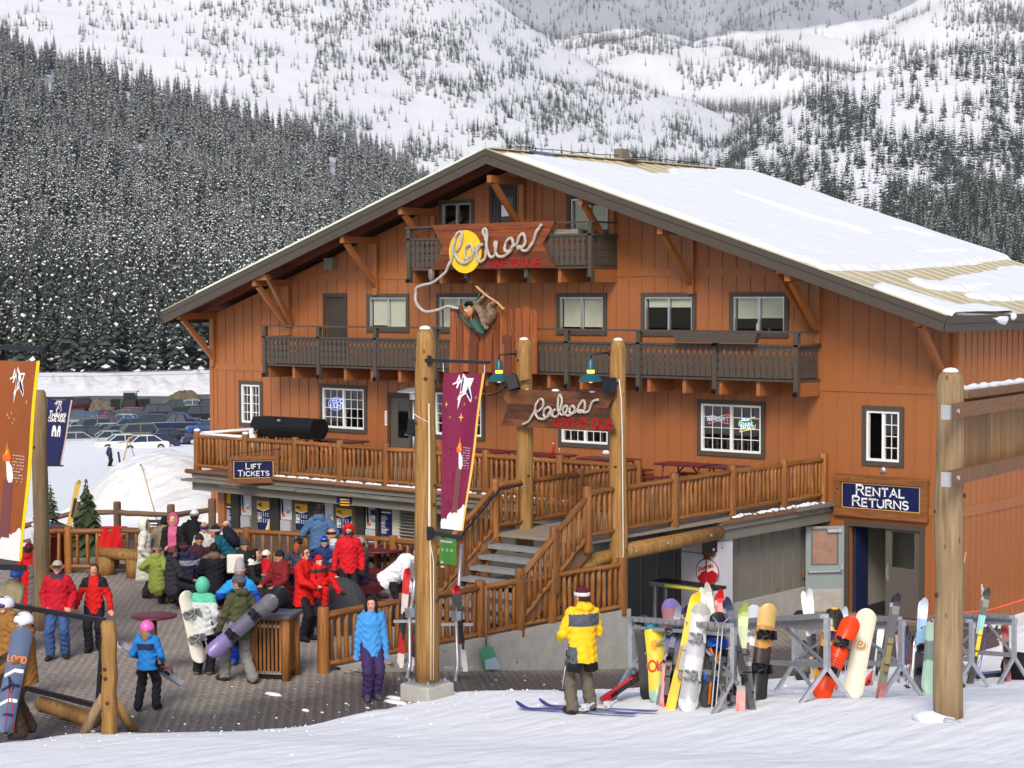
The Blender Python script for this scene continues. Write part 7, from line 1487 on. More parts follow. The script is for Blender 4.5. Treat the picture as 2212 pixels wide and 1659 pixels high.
# ================================================================== people: one continuous skin each, grown round a posed skeleton
def grow(prims, h, k=.022, wrk=()):
    A = np.array([p[0] for p in prims]); B = np.array([p[1] for p in prims]); rm = max(max(p[2], p[3])*max(p[5] or (1,)) for p in prims)
    lo = np.minimum(A.min(0), B.min(0))-rm-.04; hi = np.maximum(A.max(0), B.max(0))+rm+.04; n = np.ceil((hi-lo)/h).astype(int)+1
    D = np.full(n, .5, np.float32); DM = np.full(n, 9., np.float32); LB = np.zeros(n, np.int8); ax = [lo[i]+h*np.arange(n[i]) for i in range(3)]
    for a, b, ra, rb, lab, sc, *ct in prims:
        a = np.asarray(a, float); b = np.asarray(b, float); S = np.array(sc or (1., 1, 1)); R_ = max(ra, rb)*S.max()+.07
        l = np.maximum(0, np.floor((np.minimum(a, b)-R_-lo)/h).astype(int)); u = np.minimum(n, np.ceil((np.maximum(a, b)+R_-lo)/h).astype(int)+1); sl = tuple(slice(i, j) for i, j in zip(l, u))
        X, Y, Z = np.meshgrid(*[(ax[i][sl[i]]-a[i])/S[i] for i in range(3)], indexing='ij'); v = (b-a)/S; vv = max(v @ v, 1e-9); t = np.clip((X*v[0]+Y*v[1]+Z*v[2])/vv, 0, 1)
        d = np.sqrt((X-t*v[0])**2+(Y-t*v[1])**2+(Z-t*v[2])**2)-(ra+(rb-ra)*t); d = d*S.min() if S.min() < 1 else d
        if ct and ct[0] is not None: q, nv = ct[0]; d = np.maximum(d, (q-a)@nv-(X*S[0]*nv[0]+Y*S[1]*nv[1]+Z*S[2]*nv[2]))
        o = D[sl]; m = np.clip(.5+.5*(o-d)/k, 0, 1); D[sl] = o*(1-m)+d*m-k*m*(1-m); w = d < DM[sl]; DM[sl] = np.where(w, d, DM[sl]); LB[sl] = np.where(w, lab, LB[sl])
    X, Y, Z = np.meshgrid(*ax, indexing='ij', sparse=True)
    wr = (np.sin(34*X+3*np.sin(11*Z)+9*Y)*np.sin(27*Z+2.3*np.sin(9*X+6*Y))+.6*np.sin(61*Z+4*np.sin(17*X)+21*Y))*.0075
    D = D+np.where(np.isin(LB, wrk), wr, 0)
    s = D < 0; c = sum(s[i:n[0]-1+i, j:n[1]-1+j, q:n[2]-1+q].astype(np.int8) for i in (0,1) for j in (0,1) for q in (0,1)); act = (c > 0) & (c < 8); I = np.argwhere(act)
    P = np.zeros((len(I), 3)); C = np.zeros(len(I)); cr = [(i, j, q) for i in (0,1) for j in (0,1) for q in (0,1)]
    for x in cr:
        for d in range(3):
            if x[d]: continue
            y = list(x); y[d] = 1; a = D[I[:,0]+x[0], I[:,1]+x[1], I[:,2]+x[2]]; b = D[I[:,0]+y[0], I[:,1]+y[1], I[:,2]+y[2]]; m = (a < 0) != (b < 0); t = np.where(m, a/np.where(m, a-b, 1), 0)
            q = np.tile(np.array(x, float), (len(I), 1)); q[:, d] = t; P[m] += q[m]; C += m
    V = lo+h*(I+P/C[:, None]); idx = np.full(act.shape, -1); idx[tuple(I.T)] = np.arange(len(I)); F = []; G = []
    for d in range(3):
        e1, e2 = (d+1) % 3, (d+2) % 3; a = [slice(None)]*3; b = [slice(None)]*3; a[d] = slice(0, -1); b[d] = slice(1, None); s0, s1 = s[tuple(a)], s[tuple(b)]; J = np.argwhere(s0 != s1); J = J[(J[:, e1] > 0) & (J[:, e2] > 0) & (J[:, e1] < n[e1]-1) & (J[:, e2] < n[e2]-1)]
        o1 = np.zeros(3, int); o1[e1] = 1; o2 = np.zeros(3, int); o2[e2] = 1; q = np.stack([idx[tuple((J-o1-o2).T)], idx[tuple((J-o2).T)], idx[tuple(J.T)], idx[tuple((J-o1).T)]], 1); fl = s1[tuple(J.T)]; q[fl] = q[fl][:, ::-1]; F.append(q); G.append(LB[tuple(J.T)])
    return V, np.concatenate(F), np.concatenate(G)
SK = [flat('skin_fair', (222,168,140), .55), flat('skin_tan', (196,138,104), .55), flat('skin_rosy', (214,150,126), .55)]
def cloth(c, tx=None):
    if isinstance(c, bpy.types.Material): return c
    n = 'cloth_%d_%d_%d' % tuple(c)
    return M(n, lin(c), .78, var=.10, scale=7, bump=.12, bscale=30, spec=.25)
def camo(name, c1, c2): return M(name, lin(c1), .8, var=.6, scale=16)
def ik(a, b, l1, l2, pole):
    a, b, pole = map(np.array, (a, b, pole)); d = b-a; L = np.linalg.norm(d); L2 = min(L, (l1+l2)*.999); d = d/(L+1e-9); b = a+d*L2; x = (l1*l1-l2*l2+L2*L2)/(2*L2); y = math.sqrt(max(0, l1*l1-x*x)); p = pole-d*(pole @ d); p = p/(np.linalg.norm(p)+1e-9); return a+d*x+p*y, b
FWD2 = np.array([_f[0], _f[1]])/np.hypot(_f[0], _f[1])
def facing(phi):
    v = -FWD2*math.cos(R(phi))+np.array([_r0[0], _r0[1]])*math.sin(R(phi)); return math.atan2(v[1], v[0])-PI/2
def blob(c, r, zmin=-9, yfront=9, ztop=-9, n=14, m=10, mi=0, ymin=-9):
    """closed cap: ellipsoid flattened below zmin and cut back in front of yfront under ztop (local head frame)"""
    b = MB(); b.ball((0,0,0), r, n, m); b.v = [(x, max(min(y, yfront) if z < ztop else y, ymin), max(z, zmin)) for x, y, z in b.v]; b.v = [(x+c[0], y+c[1], z+c[2]) for x, y, z in b.v]; return b
def person(label, at, phi, H=1.75, jk=(60,60,60), pt=(30,30,34), sk=0, bt=(34,32,32), gl=None, lh=None, rh=None, lf=None, rf=None, lean=0, side=0, seat=None, hem=.0, puff=1.0, head=(0, 0), hat=None, hood=None, hair=(50,36,26), long=False, panel=None, ext=None, h=.015, child=False, hips=.93, face=True, yoke=None, goggle=None, beard=False, glasses=False, hooddown=True):
    s = H/1.80; up = np.array([math.sin(R(side)), math.sin(R(lean)), math.cos(R(lean))*math.cos(R(side))]); up /= np.linalg.norm(up); hs = 1.12 if child else 1.0
    pel = np.array([0, 0, hips if seat is None else seat/s+.13]); J, PT, SKN, BT, GL, YK = range(6); pr = []
    cut = ((pel-up*(.11+hem))*s, up) if seat is None else None
    A = lambda a, b, ra, rb, l, sc=None, ct=None: pr.append((np.array(a)*s, np.array(b)*s, ra*s, rb*s, l, sc, ct))
    fl = (1, .74, 1); pf = puff
    A(pel+up*.0, pel+up*.36, .150*pf, .172*pf, J, fl, cut); A(pel+up*.38, pel+up*.47, .165*pf, .11*pf, J, fl); A(pel+up*.12, pel-up*(.14+hem), .160*pf, (.182+hem*.1)*pf, J, (1, .8, 1), cut)
    shc = pel+up*.475; sx = .168*(.92+.08*pf); A(shc+[-sx*.8,0,0], shc+[sx*.8,0,0], .075*pf, .075*pf, J, (1, .9, 1)); nb = pel+up*.53; hu = up*.55+np.array([0,0,.45]); hu /= np.linalg.norm(hu)
    A(nb-hu*.02, nb+hu*.09, .055, .052, SKN); A(nb-hu*.02, nb+hu*.035, .085*pf, .075, J, (1, .95, 1))
    hc = nb+hu*(.165 if not child else .15)+np.array([0, .02, 0])+ (np.array([math.sin(R(head[0]))*-.0, 0, 0])); hy, hp = R(head[0]), R(head[1])
    Rm = np.array((rotz(hy) @ Matrix.Rotation(hp, 3, 'X'))); T = lambda x, y, z: hc+Rm @ (np.array([x, y, z])*hs)
    A(hc, T(0, 0, .001), .098*hs, .098*hs, SKN, (.80, .98, 1.16)); A(T(0, .035, -.07), T(0, .055, -.085), .045*hs, .036*hs, SKN)
    if face: A(T(0, .09, .0), T(0, .108, -.022), .012*hs, .017*hs, SKN)
    for e in (-1, 1): A(T(.077*e, -.005, -.01), T(.077*e, -.01, -.03), .02*hs, .016*hs, SKN)
    if hooddown and not hood: A(nb+[-.06, -.075, .03], nb+[.06, -.075, .03], .055*pf, .055*pf, J if yoke is None else J); 
    lh = lh or (-.27, .05, .86); rh = rh or (.27, .05, .86)
    for e, hd in ((-1, lh), (1, rh)):
        sh = shc+[e*sx, 0, -.01]; el, wr = ik(sh, hd, .30, .27, (e*.45, -.8, -.25)); A(sh, el, .074*pf, .062*pf, J); A(el, wr, .062*pf, .046*pf, J); d = wr-el; d /= np.linalg.norm(d); g = GL if gl else SKN; q = np.cross(d, [0, 1, 0]) if abs(d[1]) < .9 else np.array([1., 0, 0]); q /= np.linalg.norm(q); nn = np.cross(q, d); k = 1.25 if gl else 1.0
        pm = wr+d*.075; A(wr, pm, .030*k, .034*k, g, None)
        for j, ln in enumerate((.060, .072, .068, .052)):
            f0 = pm+q*(.026*k*(j-1.5)/1.0*.75); f1 = f0+d*ln*.6+nn*.012; f2 = f1+d*ln*.45+nn*.03; A(f0, f1, .0125*k, .012*k, g); A(f1, f2, .012*k, .0105*k, g)
        t0 = wr+d*.03+q*(-.03*e*k); t1 = t0+d*.035+q*(-.03*e*k); A(t0, t1, .0135*k, .0125*k, g); A(t1, t1+d*.03, .0125*k, .011*k, g)
    A(pel+[-.075,0,.02], pel+[.075,0,.02], .125, .125, PT, (1, .85, 1))
    if seat is None: lf = lf or (-.11, .0, 0); rf = rf or (.11, .02, 0)
    else: lf = lf or (-.13, .42, 0); rf = rf or (.13, .45, 0)
    for e, ft in ((-1, lf), (1, rf)):
        hp_ = pel+[e*.092, 0, -.02]; an = np.array(ft)+[0, 0, .10]; kn, an = ik(hp_, an, .44, .44, (e*.12, 1, .1)); A(hp_, kn, .104, .090, PT); A(kn, an, .089, .088, PT); A(an, an+[e*.01, -.02, -.03], .062, .062, BT); A(an+[0, -.03, -.055], an+[e*.035, .155, -.06], .048, .046, BT); A(an+[0, .0, -.03], an+[e*.02, .09, -.045], .055, .048, BT)
    V, F, G = grow(pr, h, .02*s, (0, 1, 5))
    if yoke is not None:
        cen = V[F].mean(1)/s; rel = (cen-pel) @ up; m = (G == J) & yoke(cen-pel, rel); G = np.where(m, YK, G)
    me = npmesh('person', V, F, True, G); mats = [cloth(jk), cloth(pt) if not isinstance(pt, bpy.types.Material) else pt, SK[sk], cloth(bt), cloth(gl or (40,40,40)), cloth(panel or jk)]
    if isinstance(jk, bpy.types.Material): mats[0] = jk
    for m in mats: me.materials.append(m)
    at = np.asarray(at, float); o = ob('person', me, None, at, (0, 0, facing(phi))); tag(o, label, 'person')
    HM = Matrix.Translation(V3(hc*s)) @ Matrix([list(Rm[i])+[0] for i in range(3)]+[[0, 0, 0, 1]]) @ Matrix.Scale(s*hs, 4)
    def add(name, b, mat, sm=True):
        c = ob(name, b.mesh(name, mat, sm), o, inherit=True); c.matrix_basis = HM; return c
    if face and h < .03:
        for e in (-1, 1):
            if not goggle or goggle[0] != 'on': b = MB(); b.ball((.032*e, .082, .012), (.010, .010, .006), 8, 5); add('eye', b, flat('eye_dark', (36,26,24))); b = MB(); b.bar((.016*e, .093, .033), (.05*e, .085, .034), .007, .005); add('eyebrow', b, cloth(hair), False)
        b = MB(); b.ball((0, .087, -.058), (.024, .012, .007), 8, 4); add('mouth', b, flat('lip', (160,84,76)))
    if glasses:
        b = MB(); 
        for e in (-1, 1): b.bar((.012*e, .108, .026), (.058*e, .102, .026), .005, .007); b.bar((.012*e, .108, -.006), (.058*e, .102, -.006), .004, .004); b.bar((.058*e, .102, -.006), (.058*e, .102, .026), .005, .005); b.bar((.06*e, .1, .018), (.082*e, .0, .015), .005, .006)
        b.bar((-.01, .108, .014), (.01, .108, .014), .005, .005); add('glasses', b, flat('spectacles', (60,54,54), .2), False)
    if hood: add('hood', blob((0, -.02, .0), (.125, .145, .165), -.15, .055, .10, 18, 12), cloth(hood)); b = MB(); b.tube([(.105*math.cos(a), .03+.01*math.sin(a), .0+.12*math.sin(a)) for a in np.linspace(0, 2*PI, 19)], .022, 7); add('hood_rim', b, cloth(hood) if ext != 'fur' else M('fur_trim', (.16,.11,.08), .95, var=.5, scale=40, bump=.8))
    elif hat is None or hat[0] in ('headband',): 
        b = blob((0, -.012, .012), (.094, .112, .128), -.06, .058, .062, 16, 11); add('hair', b, cloth(hair))
    if long: b = MB(); b.tube([(0, -.035, .05), (0, -.06, -.05), (0, -.065, -.16), (0, -.06, -.22)], [.09, .105, .095, .05], 12, flat=.75); add('hair', b, cloth(hair)); [add('hair', MB().tube([(.075*e, .02, .07), (.09*e, .03, -.02), (.088*e, .03, -.13)], [.03, .035, .02], 8), cloth(hair)) for e in (-1, 1)]
    if hat:
        kd, hcn = hat[0], hat[1]; hm = cloth(hcn)
        if kd in ('beanie', 'knit'):
            add('hat', blob((0, -.008, .018), (.098, .116, .130 if kd == 'beanie' else .25), .02, n=16), hm)
            b = MB(); b.lathe([(.099,.012),(.104,.02),(.104,.055),(.098,.062)], 18); b.v = [(x, y*1.17-.008, z) for x, y, z in b.v]; add('hat_band', b, cloth(hat[2]) if len(hat) > 2 else hm)
            add('hair', blob((0, -.02, -.0), (.09, .1, .1), -.06, .0, .3), cloth(hair))
        elif kd == 'cap':
            add('cap', blob((0, -.006, .025), (.097, .114, .105), .02), hm); b = MB(); b.grid(lambda u, v: (.075*math.cos(PI*u), .085+.085*v*math.sin(PI*u)**.6, .032-.012*v+.012*math.sin(PI*u)), 10, 3); b.grid(lambda u, v: (.075*math.cos(PI*u), .085+.085*v*math.sin(PI*u)**.6, .026-.012*v+.012*math.sin(PI*u)), 10, 3); add('cap_brim', b, cloth(hat[2]) if len(hat) > 2 else hm); add('hair', blob((0, -.02, 0), (.09, .1, .1), -.06, .0, .3), cloth(hair))
        elif kd == 'helmet':
            gm = flat('gloss_%d_%d_%d' % tuple(hcn), hcn, .25, spec=.5); add('helmet', blob((0, -.01, .022), (.122, .142, .132), -.05, .075, .022, 20, 14), gm); b = MB(); [b.box((.03*i, .05-.07*abs(i)*.3, .146-.008*abs(i)), (.014, .07, .012)) for i in (-2, -1, 0, 1, 2)]; add('helmet_vents', b, MBLACK, False); b = MB(); b.tube([(-.085, .02, -.05), (-.05, .05, -.125), (.05, .05, -.125), (.085, .02, -.05)], .009, 6); add('chin_strap', b, MBLACK)
        elif kd == 'headband': b = MB(); b.lathe([(.096,.015),(.1,.02),(.1,.07),(.095,.075)], 18); b.v = [(x, y*1.16-.005, z) for x, y, z in b.v]; add('headband', b, hm)
    if goggle:
        z = .075 if goggle[0] == 'up' else .012; b = MB(); b.tube([(.098*math.sin(a), .112*math.cos(a)-.002+.03*(goggle[0] == 'up'), z) for a in np.linspace(-1.15, 1.15, 9)], [.02]+[.036]*7+[.02], 8, flat=1.0); add('goggles', b, flat('lens_%d_%d_%d' % tuple(goggle[1]), goggle[1], .08, spec=.8, metal=.4))
    return o
def stands(px, py, H, z=0.0): p = onZ(px, py, z+H*.985); return np.array([p[0], p[1], z])
def sits(px, py, H, seat=.47, lean=0): p = onZ(px, py, seat+.49*H+.0); return np.array([p[0], p[1], 0])
def kit(o, b, name, mat, sm=True): return ob(name, b.mesh(name, mat, sm), o, inherit=True)
# --- foreground
a = gpx(1258, 1541, .5)
yj = person('skier in yellow and grey jacket seen from behind on the snow', a, -158, 1.83, (236,190,34), (98,90,78), 1, (50,30,30), gl=(40,40,44), lh=(-.20,.30,1.02), rh=(.22,.30,1.0), hem=.10, puff=1.17, head=(22, 0), hat=('beanie', (84,22,38), (206,204,206)), hair=(60,40,30), panel=(84,86,94), yoke=lambda c, r: ((r > .30) & (r < .47) & (np.abs(c[:, 0]) < .23)) | ((c[:, 0] < -.13) & (r < .02) & (r > -.3)), h=.013, lf=(-.15,0,0), rf=(.15,.05,0))
kit(yj, MB().tube([(-.085,-.0,.93),(-.15,-.02,.6)], [.11,.1], 10), 'short', cloth((34,34,40))); kit(yj, MB().tube([(.085,-.0,.93),(.15,.02,.6)], [.11,.1], 10), 'short', cloth((34,34,40)))
p = a; pole(atD(1213, 1497, depth(p)-.05), atD(1226, 1405, depth(p)), 'silver ski pole held by the skier in yellow', flat('pole_silver', (196,196,200), .3, metal=.5), None)
for (u, v), (u2, v2), lb in (((1372,1549),(1116,1534),'blue ski lying flat in front of the skier in yellow'), ((1418,1543),(1166,1529),'dark tipped blue ski lying flat behind the skier in yellow')):
    q0, q1 = gpx(u, v, .5), gpx(u2, v2, .45); d = V3(q1-q0); L = d.length; d.normalize(); sd_ = d.cross(Vector((0,0,1))).normalized(); t = thing('ski', lb, 'ski', q0); M4 = Matrix((sd_, d, sd_.cross(d))).transposed().to_4x4(); M4.translation = V3(q0)+Vector((0,0,.03)); o = bpy.data.objects.new('top_sheet', skimesh(L, stripes('blue_ski', [(70,80,150),(110,120,170),(40,44,70),(84,92,160),(60,60,130)], L/1.75))); COL.objects.link(o); o.parent = t; o.matrix_parent_inverse = wmat(t).inverted(); o.matrix_basis = M4; binding(o, M4, L*.45, flat('binding_white', (206,206,210)))
a = onZ(803, 1511, 0); a[2] = float(walk_z(a[1]))
person('woman in blue jacket and purple trousers standing on the walkway', a, 18, 1.69, (66,142,206), (58,42,84), 2, (70,70,74), gl=(96,140,196), lh=(-.24,.05,.80), rh=(.25,-.02,.82), hair=(34,26,26), long=True, head=(-26, -6), hem=.06, puff=1.1, h=.013, lf=(-.07,0,0), rf=(.09,.06,0))
person('man in red jacket, jeans and tan cap walking on the plaza', stands(124, 1207, 1.79), 4, 1.79, (186,22,42), (58,84,132), 2, (50,40,36), lh=(-.22,.10,.93), rh=(.22,.10,.93), hat=('cap', (176,164,140), (60,56,56)), hair=(110,90,70), glasses=True, puff=1.16, hem=.02, panel=(60,54,72), yoke=lambda c, r: (r > .50) & (np.abs(c[:, 0]) < .12), lf=(-.12,.02,0), rf=(.12,.16,0), h=.013)
person('boy in red and black jacket walking on the plaza', stands(203, 1215, 1.63), 2, 1.63, (208,26,26), (30,30,36), 2, (28,28,30), lh=(-.33,.05,.86), rh=(.36,.05,.88), hair=(70,56,46), panel=(34,32,38), yoke=lambda c, r: (r > .36) & (np.abs(c[:, 0]) > .09), puff=1.1, hem=.05, lf=(-.1,.02,0), rf=(.09,.12,0), h=.013)
g = person('girl in blue jacket and pink helmet walking away with skis', stands(317, 1340, 1.43, .02), 172, 1.43, (38,120,190), (26,26,34), 0, (24,24,28), gl=(40,44,60), lh=(-.24,.24,1.0), rh=(.22,.22,.98), hat=('helmet', (224,100,180)), hair=(168,110,70), long=True, face=False, panel=(36,44,72), yoke=lambda c, r: (r > .28) & (r < .40) & (np.abs(c[:, 0]) < .17), child=True, puff=1.12, lf=(-.22,.06,0), rf=(.10,.18,0), h=.012)
gd_ = depth(stands(317, 1340, 1.43, .02))+.35; ski_pair(atD(392, 1478, gd_+.3), atD(252, 1386, gd_), 'short silver skis carried by the girl in the pink helmet', flat('girl_ski', (150,152,160), .3), group=None)
p = stands(437, 1247, 1.68); gh = person('figure in white jacket with mint green hood seen from behind', p, 168, 1.68, (206,210,210), (30,28,34), 0, (110,104,96), gl=(34,34,40), lh=(-.30,.10,.80), rh=(.25,.05,.9), hood=(92,190,158), puff=1.13, hem=.08, face=False, panel=(92,190,158), yoke=lambda c, r: r > .40, h=.013)
d = depth(p)-.15; snowboard(atD(431, 1432, d), atD(397, 1276, d), 'white snowboard carried beside the mint green hood', flat('board_offwhite', (222,218,204), .35), W=.27, roll=.45, group=None, bind=MBINDS)
p = stands(517, 1237, 1.86); om = person('man in olive jacket and grey trousers carrying a snowboard', p, -140, 1.86, (76,78,52), (128,126,122), 1, (70,50,40), gl=(40,38,44), lh=(-.25,.22,.86), rh=(.27,.06,.88), hat=('beanie', (84,84,92)), hair=(60,46,36), head=(28, 0), hem=.09, puff=1.08, lf=(-.10,.30,0), rf=(.12,-.18,0), hips=.91, h=.013)
d = depth(p)-.28; snowboard(atD(452, 1414, d), atD(598, 1288, d), 'grey and lilac snowboard tucked under the olive jacket', stripes('lilac_board', [(128,112,168),(126,112,164),(96,92,112),(92,90,100),(104,104,112)], .95), W=.29, group=None)
d = depth(p)+.35; snowboard(atD(510, 1395, d), atD(618, 1268, d), 'plain black snowboard behind the grey and lilac one', flat('board_charcoal', (36,35,37), .3), W=.33, group=None, bindings=False)
person('man in bright blue coat and cone knit hat holding a hand to his mouth', stands(518, 1200, 1.92), 6, 1.78, (36,72,186), (30,64,190), 1, (80,110,150), lh=(-.30,.12,.90), rh=(.13,.25,1.40), hat=('knit', (168,158,162)), hair=(30,24,24), puff=1.25, hem=.08, panel=(40,150,214), yoke=lambda c, r: r > .37)
# --- left edge
a = onZ(58, 1589, .14); br = person('snowboarder in brown hooded jacket and white helmet at the left edge', a, -78, 1.80, (128,84,36), (62,44,34), 1, (40,40,42), gl=(30,30,34), lh=(-.20,.34,.98), rh=(.24,.12,.82), hat=('helmet', (222,222,226)), hair=(60,46,40), beard=True, head=(0, -18), puff=1.2, hem=.06, h=.013, lf=(-.16,.06,0), rf=(.16,-.05,0))
d = depth(a)-.35; sbt, M4, L = snowboard(atD(4, 1580, d), atD(52, 1352, d), 'navy and white chevron snowboard held at the left edge', flat('board_steel', (92,106,132), .35), W=.31, group=None, bindings=False)
for i in range(4): y = L*(.08+.14*i); b = MB(); b.add([(-.12,y,.0165),(.0,y+.1,.0165),(.12,y+.1,.0165),(.12,y+.15,.0165),(-.0,y+.15,.0165),(-.12,y+.05,.0165)], [(0,1,2,3,4,5)]); o = b.build('chevron', WHITEP if i % 2 else NAVYP); o.parent = sbt; o.matrix_parent_inverse = wmat(sbt).inverted(); o.matrix_basis = M4
b, _ = text('LOOD', .085, .018, lambda x, y, d: (x, L*.66+y, .0165+d), .002, 0, .16, kx=.75); o = b.build('printed_letters', ORANGEP); o.parent = sbt; o.matrix_parent_inverse = wmat(sbt).inverted(); o.matrix_basis = M4
for u0, u1, q_ in (((34,1592),(20,1462),'leaning right'), ((10,1592),(22,1470),'leaning left')): pole(atD(*u0, d-.3), atD(*u1, d-.3), 'thin red ski pole '+q_+' over the chevron snowboard', flat('pole_red', (160,30,50), .3), 'red ski poles at the left edge')
person('person in white helmet and tan jacket half hidden at the left edge', stands(14, 1288, 1.72, .05), -50, 1.72, (150,104,52), (60,50,44), 0, hat=('helmet', (226,224,232)), goggle=('on', (80,50,110)), puff=1.15)
person('person in olive grey jacket and blue goggles behind the tan jacket', stands(18, 1226, 1.6), 150, 1.6, (140,128,100), (60,56,54), 1, hat=('helmet', (40,90,190)), puff=1.2, lean=20)
person('figure in long red coat beside the maroon bin', stands(62, 1172, 1.66), 150, 1.66, (196,20,26), (150,110,110), 2, hat=('beanie', (110,20,40), (60,40,50)), hem=.35, puff=1.25, panel=(110,110,112), yoke=lambda c, r: (c[:, 0] > .12) & (r < .4))
p = atD(80, 1108, 46.5); person('figure in white jacket and navy hat behind the banner', (p[0], p[1], p[2]-1.72), 120, 1.72, (206,206,212), (40,44,80), 1, hat=('beanie', (34,48,120)), puff=1.1)
# --- group round the picnic table
fur = 'fur'
person('figure in long white quilted coat with fur trimmed hood', stands(312, 1119, 1.72), 95, 1.72, (226,224,206), (46,48,58), 0, gl=(30,30,34), hood=(226,224,206), ext='fur', hem=.42, puff=1.16, lh=(-.24,.14,.92), rh=(.24,.12,.92))
person('dark haired man in beige coat turned away from the camera', stands(347, 1131, 1.54), 175, 1.76, (140,126,102), (50,48,46), 1, lean=30, hair=(28,24,24), hem=.2, puff=1.2, lh=(-.22,.25,1.0), rh=(.2,.28,1.0), face=False)
person('woman with pink brimmed hood and pink scarf facing the camera', stands(374, 1104, 1.84), -5, 1.80, (32,30,32), (30,30,34), 0, hood=(190,90,124), panel=(206,100,140), yoke=lambda c, r: (np.abs(c[:, 0]) < .09) & (c[:, 1] > 0), puff=1.1, hem=.2, lh=(-.10,.26,1.05), rh=(.10,.26,1.05))
person('person in black jacket and striped white hat bending to the table', stands(409, 1119, 1.62), 170, 1.86, (20,20,22), (24,24,28), 0, hat=('beanie', (214,214,214), (120,120,122)), lean=30, puff=1.3, hem=.1, face=False, lh=(-.2,.4,1.0), rh=(.24,.38,1.0))
person('fair haired woman with navy headband looking down', stands(441, 1127, 1.64), 8, 1.64, (206,200,196), (40,40,60), 0, hat=('headband', (44,50,110)), hair=(186,140,84), head=(0, -22), puff=1.05)
person('woman in white patterned jacket with orange goggles on her hat', stands(489, 1125, 1.66), -6, 1.66, M('white_plaid_cloth', (.66,.65,.62), .8, var=.3, scale=26), (120,112,104), 0, hat=('beanie', (180,190,200)), goggle=('up', (226,120,30)), puff=1.12, lh=(-.10,.26,.98), rh=(.10,.26,.98))
tp_ = person('man in teal jacket and black cap leaning over with a backpack', stands(505, 1142, 1.58), -95, 1.78, (18,82,98), (30,34,40), 1, hat=('beanie', (26,26,30), (170,170,172)), lean=38, puff=1.15, lh=(-.25,.62,.95), rh=(.25,.55,.9))
b = MB(); b.ball((0, .05, 1.38), (.17,.13,.26), 14, 10, 0, Matrix.Rotation(R(-38), 3, 'X')); kit(tp_, b, 'backpack', cloth((24,26,40)))
person('child in lime green jacket and striped hat seated on the bench', sits(339, 1184, 1.5), 160, 1.5, (150,162,76), (60,60,50), 1, seat=.47, hat=('beanie', (96,104,80), (190,110,130)), puff=1.3, hem=.05, head=(-60, 0))
person('person in navy jacket with grey yoke seated back to the camera', sits(398, 1178, 1.72), 178, 1.72, (38,44,70), (30,32,44), 0, seat=.47, hat=('beanie', (36,38,46), (120,40,52)), puff=1.3, hem=.06, panel=(140,140,150), yoke=lambda c, r: (r > .34) & (r < .44) & (c[:, 1] < .02), face=False, lh=(-.25,.35,.72), rh=(.25,.35,.72))
person('person in black coat with fur collar seated back to the camera', sits(462, 1180, 1.7), 185, 1.7, (24,24,32), (24,24,30), 0, seat=.47, hair=(40,28,24), puff=1.3, face=False, panel=(110,92,76), yoke=lambda c, r: (r > .50), lh=(-.25,.35,.72), rh=(.25,.35,.72))
person('dark haired woman in black with white collar seated looking right', sits(550, 1192, 1.62), 70, 1.62, (30,30,34), (40,38,42), 0, seat=.47, hair=(26,22,24), long=True, panel=(222,216,206), yoke=lambda c, r: r > .49, lh=(-.2,.35,.75), rh=(.2,.35,.75))
person('child in red and grey jacket with white hat at the table', sits(574, 1198, 1.45), 120, 1.45, (196,24,34), (60,60,64), 0, seat=.5, hat=('beanie', (222,214,202)), panel=(140,136,136), yoke=lambda c, r: (r < .28), puff=1.25)
person('person in dark hat with auburn hair seated behind the man in red', sits(644, 1165, 1.7, .55), 160, 1.7, (60,60,76), (40,40,44), 0, seat=.5, hat=('beanie', (30,26,28)), hair=(160,84,44), long=True, face=False)
for u, v, ph, H_, jc, hc2, lb in ((430,1160,20,1.7,(60,34,50),(40,40,46),'plum jacket seated at the back of the first table'),(372,1188,120,1.6,(52,50,60),(110,60,70),'dark grey jacket seated between the lime and navy jackets'),(528,1172,30,1.7,(34,40,46),(60,64,70),'charcoal jacket seated beside the teal jacket'),(605,1196,-40,1.65,(120,30,36),(34,34,40),'brick red jacket seated at the second table'),(780,1168,-60,1.7,(70,74,84),(150,150,156),'slate jacket seated right of the red hood')):
    person('person in '+lb, sits(u, v, H_), ph, H_, jc, (40,40,46), 1, seat=.47, hat=('beanie', hc2), puff=1.22, lh=(-.2,.36,.74), rh=(.2,.36,.74))
# --- middle
mr_ = person('man with glasses in long red jacket holding a child', stands(656, 1178, 1.80), 62, 1.80, (206,24,22), (30,28,32), 2, (28,28,30), lh=(-.18,.32,1.12), rh=(.16,.36,1.05), hair=(76,58,46), glasses=True, puff=1.2, hem=.16, panel=(70,66,70), yoke=lambda c, r: (r > .48) & (c[:, 1] < .0), head=(-8, 0), h=.013)
p = stands(690, 1212, 1.62); p = onZ(690, 1212, 1.5); person('child in red snowsuit with legs stretched over the boulder', (p[0], p[1], .62), 45, 1.22, (206,22,24), (200,20,24), 0, (30,28,30), seat=.34, hat=('beanie', (190,20,26)), child=True, lean=-4, lf=(-.18,.62,.42), rf=(.12,.35,.05), lh=(-.42,.15,.85), rh=(.3,.3,.7), puff=1.2, panel=(50,50,54), yoke=lambda c, r: (r > .36) & (r < .46), head=(0, 10))
person('child in navy jacket with mirrored blue goggles seated', sits(701, 1165, 1.6, .5), 12, 1.6, (40,52,100), (70,92,140), 0, seat=.5, hat=('beanie', (52,44,70)), goggle=('up', (40,110,230)), head=(-14, 0), puff=1.1)
person('bald man in pale blue jacket with goggle strap seated', sits(717, 1150, 1.74, .55), -80, 1.74, (96,130,170), (70,80,110), 2, seat=.55, hair=(206,150,126), hat=('headband', (40,36,40)), puff=1.1, panel=(196,196,196), yoke=lambda c, r: r > .5)
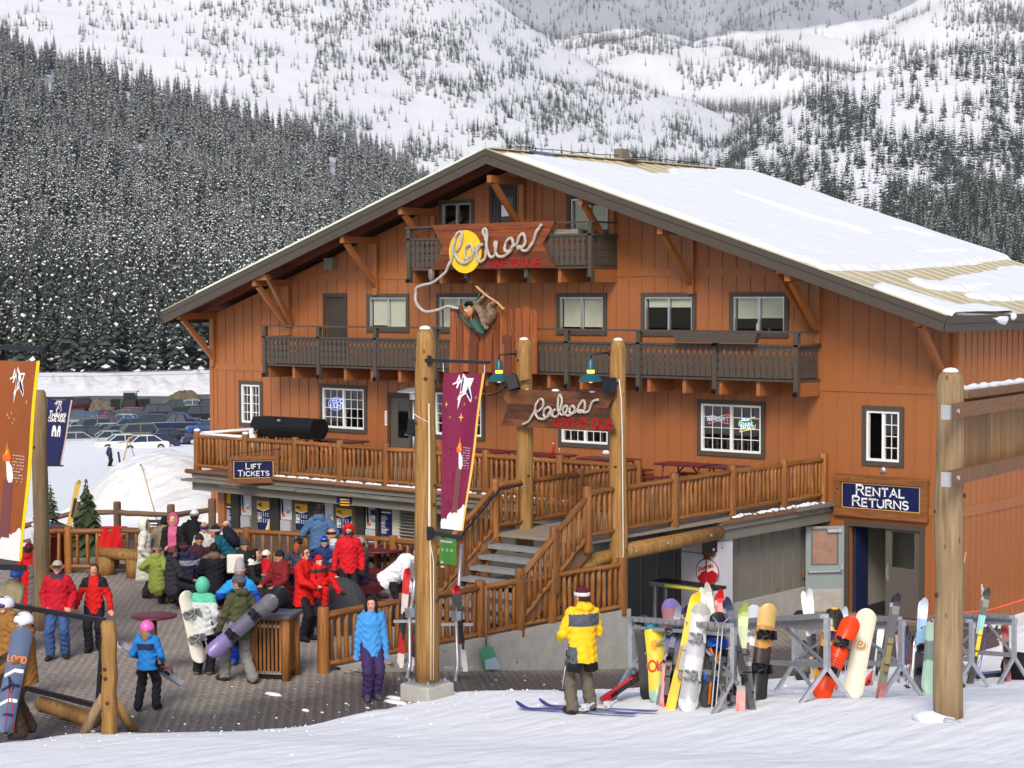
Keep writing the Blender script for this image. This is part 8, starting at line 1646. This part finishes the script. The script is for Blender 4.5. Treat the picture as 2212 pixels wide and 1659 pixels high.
person('person in red hooded jacket standing with head bowed', stands(753, 1129, 1.82), 6, 1.80, (204,24,36), (28,28,34), 2, (26,26,30), gl=(28,28,30), hood=(204,24,36), goggle=('on', (70,64,70)), lh=(-.27,.06,.86), rh=(.30,.06,.86), puff=1.16, hem=.05, head=(0, -24), h=.013)
b_ = stands(846, 1194, 1.43); person('person in white jacket and black cap bending over by the railing', b_, 75, 1.82, (232,230,234), (30,26,34), 2, (30,28,30), lean=48, hat=('cap', (38,38,44)), puff=1.25, hem=.08, lh=(-.18,.52,.78), rh=(.22,.5,.72), panel=(226,120,160), yoke=lambda c, r: (c[:, 0] < -.2) & (r < .3))
person('man in denim jacket and dark hat facing the ticket windows', stands(690, 1084, 1.92), 178, 1.88, (76,108,146), camo('camo_pants', (70,66,50), (40,40,34)), 1, hat=('beanie', (30,26,28)), hair=(60,40,30), puff=1.24, lh=(-.25,.25,1.15), rh=(.25,.25,1.15), face=False)
# --- far away
p = atD(237, 1034, 148.0); p[2] = gz(p[0], p[1]); person('distant skier in dark clothes standing below the snow heap', p, 60, 1.8, (58,54,84), (34,32,44), 0, hat=('beanie', (30,30,40)), h=.03, face=False)
tag(MB().tube([tuple(V3(p)+V3(_r0)*.85+Vector((0,0,.05))), tuple(V3(p)+V3(_r0)*.7+Vector((0,0,1.15)))], .09, 6).build('bag', flat('bag_dark', (40,38,46))), 'dark bag standing beside the distant skier', 'bag')
HAZE = 8.5e-5
# ================================================================== car park
ZP = -7.6
asph = M('asphalt', (.115,.11,.11), .8, var=.3, scale=.35, bump=.1)
c = [onZ(*q, ZP) for q in ((90,985),(520,1000),(520,872),(90,884))]; c = [atD(-400, 1010, 176), atD(1100, 1010, 176), atD(1100, 880, 268), atD(-400, 880, 268)]
b = MB(); b.extr([(q[0], q[1], ZP-.06) for q in c], (0, 0, .06)); tag(b.build('parking_lot', asph), 'grey asphalt car park beyond the snow', kind='structure')
CGL = flat('car_glass', (40,50,58), .08, spec=.7); TYRE = flat('tyre', (22,22,24), .8); CPAINT = flat('car_paint', (90,94,100), .25, spec=.6); LAMPW = flat('headlight', (214,218,220), .2); LAMPR = flat('tail_light', (150,20,20), .3)
def car_proto(kind):
    t = thing('parked_car', 'x', 'car', group='cars in the car park'); L, W2 = {'sedan': (4.6,.88), 'suv': (4.7,.93), 'pickup': (5.6,.98)}[kind]; z0, bl, rf = {'sedan': (.28,.92,1.42), 'suv': (.38,1.08,1.78), 'pickup': (.5,1.18,1.9)}[kind]
    h = L/2; prof = [(-h+.05,z0),(-h,z0+.3),(-h+.03,bl-.16),(-h+.15,bl-.04),(-.55,bl),(h-.2,bl-.02),(h-.02,bl-.15),(h,z0+.3),(h-.08,z0)]
    b = MB(); b.extr([(x, -W2, z) for x, z in prof], (0, 2*W2, 0)); o = b.build('body', CPAINT, t); m = o.modifiers.new('Bevel', 'BEVEL'); m.width = .09; m.segments = 2
    x0, x1, x2, x3 = {'sedan': (-1.25,-.55,.95,1.65), 'suv': (-1.2,-.6,1.9,2.25), 'pickup': (-1.05,-.4,.85,1.15)}[kind]; wb, wt = W2*.95, W2*.76
    lo = [(x0,-wb,bl-.02),(x3,-wb,bl-.02),(x3,wb,bl-.02),(x0,wb,bl-.02)]; hi = [(x1,-wt,rf),(x2,-wt,rf),(x2,wt,rf),(x1,wt,rf)]
    MB().add(lo+hi, [(0,1,5,4),(1,2,6,5),(2,3,7,6),(3,0,4,7)]).build('window', CGL, t)
    b = MB(); b.add([(x1-.03,-wt-.01,rf-.015),(x2+.03,-wt-.01,rf-.015),(x2+.03,wt+.01,rf-.015),(x1-.03,wt+.01,rf-.015)]+[(x1+.1,-wt+.1,rf+.05),(x2-.1,-wt+.1,rf+.05),(x2-.1,wt-.1,rf+.05),(x1+.1,wt-.1,rf+.05)], [(4,5,6,7),(0,1,5,4),(1,2,6,5),(2,3,7,6),(3,0,4,7)])
    for s in (-1, 1):
        for (xa, xb_) in ((x0,x1),(x3,x2),((x0+x3)/2,(x1+x2)/2)): b.bar((xa,s*wb,bl),(xb_,s*wt,rf),.06,.06)
    b.build('roof', CPAINT, t)
    for sx in (-1, 1):
        for s in (-1, 1): 
            wv = MB().lathe([(.2,-.1),(.34,-.1),(.34,.1),(.2,.1)], 14, (sx*h*.62, s*(W2-.06), .34), 0, Matrix.Rotation(PI/2, 3, 'X')).build('wheel', TYRE, t); MB().lathe([(.2,-.105),(.2,.105)], 10, (sx*h*.62, s*(W2-.06), .34), 0, Matrix.Rotation(PI/2, 3, 'X')).build('rim', MALU, wv)
            MB().box((sx*(h-.05), s*W2*.72, bl-.28), (.12,.34,.16)).build('headlight' if sx < 0 else 'tail_light', LAMPW if sx < 0 else LAMPR, t)
    if kind == 'pickup': MB().box2((1.2,-W2+.12,bl-.3),(h-.1,W2-.12,bl+.005)).build('bed', TYRE, t)
    return t, tree_of(t)
protos = {k: car_proto(k) for k in ('sedan', 'suv', 'pickup')}; used = set()
CN = {'black': (28,30,34), 'grey': (96,100,104), 'silver': (168,172,176), 'white': (222,224,226), 'red': (176,26,30), 'maroon': (110,24,34), 'blue': (40,84,150), 'navy': (34,44,78), 'green': (44,58,52), 'tan': (120,114,98)}
CARS = [(190,400,'suv','maroon',70),(180,540,'sedan','green',12),(250,640,'suv','blue',8),(500,650,'sedan','grey',10),(690,660,'sedan','maroon',170),(980,510,'sedan','red',-12),(880,550,'sedan','grey',-10),(960,620,'sedan','silver',170),(1320,510,'suv','black',12),(1640,450,'pickup','green',14),(1950,540,'suv','black',14),(2130,420,'suv','navy',14),(1880,385,'sedan','silver',10),(1700,590,'sedan','navy',170),(1400,615,'sedan','black',170),(950,690,'sedan','blue',22),(1210,690,'suv','navy',20),(1650,690,'pickup','navy',8),(200,735,'sedan','silver',32),(390,750,'suv','grey',30),(630,770,'sedan','silver',30),(780,800,'sedan','grey',30),(1030,840,'suv','tan',24),(160,810,'sedan','silver',24),(150,915,'sedan','silver',20),(440,880,'suv','black',196),(730,890,'sedan','silver',206),(860,950,'sedan','white',24),(1170,965,'sedan','white',30),(1330,945,'sedan','navy',30),(1500,860,'sedan','black',24),(2150,720,'sedan','blue',14),(2120,860,'sedan','navy',14),(560,560,'sedan','black',14),(1140,600,'sedan','navy',14)]
NM = {'sedan': 'saloon car', 'suv': 'tall estate car', 'pickup': 'pickup truck'}; base_rz = math.atan2(_r0[1], _r0[0]); seenl = {}
rowname = lambda y: 'in the back row by the snow bank' if y < 480 else 'in the far middle row' if y < 640 else 'in the near middle row' if y < 780 else 'in the row nearest the lodge'
for x, y, k, cn, hd in sorted(CARS, key=lambda q: q[1]):
    px, py = 135.5+.1471*x, 826.8+.1471*y+6; p = onZ(px, py, ZP)
    key = (cn, k, rowname(y)); n = seenl.get(key, 0); seenl[key] = n+1; lab = '%s %s %s' % (cn, NM[k], rowname(y)) + ('' if n == 0 else ', further along' if n == 1 else ', at its far end' if n == 2 else ', last one')
    r0, tr = protos[k]
    if k not in used: o = r0; o.location = (p[0], p[1], ZP); o.rotation_euler = (0, 0, base_rz+R(hd)); o['label'] = lab; used.add(k)
    else: o = copy_tree(r0, (p[0], p[1], ZP), base_rz+R(hd), lab, tr=tr)
    for k_ in o.children:
        if k_.name.startswith(('body', 'roof')): k_.material_slots[0].link = 'OBJECT'; k_.material_slots[0].material = flat('car_'+cn, CN[cn], .25, spec=.6)
def bank(u, v):
    U_, a = -200+900*u, 266+30*v; q = CAM+(atD(U_, 800, 1)-CAM)*a; e = math.sin(PI*min(1, v*1.15))**.8; n = float(fbm(u*26, v*3, 4, 7)); return (q[0], q[1], ZP-.2+e*(.9+2.3*n)+.7*e*float(fbm(u*90, v*12, 3, 9)))
tag(MB().grid(bank, 220, 16).build('snow_bank', MDIRTY, None, True), 'lumpy ploughed snow bank behind the car park', kind='structure')
# loader, dirt heaps, two walkers, wires
p = onZ(282, 891, ZP); lo_ = thing('loader', 'dark compact loader with two black buckets before the snow bank', 'loader', (p[0], p[1], ZP)); rr_ = V3(_r0); ff_ = V3((FWD2[0], FWD2[1], 0)); q = V3((p[0], p[1], ZP)); mk = Matrix((rr_, ff_, Vector((0,0,1)))).transposed()
MB().box(q+Vector((0,0,1.0)), (1.7,2.4,1.1), 0, mk).build('chassis', flat('loader_dark', (50,46,40)), lo_); MB().box(q+Vector((0,0,1.95)), (1.4,1.5,.9), 0, mk).build('cab', CGL, lo_); MB().box(q+Vector((0,0,2.5)), (1.8,1.8,.15), 0, mk).build('roof', flat('loader_roof', (190,192,196)), lo_)
for s in (-1, 1): MB().box(q+rr_*(1.75*s)+Vector((0,0,1.15)), (1.1,.9,.9), 0, mk).build('bucket', MBLACK, lo_); MB().bar(q+rr_*(.7*s)+Vector((0,0,1.4)), q+rr_*(1.5*s)+Vector((0,0,1.2)), .2, .2).build('arm', MDARKSTEEL, lo_); MB().lathe([(.5,-.2),(.5,.2)], 14, q+rr_*(.8*s)-ff_*.9+Vector((0,0,.5)), 0, mk @ Matrix.Rotation(PI/2, 3, 'Y')).build('wheel', TYRE, lo_)
for (u, v, sx, lb) in ((213,889,3.4,'brown dirt heap in front of the snow bank'), (398,868,3.0,'grey brown dirt heap on the right of the snow bank')):
    p = onZ(u, v, ZP); b = MB(); b.grid(lambda s, t: (p[0]+_r0[0]*sx*2*(s-.5)+FWD2[0]*3*(t-.5), p[1]+_r0[1]*sx*2*(s-.5)+FWD2[1]*3*(t-.5), ZP-.1+1.7*max(0, 1-(2*s-1)**2)*max(0, 1-(2*t-1)**2)*(.6+.7*float(fbm(s*6+u, t*6, 3, 2)))), 20, 14); tag(b.build('dirt_heap', M('dirt', (.13,.105,.075), .95, var=.5, scale=1.5, bump=.5), None, True), lb, 'heap', kind='stuff')
for u, v, jc, lb in ((228,915,(190,40,60),'tiny walker in red between parked cars'), (262,888,(40,110,70),'tiny walker in green beside the loader')):
    p = onZ(u, v+6, ZP); person(lb, (p[0], p[1], ZP), 80, 1.75, jc, (40,40,46), h=.04, face=False)
for i, (va, vb) in enumerate(((805,797),(813,806))): tag(MB().tube([tuple(atD(60+400*k/10, va+(vb-va)*k/10+2*math.sin(PI*k/10), 262)) for k in range(11)], .035, 4).build('power_line', flat('wire_grey', (150,150,150))), ('upper' if i == 0 else 'lower')+' power line stretched over the car park', 'wire', 'power lines over the car park')
# ================================================================== trees
TG = M('needles', (.058,.074,.062), .85, var=.5, scale=6); TGL = M('needles_sun_frost_tone', (.12,.128,.108), .85, var=.5, scale=5); TT = M('bark', (.09,.065,.045), .9, var=.3); TS = M('snow_on_branches', (.84,.85,.88), .8, var=.04)  # TGL: paler needle copy, sunlight and frost put into the colour
def conifer(seed, layers, nb, snow, rad=.17, droop=.35, green=TG, split=False, z0=.08):
    rs = np.random.RandomState(seed); v = []; f = []; mi = []
    def kite(a, b, c, d, m): n = len(v); v.extend([a, b, c, d]); f.append((n, n+1, n+2, n+3)); mi.append(m)
    for i in range(layers):
        z = z0+(.985-z0)*(i/(layers-1))**.92; r = rad*(1-z)**.85*rs.uniform(.75, 1.15)+.006; k = max(4, int(nb*(1-.5*z)))
        for j in range(k):
            a = 2*PI*(j+rs.rand())/k; rr = r*rs.uniform(.6, 1.2); ca, sa = math.cos(a), math.sin(a); zz = z+rs.uniform(-.015, .015); w = rr*rs.uniform(.24, .42)+.003; dz = rr*droop*rs.uniform(.5, 1.4)
            m_ = np.array([ca*rr*.62, sa*rr*.62, zz-dz*.35]); sd_ = np.array([-sa, ca, 0])*w; A_ = np.array([ca*.01, sa*.01, zz+.012]); T_ = np.array([ca*rr, sa*rr, zz-dz]); lw = np.array([0, 0, -w*.55])
            kite(A_, m_-sd_+lw, T_, m_+sd_+lw, 0)
            if rs.rand() < .5: kite(A_+[0,0,-.02], m_-sd_*.8+lw*2.2, T_+[0,0,-.02], m_+sd_*.3+lw*2.2, 0)
            if rs.rand() < snow:
                u = np.array([0, 0, .006+.007*rs.rand()]); k2 = rs.uniform(.4, .85); q_ = rs.uniform(.15, .45); a2 = A_*(1-q_)+T_*q_; kite(a2+u*.5, m_-sd_*k2+lw*.5+u, T_*.93+A_*.07+u*.7, m_+sd_*k2+lw*.5+u, 1)
    V_ = np.array(v); F_ = np.array(f); mi = np.array(mi); n = len(V_); tk = MB().tube([(0,0,-.02),(0,0,.97)], [.014,.002], 5)
    if split:
        c = npmesh('crown', V_, F_, False, mi); c.materials.append(green); c.materials.append(TS); return c, tk.mesh('trunk', TT)
    me = npmesh('tree', V_, F_, False, mi); me.materials.append(green); me.materials.append(TS); return me
def variants(name, specs):
    col = bpy.data.collections.new(name)
    for i, sp in enumerate(specs): o = bpy.data.objects.new('%s_source' % name, conifer(*sp[:-1], green=sp[-1])); col.objects.link(o)
    return col
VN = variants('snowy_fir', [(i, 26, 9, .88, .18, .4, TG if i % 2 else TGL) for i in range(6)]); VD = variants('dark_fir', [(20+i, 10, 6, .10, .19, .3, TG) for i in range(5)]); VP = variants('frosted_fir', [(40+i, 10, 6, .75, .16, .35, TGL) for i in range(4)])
def scatter(name, P, hs, col, label):
    me = bpy.data.meshes.new(name); me.vertices.add(len(P)); me.vertices.foreach_set('co', np.asarray(P, np.float32).ravel()); at_ = me.attributes.new('hs', 'FLOAT', 'POINT'); at_.data.foreach_set('value', np.asarray(hs, np.float32))
    o = tag(ob(name, me), label, 'forest', kind='stuff'); ng = bpy.data.node_groups.new(name, 'GeometryNodeTree'); ng.interface.new_socket('Geometry', in_out='INPUT', socket_type='NodeSocketGeometry'); ng.interface.new_socket('Geometry', in_out='OUTPUT', socket_type='NodeSocketGeometry'); N, L = ng.nodes, ng.links
    gi = N.new('NodeGroupInput'); go_ = N.new('NodeGroupOutput'); ip = N.new('GeometryNodeInstanceOnPoints'); ci = N.new('GeometryNodeCollectionInfo'); ci.inputs['Collection'].default_value = col; ci.inputs['Separate Children'].default_value = True; ci.inputs['Reset Children'].default_value = True
    na = N.new('GeometryNodeInputNamedAttribute'); na.data_type = 'FLOAT'; na.inputs['Name'].default_value = 'hs'; rv = N.new('FunctionNodeRandomValue'); rv.data_type = 'FLOAT_VECTOR'; rv.inputs[0].default_value = (-.03,-.03,0); rv.inputs[1].default_value = (.03,.03,6.28)
    L.new(gi.outputs[0], ip.inputs['Points']); L.new(ci.outputs[0], ip.inputs['Instance']); ip.inputs['Pick Instance'].default_value = True; L.new(na.outputs[0], ip.inputs['Scale']); L.new(rv.outputs[0], ip.inputs['Rotation']); L.new(ip.outputs[0], go_.inputs[0]); m = o.modifiers.new('scatter', 'NODES'); m.node_group = ng; return o
# ------------------------------------------------------------------ mountain sides
class Hill:
    def __init__(s, name, label, u0, u1, D0, D1, base, crest, mat, bump, nu=120, nt=90, seed=0, pw=1.0, back=.12):
        s.__dict__.update(locals()); s.bu, s.bv = zip(*base); s.cu, s.cv = zip(*crest)
        us = np.linspace(u0, u1, nu); ts = np.linspace(0, 1, nt); U_, T_ = np.meshgrid(us, ts); P = s.pt(U_, T_)
        cr = P[-1]; bk = cr+np.array([FWD2[0], FWD2[1], 0])*(D1*.15)-np.array([0, 0, D1*back]); P = np.concatenate([P, bk[None]], 0); ny, nx = P.shape[:2]; i = np.arange(nx*ny).reshape(ny, nx); f = np.stack([i[:-1,:-1].ravel(), i[:-1,1:].ravel(), i[1:,1:].ravel(), i[1:,:-1].ravel()], 1)
        me = npmesh(name, P.reshape(-1, 3), f, True); me.materials.append(mat); tag(ob(name, me), label, kind='structure')
    def pt(s, U_, T_):
        D = s.D0*(s.D1/s.D0)**T_; yb, yc = np.interp(U_, s.bu, s.bv), np.interp(U_, s.cu, s.cv); y = yb+(yc-yb)*T_**s.pw
        d = _f+_r*((U_[..., None]-CXP)/FPX)-_u*((y[..., None]-CYP)/FPX); P = CAM+d*D[..., None]; P[..., 2] += s.bump*D/1000*(fbm(P[..., 0]/(s.D1*.05), P[..., 1]/(s.D1*.05), 4, s.seed)-.5)*np.minimum(1, T_*8); return P
    def sow(s, n, mask, seed=0, tmax=1.0):
        rs = np.random.RandomState(seed); out = []
        while sum(map(len, out)) < n:
            U_ = rs.uniform(s.u0, s.u1, n*3); T_ = rs.uniform(0, tmax, n*3); D = s.D0*(s.D1/s.D0)**T_; y = np.interp(U_, s.bu, s.bv)+(np.interp(U_, s.cu, s.cv)-np.interp(U_, s.bu, s.bv))*T_**s.pw; ok = rs.rand(n*3) < mask(U_, y, T_); out.append(s.pt(U_[ok], T_[ok]))
        return np.concatenate(out)[:n]
MS = snowmat('mountain_snow', (.88,.885,.9), bs=.0); MFL = M('forest_floor_snow', (.5,.52,.55), .9, var=.35, scale=.02)
h1 = Hill('hill', 'forested hillside rising behind the car park', -250, 1100, 300, 1350, [(-250,856),(1100,866)], [(-250,20),(-80,40),(0,72),(82,135),(220,170),(388,228),(510,256),(633,292),(756,322),(880,372),(960,440),(1100,560)], MFL, 10, seed=1)
h2 = Hill('mountain', 'bare white mountainside with scattered small trees', -300, 1750, 1500, 3300, [(-300,330),(0,330),(500,420),(900,560),(1300,560),(1750,560)], [(-300,-130),(700,-130),(950,-60),(1054,-2),(1168,76),(1297,142),(1400,182),(1499,219),(1580,262),(1750,380)], MS, 9, 160, 110, 2)
h3 = Hill('hill', 'snowy hill with dark trees on the right', 1380, 2450, 620, 1600, [(1380,640),(2450,760)], [(1380,425),(1491,352),(1540,328),(1622,270),(1720,221),(1785,192),(1850,158),(1949,138),(2079,112),(2212,116),(2450,130)], MS, 7, 120, 80, 3)
h4 = Hill('mountain', 'far white terraces with frosted trees', 900, 2500, 3000, 4300, [(900,380),(2500,380)], [(900,30),(1200,62),(1400,40),(1500,72),(1640,58),(1700,40),(1850,38),(2000,6),(2212,-40),(2500,-60)], MS, 22, 140, 80, 4)
h5 = Hill('mountain', 'distant hazy forested mountainside closing the valley', 300, 2600, 4700, 6200, [(300,330),(2600,330)], [(300,-200),(2600,-200)], M('far_forest_floor', (.42,.44,.48), .9, var=.2, scale=.004), 80, 80, 60, 5)
# --- left forest: the nearest three hundred as single trees
P = h1.sow(4600, lambda U_, y, T_: np.clip(.28+.9*T_, 0, 1)*(fbm(U_/60, y/40, 3, 4) > .22), 1)
dd = np.array([depth(q) for q in P]); px = np.array([proj(q) for q in P]); hs = NR.uniform(13, 23, len(P))*(.85+.3*fbm(P[:, 0]/80, P[:, 1]/80, 2, 3))
edge = np.array([atD(u, 0, 1)-CAM for u in NR.uniform(-60, 700, 130)]); eD = NR.uniform(288, 325, 130); E_ = CAM+edge*eD[:, None]; E_[:, 2] = [gz(q[0], q[1])-.4 if d < 300 else -8.2 for q, d in zip(E_, eD)]
P = np.concatenate([E_, P]); hs = np.concatenate([NR.uniform(9, 17, 130), hs]); dd = np.concatenate([eD, dd]); px = np.concatenate([np.array([proj(q) for q in E_]), px])
vis = (px[:, 0] > -15) & (px[:, 0] < 480) & (px[:, 1] > 560); order = np.argsort(np.where(vis, dd, 1e9))[:300]; single = np.zeros(len(P), bool); single[order] = True
NT = [conifer(60+i, 22, 9, .16+.13*(i % 4), .165, .42, TG, True, .04) for i in range(8)]; places = ['behind the car park', 'above the snow bank', 'left of the lodge', 'on the lower hillside']
cnt = {}
for n, i in enumerate(sorted(order, key=lambda k: px[k][0])):
    u = px[i][0]; key = ('at the forest edge' if dd[i] < 330 else 'in the second rank' if dd[i] < 360 else 'in the third rank' if dd[i] < 400 else 'deeper in', 'behind the orange banner' if u < 95 else 'above the navy banner' if u < 165 else 'above the parked cars' if u < 330 else 'beside the lodge'); cnt[key] = cnt.get(key, 0)+1; k = cnt[key]; od = '%d%s' % (k, 'th' if 10 < k % 100 < 20 else {1: 'st', 2: 'nd', 3: 'rd'}.get(k % 10, 'th'))
    t = thing('fir_tree', '%s fir from the left %s %s' % (od, *key), 'tree', P[i], 'firs at the forest edge', NR.uniform(0, 6.28)); t.scale = (hs[i],)*3; c_, k_ = NT[NR.randint(8)]; ob('crown', c_, t, inherit=True); ob('trunk', k_, t, inherit=True)
m = ~single; scatter('forest', P[m], hs[m], VN, 'dense snow dusted conifer forest on the left hillside')
P = h2.sow(10500, lambda U_, y, T_: np.clip((fbm(U_/70, y/26, 4, 21)-.42)*5, .05, 1)*np.clip(.12+.9*np.exp(-((y-(U_-1000)*.36-150)/95)**2)+.55*(y > 250)+.12, 0, 1), 3); scatter('mountain_trees', P, NR.uniform(8, 17, len(P)), VD, 'small dark firs scattered over the white mountainside')
P = h3.sow(6800, lambda U_, y, T_: np.clip((fbm(U_/55, y/38, 4, 31)-.38)*6, .10, 1), 4); scatter('hill_trees', P, NR.uniform(8, 16, len(P)), VD, 'dark firs clumped over the right hill')
P = h3.sow(500, lambda U_, y, T_: (U_ > 1950)*1.0*(y > 360+(2212-U_)*.2), 9, .5); scatter('hill_trees', P, NR.uniform(10, 15, len(P)), VN, 'snow laden firs low on the right hill behind the roof')
P = h4.sow(8000, lambda U_, y, T_: np.clip((fbm(U_/90, y/22, 3, 41)-.44)*7, .03, 1), 5); scatter('mountain_trees', P, NR.uniform(16, 30, len(P)), VP, 'frosted firs on the far terraces')
P = h4.sow(500, lambda U_, y, T_: (U_ > 2040)*(y > 20)*(y < 112)*1.0, 6); scatter('mountain_trees', P, NR.uniform(14, 22, len(P)), VD, 'dark firs at the top right of the valley')
P = h5.sow(6000, lambda U_, y, T_: (y < 150)*1.0, 7); scatter('mountain_trees', P, NR.uniform(20, 34, len(P)), VP, 'far hazy trees at the head of the valley')
# --- young conifers behind the plaza fence, canes and skis in the snow
for (u, v, d, H_, sd_, lb, dr, rad) in ((108,1048,47,2.6,91,'young dark green fir growing behind the left plaza fence',.25,.34),(186,1036,46.5,2.7,92,'young drooping hemlock behind the left plaza fence',.8,.42)):
    q = atD(u, v, d); c_, k_ = conifer(sd_, 24, 16, .03, rad, dr, M('young_needles', (.055,.075,.03), .8, var=.4), True); t = thing('young_conifer', lb, 'tree', (q[0], q[1], q[2]-H_)); t.scale = (H_,)*3; ob('crown', c_, t, inherit=True); ob('trunk', k_, t, inherit=True)
ski_pair(atD(148, 1140, 45.5), atD(170, 1038, 45.8), 'yellow skis leaning behind the drooping hemlock', flat('olive_ski', (196,164,70), .35), group=None)
q = atD(260, 1022, 112); cane(q, atD(279, 944, 112), 'long cane with red ribbon standing in the snow', r=.05); q = atD(340, 1128, 58); cane(q, atD(306, 1004, 58), 'slanting cane in front of the snow heap', (160,120,90), .02)
tag(MB().tube([tuple(q) for q in smooth([atD(279, 950, 112), atD(290, 985, 95), atD(305, 1006, 60)], 5)], .02, 5).build('cord', flat('cord_dark', (70,60,60))), 'sagging cord between the two canes', 'cord')

# ================================================================== thin winter air
b = MB(); b.box2((-7500, -1500, -40), (7500, 9500, 1900)); hz = b.build('haze', M('unused_haze', (1,1,1), var=0)); hz['kind'] = 'stuff'; hz['label'] = 'thin pale winter haze filling the valley'
vm = bpy.data.materials.new('haze'); vm.use_nodes = True; N, L = vm.node_tree.nodes, vm.node_tree.links; N.remove(N['Principled BSDF']); pv = N.new('ShaderNodeVolumePrincipled'); pv.inputs['Color'].default_value = (.92,.95,1,1); pv.inputs['Density'].default_value = HAZE; pv.inputs['Anisotropy'].default_value = .2; L.new(pv.outputs[0], N['Material Output'].inputs['Volume']); hz.data.materials[0] = vm
